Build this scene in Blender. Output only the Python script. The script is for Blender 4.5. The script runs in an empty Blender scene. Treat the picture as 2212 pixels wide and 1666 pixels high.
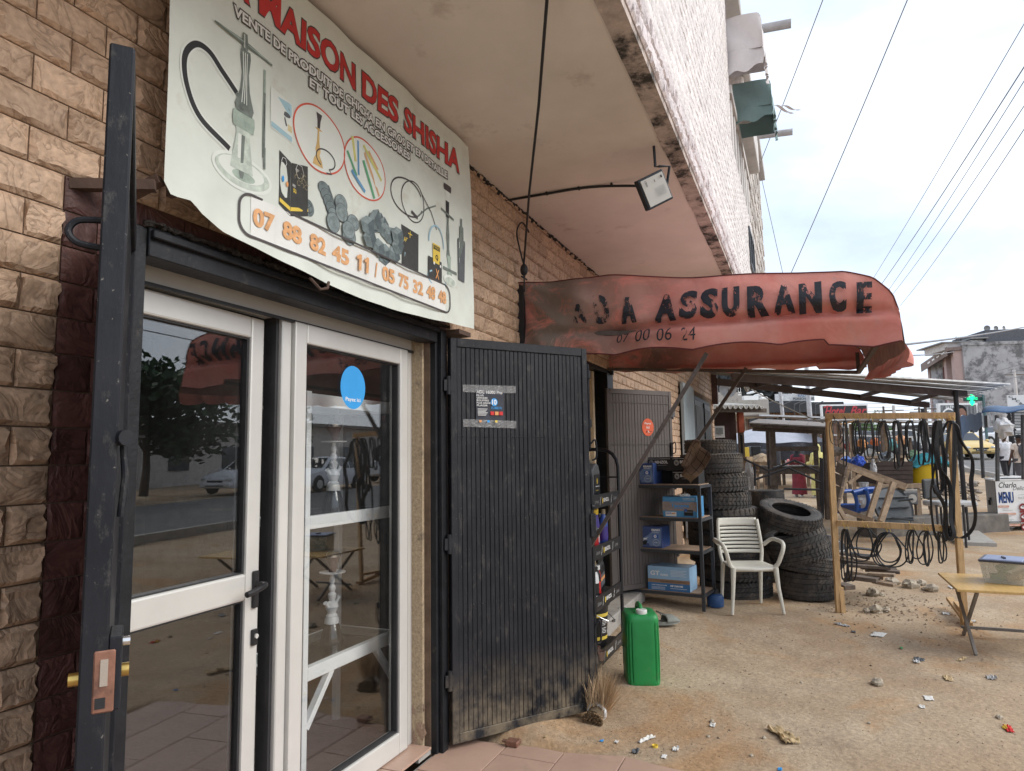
import bpy, bmesh, math, random
from math import sin, cos, pi, radians, sqrt
from mathutils import Vector, Matrix, noise, Euler
random.seed(7)
scene = bpy.context.scene
COL = scene.collection
V = Vector

# ------------------------------------------------------------------ camera
H = 1.5
CAM = V((0.0, -1.85, H))
YAW, PITCH, ROLL = 0.40138, 0.10554, 0.01546
_F = V((cos(YAW)*cos(PITCH), sin(YAW)*cos(PITCH), sin(PITCH)))
_R0 = V((sin(YAW), -cos(YAW), 0)); _U0 = _R0.cross(_F)
_R = _R0*cos(ROLL) - _U0*sin(ROLL); _U = _U0*cos(ROLL) + _R0*sin(ROLL)
cd = bpy.data.cameras.new('camera'); cam = bpy.data.objects.new('camera', cd); COL.objects.link(cam)
cd.sensor_width = 36.0; cd.lens = 36*1480/2212.0; cd.clip_start = 0.03; cd.clip_end = 3000
cam.matrix_world = Matrix(((_R.x, _U.x, -_F.x, CAM.x), (_R.y, _U.y, -_F.y, CAM.y), (_R.z, _U.z, -_F.z, CAM.z), (0, 0, 0, 1)))
scene.camera = cam

# ------------------------------------------------------------------ world, sun, exposure
SUN_EL, SUN_AZ = radians(36), radians(-80)     # azimuth measured from +X towards +Y (sun over the street)
w = bpy.data.worlds.new('World'); scene.world = w; w.use_nodes = True
nt = w.node_tree; nt.nodes.clear()
out = nt.nodes.new('ShaderNodeOutputWorld')
bgs = nt.nodes.new('ShaderNodeBackground'); bgc = nt.nodes.new('ShaderNodeBackground')
sky = nt.nodes.new('ShaderNodeTexSky'); sky.sky_type = 'NISHITA'; sky.sun_disc = False
sky.sun_elevation = SUN_EL; sky.sun_rotation = pi/2 - SUN_AZ
bgs.inputs[1].default_value = 0.10
nt.links.new(sky.outputs[0], bgs.inputs[0])
tc = nt.nodes.new('ShaderNodeTexCoord'); mp = nt.nodes.new('ShaderNodeMapping'); mp.inputs['Scale'].default_value = (1, 1, 2.6)
nt.links.new(tc.outputs['Generated'], mp.inputs[0])
n1 = nt.nodes.new('ShaderNodeTexNoise'); n1.inputs['Scale'].default_value = 2.1; n1.inputs['Detail'].default_value = 7; n1.inputs['Roughness'].default_value = .55
n1.inputs['Distortion'].default_value = .35
nt.links.new(mp.outputs[0], n1.inputs['Vector'])
cr = nt.nodes.new('ShaderNodeValToRGB')
cr.color_ramp.elements[0].position = .30; cr.color_ramp.elements[0].color = (.54, .63, .78, 1)
cr.color_ramp.elements[1].position = .66; cr.color_ramp.elements[1].color = (.92, .96, 1.02, 1)
e = cr.color_ramp.elements.new(.47); e.color = (.70, .79, .93, 1)
nt.links.new(n1.outputs['Fac'], cr.inputs[0]); nt.links.new(cr.outputs[0], bgc.inputs[0])
bgc.inputs[1].default_value = 0.80
cm = nt.nodes.new('ShaderNodeMath'); cm.operation = 'MULTIPLY_ADD'; cm.inputs[1].default_value = .35; cm.inputs[2].default_value = .68; cm.use_clamp = True
nt.links.new(n1.outputs['Fac'], cm.inputs[0])
mx = nt.nodes.new('ShaderNodeMixShader'); nt.links.new(cm.outputs[0], mx.inputs[0])
nt.links.new(bgs.outputs[0], mx.inputs[1]); nt.links.new(bgc.outputs[0], mx.inputs[2]); nt.links.new(mx.outputs[0], out.inputs[0])
sd = bpy.data.lights.new('sun', 'SUN'); sd.energy = 1.5; sd.angle = radians(40); sd.color = (1, .95, .87)
so = bpy.data.objects.new('sun', sd); COL.objects.link(so)
sdir = V((cos(SUN_EL)*cos(SUN_AZ), cos(SUN_EL)*sin(SUN_AZ), sin(SUN_EL)))
so.rotation_euler = sdir.to_track_quat('Z', 'Y').to_euler()
scene.view_settings.view_transform = 'Standard'; scene.view_settings.look = 'None'
scene.view_settings.exposure = 0.92; scene.view_settings.gamma = 1
scene.render.engine = 'CYCLES'
scene.cycles.max_bounces = 8; scene.cycles.transparent_max_bounces = 12

# ------------------------------------------------------------------ helpers: materials
MATS = {}
def mat(name, col, rough=.8, metal=0.0, var=.25, sc=6.0, bump=.25, bsc=45.0, stain=None, samt=.5, ssc=3.0, sthr=.55, isl=0.0, orn=0.0, spec=.4, det=4, bd=.01, stretch=None, alpha=None):
    if name in MATS: return MATS[name]
    m = bpy.data.materials.new(name); m.use_nodes = True; t = m.node_tree; N = t.nodes; L = t.links
    b = N['Principled BSDF']; b.inputs['Roughness'].default_value = rough; b.inputs['Metallic'].default_value = metal
    b.inputs['Specular IOR Level'].default_value = spec
    co = N.new('ShaderNodeTexCoord').outputs['Object']
    if stretch:
        q = N.new('ShaderNodeMapping'); q.inputs['Scale'].default_value = stretch; L.new(co, q.inputs[0]); co = q.outputs[0]
    c = (col[0], col[1], col[2], 1)
    rgb = N.new('ShaderNodeRGB'); rgb.outputs[0].default_value = c; cur = rgb.outputs[0]
    if var > 0:
        n = N.new('ShaderNodeTexNoise'); n.inputs['Scale'].default_value = sc; n.inputs['Detail'].default_value = det; n.inputs['Roughness'].default_value = .65
        L.new(co, n.inputs['Vector'])
        r = N.new('ShaderNodeMapRange'); r.inputs[1].default_value = .3; r.inputs[2].default_value = .7
        r.inputs[3].default_value = 1-var; r.inputs[4].default_value = 1+var; L.new(n.outputs['Fac'], r.inputs[0])
        s = N.new('ShaderNodeVectorMath'); s.operation = 'SCALE'; L.new(cur, s.inputs[0]); L.new(r.outputs[0], s.inputs['Scale']); cur = s.outputs[0]
    for amt, src in ((isl, 'i'), (orn, 'o')):
        if amt > 0:
            g = N.new('ShaderNodeNewGeometry').outputs['Random Per Island'] if src == 'i' else N.new('ShaderNodeObjectInfo').outputs['Random']
            r = N.new('ShaderNodeMapRange'); r.inputs[3].default_value = 1-amt; r.inputs[4].default_value = 1+amt; L.new(g, r.inputs[0])
            s = N.new('ShaderNodeVectorMath'); s.operation = 'SCALE'; L.new(cur, s.inputs[0]); L.new(r.outputs[0], s.inputs['Scale']); cur = s.outputs[0]
    if stain:
        n = N.new('ShaderNodeTexNoise'); n.inputs['Scale'].default_value = ssc; n.inputs['Detail'].default_value = 8; n.inputs['Roughness'].default_value = .7
        L.new(co, n.inputs['Vector'])
        r = N.new('ShaderNodeMapRange'); r.inputs[1].default_value = sthr; r.inputs[2].default_value = sthr+.12; r.inputs[3].default_value = 0; r.inputs[4].default_value = samt
        L.new(n.outputs['Fac'], r.inputs[0])
        x = N.new('ShaderNodeMix'); x.data_type = 'RGBA'; L.new(r.outputs[0], x.inputs[0]); L.new(cur, x.inputs[6]); x.inputs[7].default_value = (*stain, 1); cur = x.outputs[2]
    L.new(cur, b.inputs['Base Color'])
    if bump > 0:
        n = N.new('ShaderNodeTexNoise'); n.inputs['Scale'].default_value = bsc; n.inputs['Detail'].default_value = 5; L.new(co, n.inputs['Vector'])
        u = N.new('ShaderNodeBump'); u.inputs['Strength'].default_value = bump; u.inputs['Distance'].default_value = bd
        L.new(n.outputs['Fac'], u.inputs['Height']); L.new(u.outputs[0], b.inputs['Normal'])
    if alpha is not None: b.inputs['Alpha'].default_value = alpha
    MATS[name] = m; return m
def emat(name, col, s):
    m = bpy.data.materials.new(name); m.use_nodes = True; t = m.node_tree; t.nodes.clear()
    o = t.nodes.new('ShaderNodeOutputMaterial'); e = t.nodes.new('ShaderNodeEmission'); e.inputs[0].default_value = (*col, 1); e.inputs[1].default_value = s
    t.links.new(e.outputs[0], o.inputs[0]); MATS[name] = m; return m
def glassmat(name, refl=.07, tint=(.92, .94, .94), rough=0.0):
    m = bpy.data.materials.new(name); m.use_nodes = True; t = m.node_tree; t.nodes.clear()
    o = t.nodes.new('ShaderNodeOutputMaterial'); tr = t.nodes.new('ShaderNodeBsdfTransparent'); tr.inputs[0].default_value = (*tint, 1)
    g = t.nodes.new('ShaderNodeBsdfGlossy'); g.inputs['Roughness'].default_value = rough; x = t.nodes.new('ShaderNodeMixShader')
    lw = t.nodes.new('ShaderNodeLayerWeight'); lw.inputs[0].default_value = .5
    pw = t.nodes.new('ShaderNodeMath'); pw.operation = 'POWER'; pw.inputs[1].default_value = 5; t.links.new(lw.outputs['Facing'], pw.inputs[0])
    a = t.nodes.new('ShaderNodeMath'); a.operation = 'MULTIPLY_ADD'; a.inputs[1].default_value = .9; a.inputs[2].default_value = refl; a.use_clamp = True
    t.links.new(pw.outputs[0], a.inputs[0]); t.links.new(a.outputs[0], x.inputs[0]); t.links.new(tr.outputs[0], x.inputs[1]); t.links.new(g.outputs[0], x.inputs[2])
    t.links.new(x.outputs[0], o.inputs[0]); MATS[name] = m; return m

# ------------------------------------------------------------------ helpers: objects
def wloc(o):
    p = V((0, 0, 0))
    while o is not None:
        p = p + o.location; o = o.parent
    return p
def link(name, me, m=None, parent=None, loc=None):
    o = bpy.data.objects.new(name, me); COL.objects.link(o)
    if parent is not None: o.parent = parent
    if loc is not None: o.location = loc
    if m is not None and me is not None and len(me.materials) == 0: me.materials.append(m)
    return o
def thing(name, label, cat, loc=(0, 0, 0), rz=0.0, group=None):
    o = bpy.data.objects.new(name, None); COL.objects.link(o); o.location = loc; o.rotation_euler = (0, 0, rz); o.empty_display_size = .1
    return tag(o, label, cat, group)
def tag(o, label=None, cat=None, group=None, kind=None):
    if label: o['label'] = label
    if cat: o['category'] = cat
    if group: o['group'] = group
    if kind: o['kind'] = kind
    return o
def dup(o, loc=None, rz=None, label=None, group=None, parent=None, rot=None, scale=None):
    c = o.copy(); COL.objects.link(c)
    if parent is not None: c.parent = parent
    if loc is not None: c.location = loc
    if rz is not None: c.rotation_euler = (0, 0, rz)
    if rot is not None: c.rotation_euler = rot
    if scale is not None: c.scale = scale
    if label: c['label'] = label
    if group: c['group'] = group
    for ch in list(o.children): dup(ch, parent=c)
    return c

class MB:
    """collects shapes; build() links them as one mesh object"""
    def __init__(s): s.v = []; s.f = []; s.m = []; s.k = 0; s.sm = []; s.smooth = False
    def add(s, vs, fs):
        n = len(s.v); s.v += [tuple(v) for v in vs]; s.f += [tuple(i+n for i in f) for f in fs]; s.m += [s.k]*len(fs); s.sm += [s.smooth]*len(fs); return s
    def box(s, x0, x1, y0, y1, z0, z1):
        vs = [(x0, y0, z0), (x1, y0, z0), (x1, y1, z0), (x0, y1, z0), (x0, y0, z1), (x1, y0, z1), (x1, y1, z1), (x0, y1, z1)]
        return s.add(vs, [(3, 2, 1, 0), (4, 5, 6, 7), (0, 1, 5, 4), (1, 2, 6, 5), (2, 3, 7, 6), (3, 0, 4, 7)])
    def obox(s, c, ax, ay, az):
        c, ax, ay, az = V(c), V(ax)/2, V(ay)/2, V(az)/2
        vs = [c+ax*i+ay*j+az*k for (i, j, k) in ((-1, -1, -1), (1, -1, -1), (1, 1, -1), (-1, 1, -1), (-1, -1, 1), (1, -1, 1), (1, 1, 1), (-1, 1, 1))]
        return s.add(vs, [(3, 2, 1, 0), (4, 5, 6, 7), (0, 1, 5, 4), (1, 2, 6, 5), (2, 3, 7, 6), (3, 0, 4, 7)])
    def bar(s, p0, p1, w, t, up=(0, 0, 1)):
        p0, p1 = V(p0), V(p1); d = p1-p0; u = V(up); side = d.cross(u)
        if side.length < 1e-6: side = d.cross(V((1, 0, 0)))
        side.normalize(); n = side.cross(d).normalized()
        return s.obox((p0+p1)/2, d, side*w, n*t)
    def ring(s, c, d, r, n, ry=None):
        d = V(d).normalized(); a = d.cross(V((0, 0, 1)))
        if a.length < 1e-4: a = V((1, 0, 0))
        a.normalize(); b = d.cross(a)
        return [V(c)+a*cos(2*pi*i/n)*r+b*sin(2*pi*i/n)*(ry or r) for i in range(n)]
    def cyl(s, p0, p1, r0, r1=None, n=12, cap=True):
        if r1 is None: r1 = r0
        p0, p1 = V(p0), V(p1); d = p1-p0; A = s.ring(p0, d, r0, n); B = s.ring(p1, d, r1, n)
        fs = [(i, (i+1) % n, n+(i+1) % n, n+i) for i in range(n)]
        if cap: fs += [tuple(range(n-1, -1, -1)), tuple(range(n, 2*n))]
        return s.add(A+B, fs)
    def tube(s, pts, r, n=8, cap=True, closed=False, rs=None):
        pts = [V(p) for p in pts]; m = len(pts); vs = []; prev = None
        for i, p in enumerate(pts):
            if closed: d = pts[(i+1) % m]-pts[i-1]
            else: d = pts[min(i+1, m-1)]-pts[max(i-1, 0)]
            if d.length < 1e-9: d = V((0, 0, 1))
            d.normalize()
            if prev is None:
                a = d.cross(V((0, 0, 1)))
                if a.length < 1e-3: a = d.cross(V((1, 0, 0)))
            else: a = prev-d*prev.dot(d)
            a.normalize(); prev = a; b = d.cross(a); rr = rs[i] if rs else r
            vs += [p+a*cos(2*pi*k/n)*rr+b*sin(2*pi*k/n)*rr for k in range(n)]
        fs = []
        for i in range(m if closed else m-1):
            j = (i+1) % m
            fs += [(i*n+k, i*n+(k+1) % n, j*n+(k+1) % n, j*n+k) for k in range(n)]
        if cap and not closed: fs += [tuple(range(n-1, -1, -1)), tuple(range((m-1)*n, m*n))]
        return s.add(vs, fs)
    def ribbon(s, pts, nrm, w, t, closed=False):
        """flat strap: path pts, width w along nrm, thickness t"""
        pts = [V(p) for p in pts]; m = len(pts); vs = []
        for i, p in enumerate(pts):
            d = (pts[(i+1) % m]-pts[i-1]) if closed else (pts[min(i+1, m-1)]-pts[max(i-1, 0)])
            d.normalize(); nn = V(nrm[i] if isinstance(nrm, list) else nrm).normalized(); o = d.cross(nn).normalized()
            vs += [p+nn*w/2+o*t/2, p+nn*w/2-o*t/2, p-nn*w/2-o*t/2, p-nn*w/2+o*t/2]
        fs = []
        for i in range(m if closed else m-1):
            j = (i+1) % m; fs += [(i*4+k, i*4+(k+1) % 4, j*4+(k+1) % 4, j*4+k) for k in range(4)]
        if not closed: fs += [(3, 2, 1, 0), (m*4-4, m*4-3, m*4-2, m*4-1)]
        return s.add(vs, fs)
    def lathe(s, prof, n=24, c=(0, 0, 0), cap=True, sx=1, sy=1, axis='z'):
        c = V(c); vs = []
        for (r, h) in prof:
            for k in range(n):
                a = 2*pi*k/n; q = (r*cos(a)*sx, r*sin(a)*sy, h)
                if axis == 'y': q = (q[0], q[2], q[1])
                if axis == 'x': q = (q[2], q[0], q[1])
                vs.append(c+V(q))
        fs = [(i*n+k, i*n+(k+1) % n, (i+1)*n+(k+1) % n, (i+1)*n+k) for i in range(len(prof)-1) for k in range(n)]
        if cap:
            if prof[0][0] > 1e-6: fs.append(tuple(range(n-1, -1, -1)))
            if prof[-1][0] > 1e-6: fs.append(tuple(range((len(prof)-1)*n, len(prof)*n)))
        return s.add(vs, fs)
    def grid(s, fn, nu, nv, wrap=False):
        vs = [fn(i/nu, j/nv) for j in range(nv+1) for i in range(nu+1)]; k = nu+1
        return s.add(vs, [(j*k+i, j*k+i+1, (j+1)*k+i+1, (j+1)*k+i) for j in range(nv) for i in range(nu)])
    def prism(s, poly, fn, h0, h1):
        """poly: 2D outline; fn(u,v,h)->3D; extruded h0..h1"""
        n = len(poly); vs = [fn(u, v, h0) for u, v in poly]+[fn(u, v, h1) for u, v in poly]
        return s.add(vs, [tuple(range(n-1, -1, -1)), tuple(range(n, 2*n))]+[(i, (i+1) % n, n+(i+1) % n, n+i) for i in range(n)])
    def ball(s, c, rx, ry=None, rz=None, nu=12, nv=8, amp=0, seed=0, cut=-1):
        ry = ry or rx; rz = rz or rx; c = V(c); vs = []
        for j in range(nv+1):
            th = pi*j/nv
            for i in range(nu):
                ph = 2*pi*i/nu; d = V((sin(th)*cos(ph), sin(th)*sin(ph), cos(th)))
                k = 1+amp*noise.noise(d*2.3+V((seed*3.1, seed*1.7, 0))); z = max(d.z, cut)
                vs.append(c+V((d.x*rx*k, d.y*ry*k, z*rz*k)))
        fs = [(j*nu+i, (j+1)*nu+i, (j+1)*nu+(i+1) % nu, j*nu+(i+1) % nu) for j in range(nv) for i in range(nu)]
        return s.add(vs, fs)
    def xf(s, M, start=0):
        s.v = s.v[:start]+[tuple(M @ V(v)) for v in s.v[start:]]; return s
    def mesh(s, name, mats, smooth=False, sharp=35, off=None, weld=False):
        me = bpy.data.meshes.new(name)
        vs = s.v if off is None else [(a-off.x, b-off.y, c-off.z) for a, b, c in s.v]
        me.from_pydata(vs, [], s.f)
        if not isinstance(mats, (list, tuple)): mats = [mats]
        for m in mats: me.materials.append(m)
        if len(mats) > 1: me.polygons.foreach_set('material_index', s.m)
        if weld or smooth:
            bm = bmesh.new(); bm.from_mesh(me)
            bmesh.ops.remove_doubles(bm, verts=bm.verts, dist=1e-5)
            bmesh.ops.recalc_face_normals(bm, faces=bm.faces); bm.to_mesh(me); bm.free()
        if smooth:
            for p in me.polygons: p.use_smooth = True
            me.set_sharp_from_angle(angle=radians(sharp))
        me.update(); return me
    def build(s, name, mats, parent=None, smooth=False, sharp=35, bevel=0, seg=1, loc=None):
        off = wloc(parent) if parent is not None else V((0, 0, 0))
        if loc is not None: off = V(loc)
        me = s.mesh(name, mats, smooth, sharp, off)
        o = link(name, me, None, parent)
        if loc is not None: o.location = V(loc)-(wloc(parent) if parent is not None else V((0, 0, 0)))
        if bevel:
            b = o.modifiers.new('bevel', 'BEVEL'); b.width = bevel; b.segments = seg; b.limit_method = 'ANGLE'; b.angle_limit = radians(40)
        return o
def catenary(p0, p1, sag, n=16):
    p0, p1 = V(p0), V(p1); return [p0.lerp(p1, i/n)-V((0, 0, sag*4*(i/n)*(1-i/n))) for i in range(n+1)]
def spline(pts, n=8, closed=False):
    pts = [V(p) for p in pts]; m = len(pts); o = []
    for i in range(m if closed else m-1):
        g = (lambda k: pts[k % m]) if closed else (lambda k: pts[min(max(k, 0), m-1)])
        p0, p1, p2, p3 = g(i-1), g(i), g(i+1), g(i+2)
        for j in range(n):
            t = j/n; o.append(.5*((2*p1)+(p2-p0)*t+(2*p0-5*p1+4*p2-p3)*t*t+(3*p1-p0-3*p2+p3)*t**3))
    if not closed: o.append(pts[-1])
    return o

# ------------------------------------------------------------------ flat print on panels
_TC = {}
def textgeo(s, bold=0.0, shear=0.0):
    key = (s, bold, shear)
    if key in _TC: return _TC[key]
    cu = bpy.data.curves.new('txt', 'FONT'); cu.body = s; cu.offset = bold; cu.shear = shear; cu.fill_mode = 'FRONT'; cu.resolution_u = 3
    o = bpy.data.objects.new('txt', cu); COL.objects.link(o)
    dg = bpy.context.evaluated_depsgraph_get(); me = bpy.data.meshes.new_from_object(o.evaluated_get(dg), depsgraph=dg)
    vs = [(v.co.x, v.co.y) for v in me.vertices]; fs = [tuple(p.vertices) for p in me.polygons]
    bpy.data.objects.remove(o); bpy.data.curves.remove(cu); bpy.data.meshes.remove(me)
    if not vs: vs = [(0, 0)]; fs = []
    x0 = min(v[0] for v in vs); x1 = max(v[0] for v in vs); y0 = min(v[1] for v in vs); y1 = max(v[1] for v in vs)
    _TC[key] = (vs, fs, x0, x1, y0, y1); return _TC[key]
class Panel:
    """prints shapes at (u,v) on a surface map fn(u,v,h)->world; one mesh per colour"""
    def __init__(s, fn, step=.0006): s.fn = fn; s.mb = {}; s.h = 0.0; s.step = step
    def lay(s): s.h += s.step
    def g(s, m):
        if m.name not in s.mb: s.mb[m.name] = (MB(), m)
        return s.mb[m.name][0]
    def poly(s, m, pts):
        s.lay(); s.g(m).add([s.fn(u, v, s.h) for u, v in pts], [tuple(range(len(pts)))])
    def rect(s, m, u0, u1, v0, v1, n=1):
        s.lay()
        for i in range(n):
            a = u0+(u1-u0)*i/n; b = u0+(u1-u0)*(i+1)/n
            s.g(m).add([s.fn(a, v0, s.h), s.fn(b, v0, s.h), s.fn(b, v1, s.h), s.fn(a, v1, s.h)], [(0, 1, 2, 3)])
    def disc(s, m, u, v, ru, rv=None, n=28, a0=0, a1=2*pi):
        rv = rv or ru; s.lay(); K_ = 5 if ru > .07 else 1
        vs = [s.fn(u, v, s.h)]+[s.fn(u+ru*r/K_*cos(a0+(a1-a0)*i/n), v+rv*r/K_*sin(a0+(a1-a0)*i/n), s.h) for r in range(1, K_+1) for i in range(n)]
        s.g(m).add(vs, [(0, 1+i, 1+(i+1) % n) for i in range(n)]+[(1+r*n+i, 1+(r+1)*n+i, 1+(r+1)*n+(i+1) % n, 1+r*n+(i+1) % n) for r in range(K_-1) for i in range(n)])
    def line(s, m, pts, w, closed=False, ws=None):
        s.lay(); n = len(pts); vs = []
        for i, p in enumerate(pts):
            a = pts[i-1] if (closed or i > 0) else p; b = pts[(i+1) % n] if (closed or i < n-1) else p
            dx, dy = b[0]-a[0], b[1]-a[1]; L = sqrt(dx*dx+dy*dy) or 1; ww = (ws[i] if ws else w)/2
            vs += [s.fn(p[0]-dy/L*ww, p[1]+dx/L*ww, s.h), s.fn(p[0]+dy/L*ww, p[1]-dx/L*ww, s.h)]
        fs = [(2*i, 2*i+1, 2*((i+1) % n)+1, 2*((i+1) % n)) for i in range(n if closed else n-1)]
        s.g(m).add(vs, fs)
    def ring(s, m, u, v, ru, rv, w, n=36, a0=0, a1=2*pi):
        cl = abs(a1-a0-2*pi) < 1e-6
        s.line(m, [(u+ru*cos(a0+(a1-a0)*i/n), v+rv*sin(a0+(a1-a0)*i/n)) for i in range(n if cl else n+1)], w, cl)
    def text(s, m, t, u0, u1, v0, v1, bold=.02, shear=0, sub=0, rot=0, wob=0):
        vs, fs, x0, x1, y0, y1 = textgeo(t, bold, shear); s.lay()
        W = (x1-x0) or 1; Hh = (y1-y0) or 1; c0, s0 = cos(rot), sin(rot); uc, vc = (u0+u1)/2, (v0+v1)/2
        P = []
        for x, y in vs:
            u = u0+(x-x0)/W*(u1-u0); v = v0+(y-y0)/Hh*(v1-v0)
            if rot: du, dv = u-uc, v-vc; u, v = uc+du*c0-dv*s0, vc+du*s0+dv*c0
            if wob: v += wob*sin(u*31+1.3*sin(u*17))
            P.append((u, v))
        if sub:
            bm = bmesh.new(); bv = [bm.verts.new((u, v, 0)) for u, v in P]
            for f in fs:
                try: bm.faces.new([bv[i] for i in f])
                except Exception: pass
            for _ in range(sub): bmesh.ops.subdivide_edges(bm, edges=[e for e in bm.edges if e.calc_length() > .03], cuts=1, use_grid_fill=False)
            bmesh.ops.triangulate(bm, faces=bm.faces)
            bm.verts.index_update(); P = [(v.co.x, v.co.y) for v in bm.verts]; fs = [tuple(v.index for v in f.verts) for f in bm.faces]; bm.free()
        s.g(m).add([s.fn(u, v, s.h) for u, v in P], fs)
    def build(s, parent, name='print'):
        out = []
        for k, (b, m) in s.mb.items(): out.append(tag(b.build(name, m, parent), kind='stuff'))
        return out
def flatmap(o, eu, ev, n):
    o, eu, ev, n = V(o), V(eu), V(ev), V(n)
    return lambda u, v, h=0: o+eu*u+ev*v+n*h
def terr(x, y=0):
    """height of the rising street"""
    P = ((-1e4, 0), (15, 0), (24, .15), (34, .45), (48, 1.05), (75, 2.0), (130, 3.2), (4000, 6))
    for (a, za), (b, zb) in zip(P, P[1:]):
        if x <= b: return za+(zb-za)*(x-a)/(b-a) if x > a else za
    return P[-1][1]
GZ = -.03
def ray(x, y): return _F+_R*((x-1106)/1480.0)-_U*((y-833)/1480.0)      # a viewing direction of the calibrated photograph
def at_x(x, y, X): d = ray(x, y); return CAM+d*((X-CAM.x)/d.x)
def at_y(x, y, Y): d = ray(x, y); return CAM+d*((Y-CAM.y)/d.y)
def at_z(x, y, Z=0.0): d = ray(x, y); return CAM+d*((Z-CAM.z)/d.z)
def at_d(x, y, D): return CAM+ray(x, y)*D

# ------------------------------------------------------------------ shared materials
m_black = mat('black_steel', (.014, .015, .018), .5, .2, .35, 14, .35, 60, stain=(.10, .085, .065), samt=.55, ssc=16, sthr=.6, bd=.004)
m_dirtmetal = mat('grey_steel', (.12, .12, .125), .5, .5, .25, 10, .2, 60, stain=(.12, .07, .05), samt=.5, ssc=9, sthr=.58)
m_alu = mat('satin_aluminium', (.62, .61, .58), .38, .25, .06, 3, .03, 60)
m_alud = mat('aluminium_gasket', (.03, .03, .032), .5)
m_white = mat('white_paint', (.84, .85, .85), .42, 0, .05, 4, .05, 30)
m_glass = glassmat('door_glass', .125, (.97, .98, .98))
m_black_rub = mat('black_rubber', (.018, .018, .019), .62, 0, .3, 20, .2, 90)
m_wood = mat('raw_pine', (.52, .34, .17), .75, 0, .25, 7, .35, 30, stain=(.2, .13, .08), samt=.5, ssc=5, sthr=.56, stretch=(6, 6, .8))
m_woodd = mat('weathered_dark_wood', (.13, .10, .08), .85, 0, .35, 7, .4, 30, stain=(.28, .24, .2), samt=.5, ssc=6, sthr=.55)
m_woodm = mat('weathered_brown_wood', (.30, .22, .15), .85, 0, .3, 8, .4, 34, stain=(.12, .09, .07), samt=.6, ssc=7, sthr=.52)
m_conc = mat('stained_concrete', (.38, .36, .33), .9, 0, .2, 3, .3, 40, stain=(.16, .15, .14), samt=.6, ssc=3, sthr=.52)
m_red = mat('p_red', (.62, .03, .03), .6, var=.12, sc=20, bump=0); m_ink = mat('p_black', (.02, .02, .022), .6, var=.2, sc=30, bump=0)
m_pw = mat('p_white', (.8, .8, .79), .55, var=.05, bump=0); m_orange = mat('p_orange', (.72, .33, .12), .6, var=.1, sc=30, bump=0)
m_yel = mat('p_yellow', (.75, .55, .08), .6, var=.1, bump=0); m_blue = mat('p_blue', (.03, .12, .45), .55, var=.1, bump=0)
m_lblue = mat('p_lightblue', (.04, .32, .72), .55, var=.06, bump=0); m_grn = mat('p_green', (.05, .35, .10), .55, var=.1, bump=0)
m_grey = mat('p_grey', (.32, .32, .32), .6, var=.15, bump=0); m_dgrey = mat('p_darkgrey', (.10, .11, .12), .6, var=.2, sc=30, bump=0)
m_sage = mat('p_sage', (.34, .42, .36), .6, var=.25, sc=25, bump=0); m_silver = mat('p_silver', (.16, .19, .17), .6, var=.3, sc=30, bump=0)
m_skin = mat('dark_skin', (.085, .042, .026), .5, var=.1, bump=0)

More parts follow.
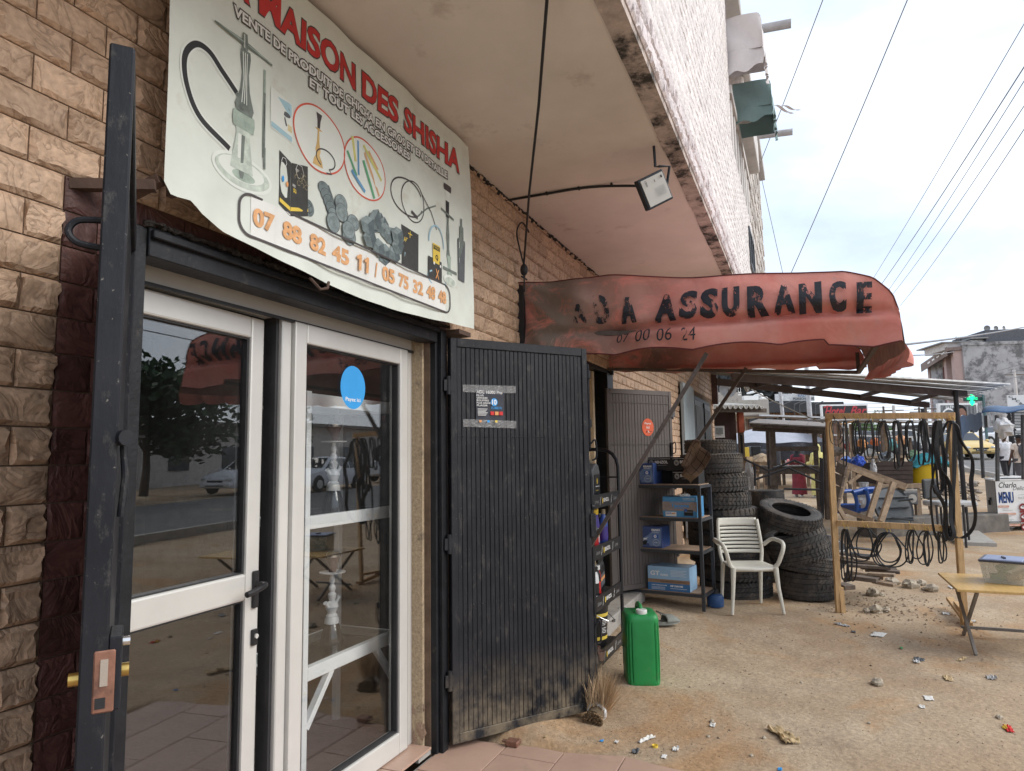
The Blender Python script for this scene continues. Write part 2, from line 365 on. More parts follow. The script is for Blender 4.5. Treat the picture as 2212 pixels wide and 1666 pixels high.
# ------------------------------------------------------------------ ground, terrace, road
def dirt_material():
    m = bpy.data.materials.new('packed_dirt'); m.use_nodes = True; t = m.node_tree; N = t.nodes; L = t.links; b = N['Principled BSDF']
    b.inputs['Roughness'].default_value = .95; b.inputs['Specular IOR Level'].default_value = .15
    co = N.new('ShaderNodeTexCoord').outputs['Object']
    def nz(s, d=6, r=.6, dist=0):
        n = N.new('ShaderNodeTexNoise'); n.inputs['Scale'].default_value = s; n.inputs['Detail'].default_value = d; n.inputs['Roughness'].default_value = r; n.inputs['Distortion'].default_value = dist
        L.new(co, n.inputs['Vector']); return n.outputs['Fac']
    def ramp(f, stops):
        r = N.new('ShaderNodeValToRGB'); L.new(f, r.inputs[0]); e = r.color_ramp.elements
        e[0].position, e[0].color = stops[0][0], (*stops[0][1], 1); e[1].position, e[1].color = stops[1][0], (*stops[1][1], 1)
        for p, c in stops[2:]: q = e.new(p); q.color = (*c, 1)
        return r.outputs[0]
    def mixc(f, a, c, mode='MIX'):
        x = N.new('ShaderNodeMix'); x.data_type = 'RGBA'; x.blend_type = mode
        if isinstance(f, float): x.inputs[0].default_value = f
        else: L.new(f, x.inputs[0])
        L.new(a, x.inputs[6]); L.new(c, x.inputs[7]); return x.outputs[2]
    base = ramp(nz(.55, 5), [(.35, (.37, .26, .17)), (.68, (.50, .395, .28)), (.52, (.44, .33, .225))])
    grey = ramp(nz(2.2, 8, .7), [(.4, (.37, .30, .22)), (.62, (.56, .455, .335))])
    f1 = ramp(nz(.9, 6, .65, .6), [(.46, (0, 0, 0)), (.60, (.55, .55, .55))])
    c = mixc(f1, base, grey)
    orange = ramp(nz(4, 5), [(.3, (.36, .19, .08)), (.7, (.52, .32, .16))])
    f2 = ramp(nz(.75, 7, .6, 1.0), [(.54, (0, 0, 0)), (.64, (.6, .6, .6))]); c = mixc(f2, c, orange)
    fine = ramp(nz(38, 8, .75), [(.3, (.62, .62, .62)), (.7, (1.22, 1.22, 1.22))]); c = mixc(1.0, c, fine, 'MULTIPLY')
    vo = N.new('ShaderNodeTexVoronoi'); vo.inputs['Scale'].default_value = 26; L.new(co, vo.inputs['Vector'])
    sp = ramp(vo.outputs['Distance'], [(.05, (.55, .55, .55)), (.13, (1, 1, 1))]); c = mixc(.55, c, sp, 'MULTIPLY')
    L.new(c, b.inputs['Base Color'])
    u = N.new('ShaderNodeBump'); u.inputs['Strength'].default_value = .7; u.inputs['Distance'].default_value = .018; L.new(nz(17, 10, .72, .4), u.inputs['Height'])
    u2 = N.new('ShaderNodeBump'); u2.inputs['Strength'].default_value = .5; u2.inputs['Distance'].default_value = .006; L.new(nz(110, 4, .7), u2.inputs['Height']); L.new(u.outputs[0], u2.inputs['Normal'])
    L.new(u2.outputs[0], b.inputs['Normal']); return m
m_dirt = dirt_material()
def edge_x(y): return 3.50+.03*sin(y*5)+.02*sin(y*13+1)      # where the terrace ends
def gz(x, y):
    """height of the dirt"""
    z = terr(x)+GZ
    p = V((x*.8, y*.8, 0)); d = abs(x-5)+abs(y+3)
    z += .016*noise.noise(p)+.010*noise.noise(p*3.1)+(.006*noise.noise(p*9.7) if d < 18 else 0)
    if x > 3.35: z += .075*math.exp(-((x-3.75)**2/.10+(y+.30)**2/.10))          # little bank of earth under the open gate
    if x > 4.2 and y > -1.6: z += .05*min(1, (x-4.2)/2.2)*min(1, max(0, (y+1.0)/.6))
    if y > -.1 and x < 15.8: z = min(z, -.02)
    if x < 3.56 and y > -1.62: z = -.16
    return z
def axis(segs):
    o = []
    for a, b, st in segs:
        n = max(1, round((b-a)/st)); o += [a+(b-a)*i/n for i in range(n)]
    return o+[segs[-1][1]]
xs = axis([(-900, -60, 140), (-60, -8, 8), (-8, 2, 1), (2, 3.56, .2), (3.56, 9, .045), (9, 20, .16), (20, 60, 2), (60, 140, 8), (140, 1500, 170)])
ys = axis([(-900, -80, 130), (-80, -9, 6), (-9, -5.5, .35), (-5.5, -.4, .055), (-.4, .4, .1), (.4, 20, 4), (20, 1200, 120)])
g = MB(); nx = len(xs); g.add([(x, y, gz(x, y)) for y in ys for x in xs], [(j*nx+i, j*nx+i+1, (j+1)*nx+i+1, (j+1)*nx+i) for j in range(len(ys)-1) for i in range(nx-1)])
tag(g.build('ground', m_dirt, smooth=True, sharp=80), kind='structure')

# road along the street, rising with it
m_asph = mat('dusty_asphalt', (.155, .15, .145), .9, 0, .18, 1.2, .3, 60, stain=(.30, .25, .19), samt=.6, ssc=.5, sthr=.55)
g = MB(); rx = axis([(-160, 10, 10), (10, 80, 3), (80, 200, 12)])
def yn(x): return -9.1+.25*sin(x*.21)+.15*sin(x*.9)
g.add([(x, yy, terr(x)+GZ+.05) for x in rx for yy in (yn(x), -12, -17.0)], [(3*i+k, 3*i+3+k, 3*i+4+k, 3*i+1+k) for i in range(len(rx)-1) for k in range(2)])
tag(g.build('road', m_asph), kind='structure')
g = MB()
for i in range(len(rx)-1):
    a, b = rx[i], rx[i+1]; g.bar((a, yn(a)+.08, terr(a)+.05), (b-.04, yn(b)+.08, terr(b)+.05), .14, .2)
tag(g.build('kerb', m_conc), kind='structure')

# tiled terrace in front of the shop
terrace = bpy.data.objects.new('terrace', None); COL.objects.link(terrace); tag(terrace, kind='structure')
m_tile = mat('beige_floor_tile', (.42, .28, .215), .38, 0, .10, 3, .05, 90, stain=(.30, .23, .17), samt=.5, ssc=7, sthr=.57, orn=.06, spec=.5)
g = MB(); g.box(-2.5, 3.49, -1.56, .0, -.2, -.014); g.build('base', m_conc, terrace)
tile_me = {}
def floor_tile(x0, x1, y0, y1, zt=0.0, parent=terrace, clip=None):
    j = .003; pts = [(x0+j, y0+j), (x1-j, y0+j), (x1-j, y1-j), (x0+j, y1-j)]
    if clip and x1 > 3.4: pts = [(x0+j, y0+j), (edge_x(y0)-j, y0+j), (edge_x((y0+y1)/2)-j, (y0+y1)/2), (edge_x(y1)-j, y1-j), (x0+j, y1-j)]
    b = MB(); tz = random.uniform(-.0012, .0012); b.prism(pts, lambda u, v, h: (u, v, h+tz), zt-.012, zt)
    b.build('floor_tile', m_tile, parent, loc=((x0+x1)/2, (y0+y1)/2, zt), bevel=.0015)
for r in range(5):
    y1 = -.02-.305*r; y0 = y1-.305; off = (.30 if r % 2 else 0)
    x = -2.4+off
    while x < 3.45:
        x1 = min(x+.605, 3.5)
        if 3.5-x1 < .12: x1 = 3.5
        floor_tile(x, x1, y0, y1, clip=True); x = x1
        if x1 >= 3.5: break
# ------------------------------------------------------------------ the shop building
shop = thing('shop_building', 'tan stone-tiled shop building with projecting upper floor, dark soffit and white tiled front', 'building', (0, 0, 0))
def brick_mat(name, col, dark, rn=.16):
    m = bpy.data.materials.new(name); m.use_nodes = True; t = m.node_tree; N = t.nodes; L = t.links; b = N['Principled BSDF']
    b.inputs['Roughness'].default_value = .55; b.inputs['Specular IOR Level'].default_value = .35
    co = N.new('ShaderNodeTexCoord').outputs['Object']; oi = N.new('ShaderNodeObjectInfo'); ge = N.new('ShaderNodeNewGeometry')
    ad = N.new('ShaderNodeVectorMath'); ad.operation = 'ADD'; sc_ = N.new('ShaderNodeVectorMath'); sc_.operation = 'SCALE'; sc_.inputs['Scale'].default_value = 37
    cb = N.new('ShaderNodeCombineXYZ'); L.new(oi.outputs['Random'], cb.inputs[0]); L.new(ge.outputs['Random Per Island'], cb.inputs[2]); L.new(cb.outputs[0], sc_.inputs[0])
    L.new(co, ad.inputs[0]); L.new(sc_.outputs[0], ad.inputs[1])
    n = N.new('ShaderNodeTexNoise'); n.inputs['Scale'].default_value = 6.5; n.inputs['Detail'].default_value = 6; n.inputs['Distortion'].default_value = 1.0; n.inputs['Roughness'].default_value = .5
    L.new(ad.outputs[0], n.inputs['Vector'])
    r = N.new('ShaderNodeMapRange'); r.inputs[1].default_value = .47; r.inputs[2].default_value = .5; L.new(n.outputs['Fac'], r.inputs[0])
    ab = N.new('ShaderNodeMath'); ab.operation = 'PINGPONG'; ab.inputs[1].default_value = .07; L.new(n.outputs['Fac'], ab.inputs[0])
    cr = N.new('ShaderNodeMapRange'); cr.inputs[1].default_value = 0; cr.inputs[2].default_value = .018; cr.inputs[3].default_value = 0; cr.inputs[4].default_value = 1; L.new(ab.outputs[0], cr.inputs[0])
    x = N.new('ShaderNodeMix'); x.data_type = 'RGBA'; L.new(cr.outputs[0], x.inputs[0]); x.inputs[6].default_value = (*dark, 1); x.inputs[7].default_value = (*col, 1)
    n2 = N.new('ShaderNodeTexNoise'); n2.inputs['Scale'].default_value = 60; n2.inputs['Detail'].default_value = 6; L.new(co, n2.inputs['Vector'])
    r2 = N.new('ShaderNodeMapRange'); r2.inputs[1].default_value = .3; r2.inputs[2].default_value = .7; r2.inputs[3].default_value = .8; r2.inputs[4].default_value = 1.18; L.new(n2.outputs['Fac'], r2.inputs[0])
    s = N.new('ShaderNodeVectorMath'); s.operation = 'SCALE'; L.new(x.outputs[2], s.inputs[0]); L.new(r2.outputs[0], s.inputs['Scale'])
    am = N.new('ShaderNodeMath'); am.operation = 'ADD'; L.new(oi.outputs['Random'], am.inputs[0]); L.new(ge.outputs['Random Per Island'], am.inputs[1])
    fr = N.new('ShaderNodeMath'); fr.operation = 'FRACT'; L.new(am.outputs[0], fr.inputs[0])
    r3 = N.new('ShaderNodeMapRange'); r3.inputs[3].default_value = 1-rn; r3.inputs[4].default_value = 1+rn; L.new(fr.outputs[0], r3.inputs[0])
    s2 = N.new('ShaderNodeVectorMath'); s2.operation = 'SCALE'; L.new(s.outputs[0], s2.inputs[0]); L.new(r3.outputs[0], s2.inputs['Scale']); L.new(s2.outputs[0], b.inputs['Base Color'])
    u = N.new('ShaderNodeBump'); u.inputs['Strength'].default_value = .55; u.inputs['Distance'].default_value = .005; L.new(ab.outputs[0], u.inputs['Height'])
    mm = N.new('ShaderNodeMath'); mm.operation = 'MULTIPLY'; mm.inputs[1].default_value = 14; L.new(ab.outputs[0], mm.inputs[0]); L.new(mm.outputs[0], u.inputs['Height'])
    L.new(u.outputs[0], b.inputs['Normal']); MATS[name] = m; return m
m_brick = brick_mat('tan_stone_tile', (.50, .345, .235), (.31, .205, .135))
m_dark = brick_mat('dark_brown_tile', (.10, .043, .036), (.065, .028, .023), .25)
m_upper = brick_mat('white_stone_tile', (.70, .65, .625), (.50, .44, .42), .10)
m_lav = brick_mat('lavender_border_tile', (.60, .53, .52), (.42, .36, .36), .12)
m_mortar = mat('mortar', (.16, .11, .075), .95, var=.3, sc=9, bump=.5)
m_mortarw = mat('pale_mortar', (.48, .42, .39), .95, var=.3, sc=9, bump=.5)
m_soffit = mat('soffit_plaster', (.72, .66, .60), .92, 0, .10, 1.3, .18, 120, stain=(.30, .22, .17), samt=.5, ssc=2.2, sthr=.60, bd=.004)
m_moss = mat('mouldy_edge', (.46, .39, .35), .95, 0, .3, 9, .6, 50, stain=(.03, .03, .028), samt=.95, ssc=5.5, sthr=.47)
m_plaster = mat('speckled_beige_plaster', (.46, .36, .24), .95, 0, .25, 60, .6, 90, stain=(.12, .10, .085), samt=.8, ssc=5, sthr=.55)

EXC = [(1.2, 3.40, -1, 2.3), (5.05, 7.05, -1, 2.4), (11.2, 15.55, -1, 2.7)]
b = MB()
for x0, x1, z0, z1 in ((-1.5, 1.38, -.2, 3.33), (1.38, 3.22, 2.22, 3.33), (3.22, 5.05, -.2, 3.33), (5.05, 7.05, 2.4, 3.33), (7.05, 15.86, -.2, 3.33)):
    b.box(x0, x1, 0, .22, z0, z1)
b.box(15.66, 15.86, .22, 6, -.2, 3.33)
b.build('wall', m_mortar, shop)
def brick_me(wd, ht, seed, dep=.0105, nx=6, nz=4):
    b0 = .009 if dep > .01 else .0055
    rnd = random.Random(seed); b = MB(); j = .0022
    ph = rnd.uniform(0, 9)
    def pt(u, v):
        x, z = j+u*(wd-2*j), j+v*(ht-2*j); e = min(u*wd/.012, (1-u)*wd/.012, v*ht/.012, (1-v)*ht/.012)
        if e < .01: return (x, -.004, z)
        return (x+rnd.uniform(-.008, .008), -(b0+dep*max(0, .5+noise.noise(V((x*19+ph, z*24, seed)))*1.5)), z+rnd.uniform(-.003, .003))
    us = [0]+[(.07+.86*i/nx) for i in range(nx+1)]+[1]; vz = [0]+[(.12+.76*i/nz) for i in range(nz+1)]+[1]; nU = len(us); nV = len(vz)
    vs = [pt(u, v) for v in vz for u in us]; b.add(vs, [(k*nU+i, k*nU+i+1, (k+1)*nU+i+1, (k+1)*nU+i) for k in range(nV-1) for i in range(nU-1)])
    rim = [i for i in range(nU)]+[k*nU+nU-1 for k in range(1, nV)]+[(nV-1)*nU+i for i in range(nU-2, -1, -1)]+[k*nU for k in range(nV-2, 0, -1)]
    n0 = len(b.v); m = len(rim); back = [(vs[i][0], .002, vs[i][2]) for i in rim]
    b.v += back; fs = [(rim[i], n0+i, n0+(i+1) % m, rim[(i+1) % m]) for i in range(m)]; b.f += fs; b.m += [0]*m; b.sm += [False]*m
    return b
VAR = {}
def rows(xa, xb, za, zb, exc, wd=.2, ht=.1):
    o = []; k = int(math.floor(za/ht+.001))
    while k*ht < zb-.01:
        z0 = max(za, k*ht); z1 = min(zb, (k+1)*ht)
        iv = [(xa, xb)]
        for a, c, p, q in exc:
            if p < z1-.01 and q > z0+.01:
                nv = []
                for s, t in iv:
                    if a >= t or c <= s: nv.append((s, t)); continue
                    if a > s: nv.append((s, a))
                    if c < t: nv.append((c, t))
                iv = nv
        of = (wd/2) if k % 2 else 0
        for s, t in iv:
            i = math.floor((s-of)/wd+1e-6); x = of+i*wd
            while x < t-.01:
                a, c = max(x, s), min(x+wd, t)
                if c-a > .02: o.append((a, c-a, z0, z1-z0))
                x += wd
        k += 1
    return o
def lay(cells, plane, name, m, limit, seed, parent, nx=6, nz=4, dep=.0105):
    cells.sort(key=lambda c: (V((c[0]+c[1]/2, plane, c[2]+c[3]/2))-CAM).length)
    rest = MB()
    for n, (x, wd, z, ht) in enumerate(cells):
        if n < limit:
            key = (round(wd, 2), round(ht, 2), m.name, n % 7, nx)
            if key not in VAR: VAR[key] = brick_me(wd, ht, seed+n % 7, dep, nx=nx, nz=nz).mesh('brick', m, True, 24)
            link(name, VAR[key], None, parent, (x, plane, z))
        else:
            key = ('s', round(wd, 2), round(ht, 2), n % 4, dep)
            if key not in VAR: VAR[key] = brick_me(wd, ht, seed+n % 4, dep, nx=2, nz=1)
            q = VAR[key]; rest.add([(a+x, c+plane, d+z) for a, c, d in q.v], q.f)
    if rest.v: tag(rest.build(name, m, parent), kind='stuff')
cells = [c for c in rows(.85, 15.86, 0, 3.33, EXC) if not (3.35 < c[0] < 5.0 and c[2] < 1.9) and not (7.0 < c[0] < 11 and c[2] < .6)]
lay(cells, 0.0, 'brick', m_brick, 300, 3, shop)
# dark tile border around the shop door
dk = rows(1.2, 1.379, 0, 2.3, [])+[c for c in rows(1.379, 3.4, 2.22, 2.3, [])]
lay(dk, -.001, 'border_tile', m_dark, 300, 40, shop, dep=.004)
# soffit and overhanging upper storey
YO = -1.28
b = MB(); b.box(-1.5, 15.86, YO+.10, 0, 3.33, 3.5); b.build('soffit', m_soffit, shop)
b = MB()
for i in range(170):
    x0 = -1.5+i*.102; a = noise.noise(V((x0*3, 0, 0)))*.012; b.box(x0, x0+.102, YO+.012, YO+.11+a, 3.322+a*.3, 3.5)
b.build('drip_edge', m_moss, shop)
m_crack = mat('black_crust', (.035, .03, .026), .98, var=.5, sc=30, bump=1, bsc=60, bd=.02)
b = MB(); rr = random.Random(4)
for i in range(330):
    x = .9+i*.045; b.ball((x, -.012, 3.325+rr.uniform(-.012, .006)), .03, rr.uniform(.006, .018), rr.uniform(.004, .02), 6, 4, .5, i)
tag(b.build('mould_line', m_crack, shop), kind='stuff')
b = MB(); b.box(-1.5, 7.85, YO+.01, YO+.2, 3.5, 9.4); b.box(7.85, 11.0, YO+.01, YO+.2, 3.5, 5.0); b.box(7.85, 11.3, -.9, -.7, 5.0, 9.4); b.box(11.0, 15.86, YO+.04, YO+.3, 3.5, 7.6)
b.box(15.66, 15.86, YO+.3, 5, 3.5, 7.6); b.box(7.7, 11.2, -.9, 5, 9.3, 9.4)
b.build('upper_wall', m_mortarw, shop)
up = rows(1.2, 7.85, 3.6, 9.2, [])+rows(7.85, 11.0, 3.6, 5.0, [(10.0, 11.0, 4.15, 4.75)])
lay(up, YO+.01, 'wall_tile', m_upper, 300, 60, shop, 3, 2, .005)
lv = []
x = 1.2
while x < 11: lv += [(x, .1, 3.36, .12), (x, .1, 3.48, .12)]; x += .1
lay(lv, YO+.01, 'edge_tile', m_lav, 220, 80, shop, 2, 2)
# irregular stone cladding at the far end
m_crazy = mat('crazy_stone', (.50, .46, .42), .85, var=.12, sc=5, bump=.3, orn=.22)
rr = random.Random(9); nst = 0
for i in range(13):
    for k in range(14):
        x0 = 11.05+i*.37+rr.uniform(-.05, .05); z0 = 3.4+k*.30+rr.uniform(-.04, .04); n = rr.choice((5, 6, 6, 7)); c = (x0+.17, z0+.14)
        pts = [(c[0]+.17*rr.uniform(.82, 1.08)*cos(2*pi*q/n+.3), c[1]+.14*rr.uniform(.82, 1.08)*sin(2*pi*q/n+.3)) for q in range(n)]
        bb = MB(); bb.prism(pts, lambda u, v, h: (u, YO+.04-h, v), 0, rr.uniform(.01, .025)); bb.build('stone', m_crazy, shop, loc=(c[0], YO+.04, c[1]))
# window in the upper wall, slab, drain pipes
m_wf = mat('window_frame', (.08, .09, .10), .5); m_wg = mat('dark_window_glass', (.05, .06, .075), .08, spec=.8, bump=0, var=0)
b = MB(); b.box(10.02, 10.98, YO-.02, YO+.03, 4.17, 4.21); b.box(10.02, 10.98, YO-.02, YO+.03, 4.69, 4.73); b.box(10.02, 10.06, YO-.02, YO+.03, 4.21, 4.69); b.box(10.94, 10.98, YO-.02, YO+.03, 4.21, 4.69); b.box(10.48, 10.52, YO-.02, YO+.03, 4.21, 4.69)
wn = b.build('window', m_wf, shop)
for a, c in ((10.06, 10.48), (10.52, 10.94)):
    b = MB(); b.box(a, c, YO-.004, YO+.004, 4.21, 4.69); b.build('pane', m_wg, wn)
m_slab = mat('slab_concrete', (.56, .53, .51), .9, 0, .15, 3, .2, 40, stain=(.12, .11, .11), samt=.7, ssc=4, sthr=.62)
b = MB(); b.box(9.5, 11.35, -1.42, -.9, 6.0, 6.5); b.box(7.9, 15.86, -1.36, -.9, 7.6, 7.8); b.build('balcony_slab', m_slab, shop, bevel=.01)
for i in range(7):
    b = MB(); x = 8.0+i*.42; b.box(x, x+.16, YO+.0, YO+.16, 5.0, 5.62); b.build('baluster', m_slab, shop, bevel=.01)
b = MB(); b.box(7.86, 11, YO-.02, YO+.18, 5.62, 5.72); b.build('railing', m_slab, shop)
for x, z, y1 in ((8.6, 6.75, -1.98), (12.0, 6.9, -1.95)):
    b = MB(); b.cyl((x, -1.2, z+.03), (x, y1, z-.02), .055, n=16); b.build('drain_pipe', mat('pvc_grey', (.42, .42, .44), .6), shop, smooth=True)
# tall dark drain/shutter box at the very top
b = MB(); b.box(7.9, 9.6, -1.6, -1.28, 7.9, 8.3); b.build('upper_slab', m_conc, shop)

# steel frame of the security gates, plaster reveal, sill
b = MB()
b.box(3.225, 3.355, -.035, .035, -.0, 2.22); b.box(1.38, 1.44, -.035, .03, 0, 2.22); b.box(1.44, 3.225, -.045, .05, 2.13, 2.225)
b.box(3.245, 3.30, -.06, -.035, 0, 2.2); b.box(1.44, 3.225, -.065, -.045, 2.185, 2.21)
b.build('gate_frame', m_black, shop, bevel=.003)
b = MB(); rr = random.Random(2)
for i in range(90):
    x = 1.44+i*.021; b.ball((x, -.05+rr.uniform(-.01, .01), 2.23), .02, .02, rr.uniform(.004, .014), 6, 4, .6, i)
tag(b.build('rust_crust', m_crack, shop), kind='stuff')
b = MB(); b.box(3.2, 3.224, .036, .22, 0, 2.2); b.box(1.38, 3.2, .12, .22, 2.175, 2.22)
b.build('reveal', m_plaster, shop)
b = MB(); b.box(3.10, 3.224, .0, .036, 0, .02); b.build('sill_edge', m_conc, shop)
b = MB(); rr = random.Random(12)
for i in range(10):
    b.ball((3.203+rr.uniform(-.003, .004), .05+rr.uniform(0, .1), .02+rr.random()*.26), .006, .03, .04, 9, 7, .8, i)
tag(b.build('broken_plaster', mat('crumbled_plaster', (.34, .24, .17), .95, bump=1, bsc=40), shop), kind='stuff')
for x0, x1 in ((1.42, 1.9), (1.9, 2.45), (2.45, 2.9), (2.9, 3.2)): floor_tile(x0, x1, -.02, .25, .045, shop)

# second shop opening: beige door, curtain, dark pillar
m_beige = mat('beige_door_panel', (.50, .40, .26), .7, 0, .1, 3, .1, 30)
b = MB(); b.box(5.05, 7.05, .0, .06, 2.36, 2.42); b.box(6.82, 7.05, -.02, .2, 0, 2.36); b.build('shop_frame', m_black, shop, bevel=.004)
b = MB(); b.box(6.2, 6.62, .12, .17, .15, 2.3); d2 = b.build('beige_door', m_beige, shop)
b = MB(); b.box(6.28, 6.54, .105, .12, 1.3, 2.15); b.box(6.28, 6.54, .105, .12, .3, 1.15); b.build('panel', m_beige, d2, bevel=.006)
b = MB(); b.box(6.14, 6.2, .08, .2, .1, 2.36); b.box(6.62, 6.68, .08, .2, .1, 2.36); b.build('door_frame', mat('cream_frame', (.6, .5, .36), .6), shop)
b = MB(); b.box(5.05, 7.05, 1.6, 1.65, 0, 2.4); b.box(5.05, 5.1, .22, 1.6, 0, 2.4); b.box(7.0, 7.05, .22, 1.6, 0, 2.4); b.box(5.05, 7.05, .22, 1.6, 2.4, 2.45); b.build('shop_interior', mat('dim_wall', (.16, .14, .12), .9), shop)
b = MB(); b.box(5.0, 7.2, -.25, 1.6, -.1, .13); b.build('threshold', m_conc, shop, bevel=.01)
# light-blue steel leaf and grey double door further down
m_pblue = mat('faded_blue_steel', (.36, .42, .45), .6, .1, .1, 3, .15, 30, stain=(.22, .20, .18), samt=.6, ssc=4, sthr=.56, stretch=(3, 3, .8))
m_gdoor = mat('grey_door_paint', (.17, .18, .19), .5, .1, .12, 4, .1, 30)
b = MB(); b.box(11.2, 12.3, -.10, -.04, .2, 2.68); pb = b.build('blue_door', m_pblue, shop, bevel=.008)
b = MB(); b.box(11.3, 11.45, -.14, -.10, 1.25, 1.31); b.cyl((11.9, -.14, 1.5), (12.28, -.14, 1.5), .03, n=8); b.build('bolt', m_dirtmetal, pb)
for a in (12.6, 13.7):
    b = MB(); b.box(a, a+1.06, -.07, -.02, .2, 2.5); dd = b.build('grey_door', m_gdoor, shop, bevel=.006)
    for q in range(6):
        b = MB(); b.box(a+.06+q*.16, a+.18+q*.16, -.085, -.07, .3, 2.4); b.build('slat', m_gdoor, dd, bevel=.004)
b = MB(); b.box(12.5, 14.86, -.05, -.005, 2.5, 2.58); b.box(14.78, 14.86, -.05, -.005, .2, 2.5); b.box(12.48, 12.56, -.05, -.005, .2, 2.5); b.box(13.66, 13.7, -.1, -.03, .2, 2.5); b.build('door_frame', m_black, shop)
b = MB(); b.bar((12.4, -.14, 1.35), (14.6, -.14, 1.35), .05, .05); b.build('lock_bar', mat('galvanised', (.35, .35, .34), .4, .6), shop)
# corner post of the canopy fixed to the end of the building
b = MB(); b.box(15.6, 15.75, -.14, -.02, 2.62, 3.33); b.build('corner_bracket', mat('brown_steel', (.09, .05, .045), .6), shop)

# dim room behind the glass doors
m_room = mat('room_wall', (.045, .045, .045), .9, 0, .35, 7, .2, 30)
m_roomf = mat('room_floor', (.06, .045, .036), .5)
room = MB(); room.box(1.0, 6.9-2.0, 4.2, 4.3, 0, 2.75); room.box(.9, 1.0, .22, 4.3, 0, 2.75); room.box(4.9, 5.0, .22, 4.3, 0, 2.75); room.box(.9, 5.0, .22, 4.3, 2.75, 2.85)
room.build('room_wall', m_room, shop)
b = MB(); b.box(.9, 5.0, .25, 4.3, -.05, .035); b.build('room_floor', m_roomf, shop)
# lit round ceiling lamp inside
lp = at_z(365, 655, 2.73)
lamp = thing('ceiling_light', 'lit round white ceiling lamp seen through the glass of the left door', 'lamp', (2.6, 1.5, 2.74))
b = MB(); b.lathe([(.0, -.03), (.085, -.028), (.09, -.02)], 28, (2.6, 1.5, 2.74), cap=False); b.build('diffuser', emat('lamp_white', (1, .97, .92), 130), lamp, smooth=True)
b = MB(); b.lathe([(.09, -.03), (.105, -.03), (.11, 0.0), (0, 0.0)], 28, (2.6, 1.5, 2.74), cap=False); b.build('rim', m_white, lamp, smooth=True)
lamp.location = (lp.x, lp.y, 2.74)
# ------------------------------------------------------------------ aluminium shop front (parts of the building)
DY = .10
fr = MB(); fr.box(1.44, 3.2, DY, DY+.09, 2.09, 2.165); fr.box(3.135, 3.2, DY, DY+.09, .045, 2.09); fr.box(1.44, 1.47, DY, DY+.09, .045, 2.09); fr.box(2.19, 2.245, DY, DY+.09, .045, 2.09)
shopfront = fr.build('shopfront_frame', m_alu, shop, bevel=.004)
b = MB(); b.box(1.44, 3.2, DY-.012, DY, 2.078, 2.09); b.box(3.145, 3.15, DY-.006, DY, .05, 2.09); b.build('gasket', m_alud, shopfront)
# right-hand leaf, closed
b = MB(); x0, x1 = 2.247, 3.133; z0, z1 = .05, 2.085
b.box(x0, x0+.075, DY-.018, DY+.05, z0, z1); b.box(x1-.075, x1, DY-.018, DY+.05, z0, z1); b.box(x0+.075, x1-.075, DY-.018, DY+.05, z1-.085, z1); b.box(x0+.075, x1-.075, DY-.018, DY+.05, z0, z0+.10)
leafR = b.build('glass_door', m_alu, shop, bevel=.006, seg=2)
leafR['label'] = 'closed right-hand glass door leaf with the round blue sticker'
b = MB(); b.box(x0+.075, x1-.075, DY+.012, DY+.018, z0+.10, z1-.085); b.build('pane', m_glass, leafR)
b = MB()
for a, c, p, q in ((x0+.075, x0+.081, z0+.1, z1-.085), (x1-.085, x1-.075, z0+.1, z1-.085), (x0+.081, x1-.085, z1-.091, z1-.085), (x0+.081, x1-.085, z0+.1, z0+.108)): b.box(a, c, DY-.004, DY+.03, p, q)
b.build('gasket', m_alud, leafR)
# left-hand leaf, ajar by three degrees
leafL = bpy.data.objects.new('glass_door', None); COL.objects.link(leafL); leafL.parent = shop; leafL.location = (1.475, DY+.045, 0); 
leafL['label'] = 'slightly open left-hand glass door leaf with black lever handle'
b = MB(); W = .665
b.box(0, .07, -.03, .03, z0, 2.075); b.box(W-.075, W, -.03, .03, z0, 2.075); b.box(.07, W-.075, -.03, .03, 2.075-.085, 2.075); b.box(.07, W-.075, -.03, .03, .05, .16); b.box(.07, W-.075, -.03, .03, .975, 1.075)
o = b.build('frame', m_alu, None, bevel=.008, seg=2); o.parent = leafL
b = MB(); b.box(.07, W-.075, -.003, .003, 1.075, 1.99); b.box(.07, W-.075, -.003, .003, .16, .975); o = b.build('pane', m_glass, None); o.parent = leafL
b = MB()
for p, q in ((1.075, 1.99), (.16, .975)):
    b.box(W-.085, W-.075, -.018, .018, p, q); b.box(.07, .076, -.018, .018, p, q); b.box(.076, W-.085, -.018, .018, q-.007, q); b.box(.076, W-.085, -.018, .018, p, p+.006)
o = b.build('gasket', m_alud, None); o.parent = leafL
b = MB(); b.box(W-.042, W-.014, -.044, -.03, .94, 1.08); o = b.build('handle_plate', mat('black_plastic', (.02, .02, .022), .4, var=.1), None, bevel=.003); o.parent = leafL; b = MB(); b.box(W-.042, W-.014, -.044, -.03, .80, .86); o = b.build('lock_plate', MATS['black_plastic'], None, bevel=.003); o.parent = leafL; b = MB()
b.tube([(W-.028, -.04, 1.03), (W-.028, -.085, 1.03), (W-.05, -.095, 1.028), (W-.10, -.098, 1.018), (W-.145, -.096, 1.012)], .0115, 10)
o = b.build('lever_handle', mat('black_plastic', (.02, .02, .022), .4, var=.1), None, smooth=True, bevel=.003); o.parent = leafL
b = MB(); b.cyl((W-.028, -.05, .835), (W-.028, -.043, .835), .009, n=12); o = b.build('keyhole', m_alu, None); o.parent = leafL
leafL.rotation_euler = (0, 0, radians(2.9))
b = MB(); b.box(2.175, 2.19, DY+.02, DY+.08, .05, 2.09); b.build('seal_strip', m_alud, shopfront)
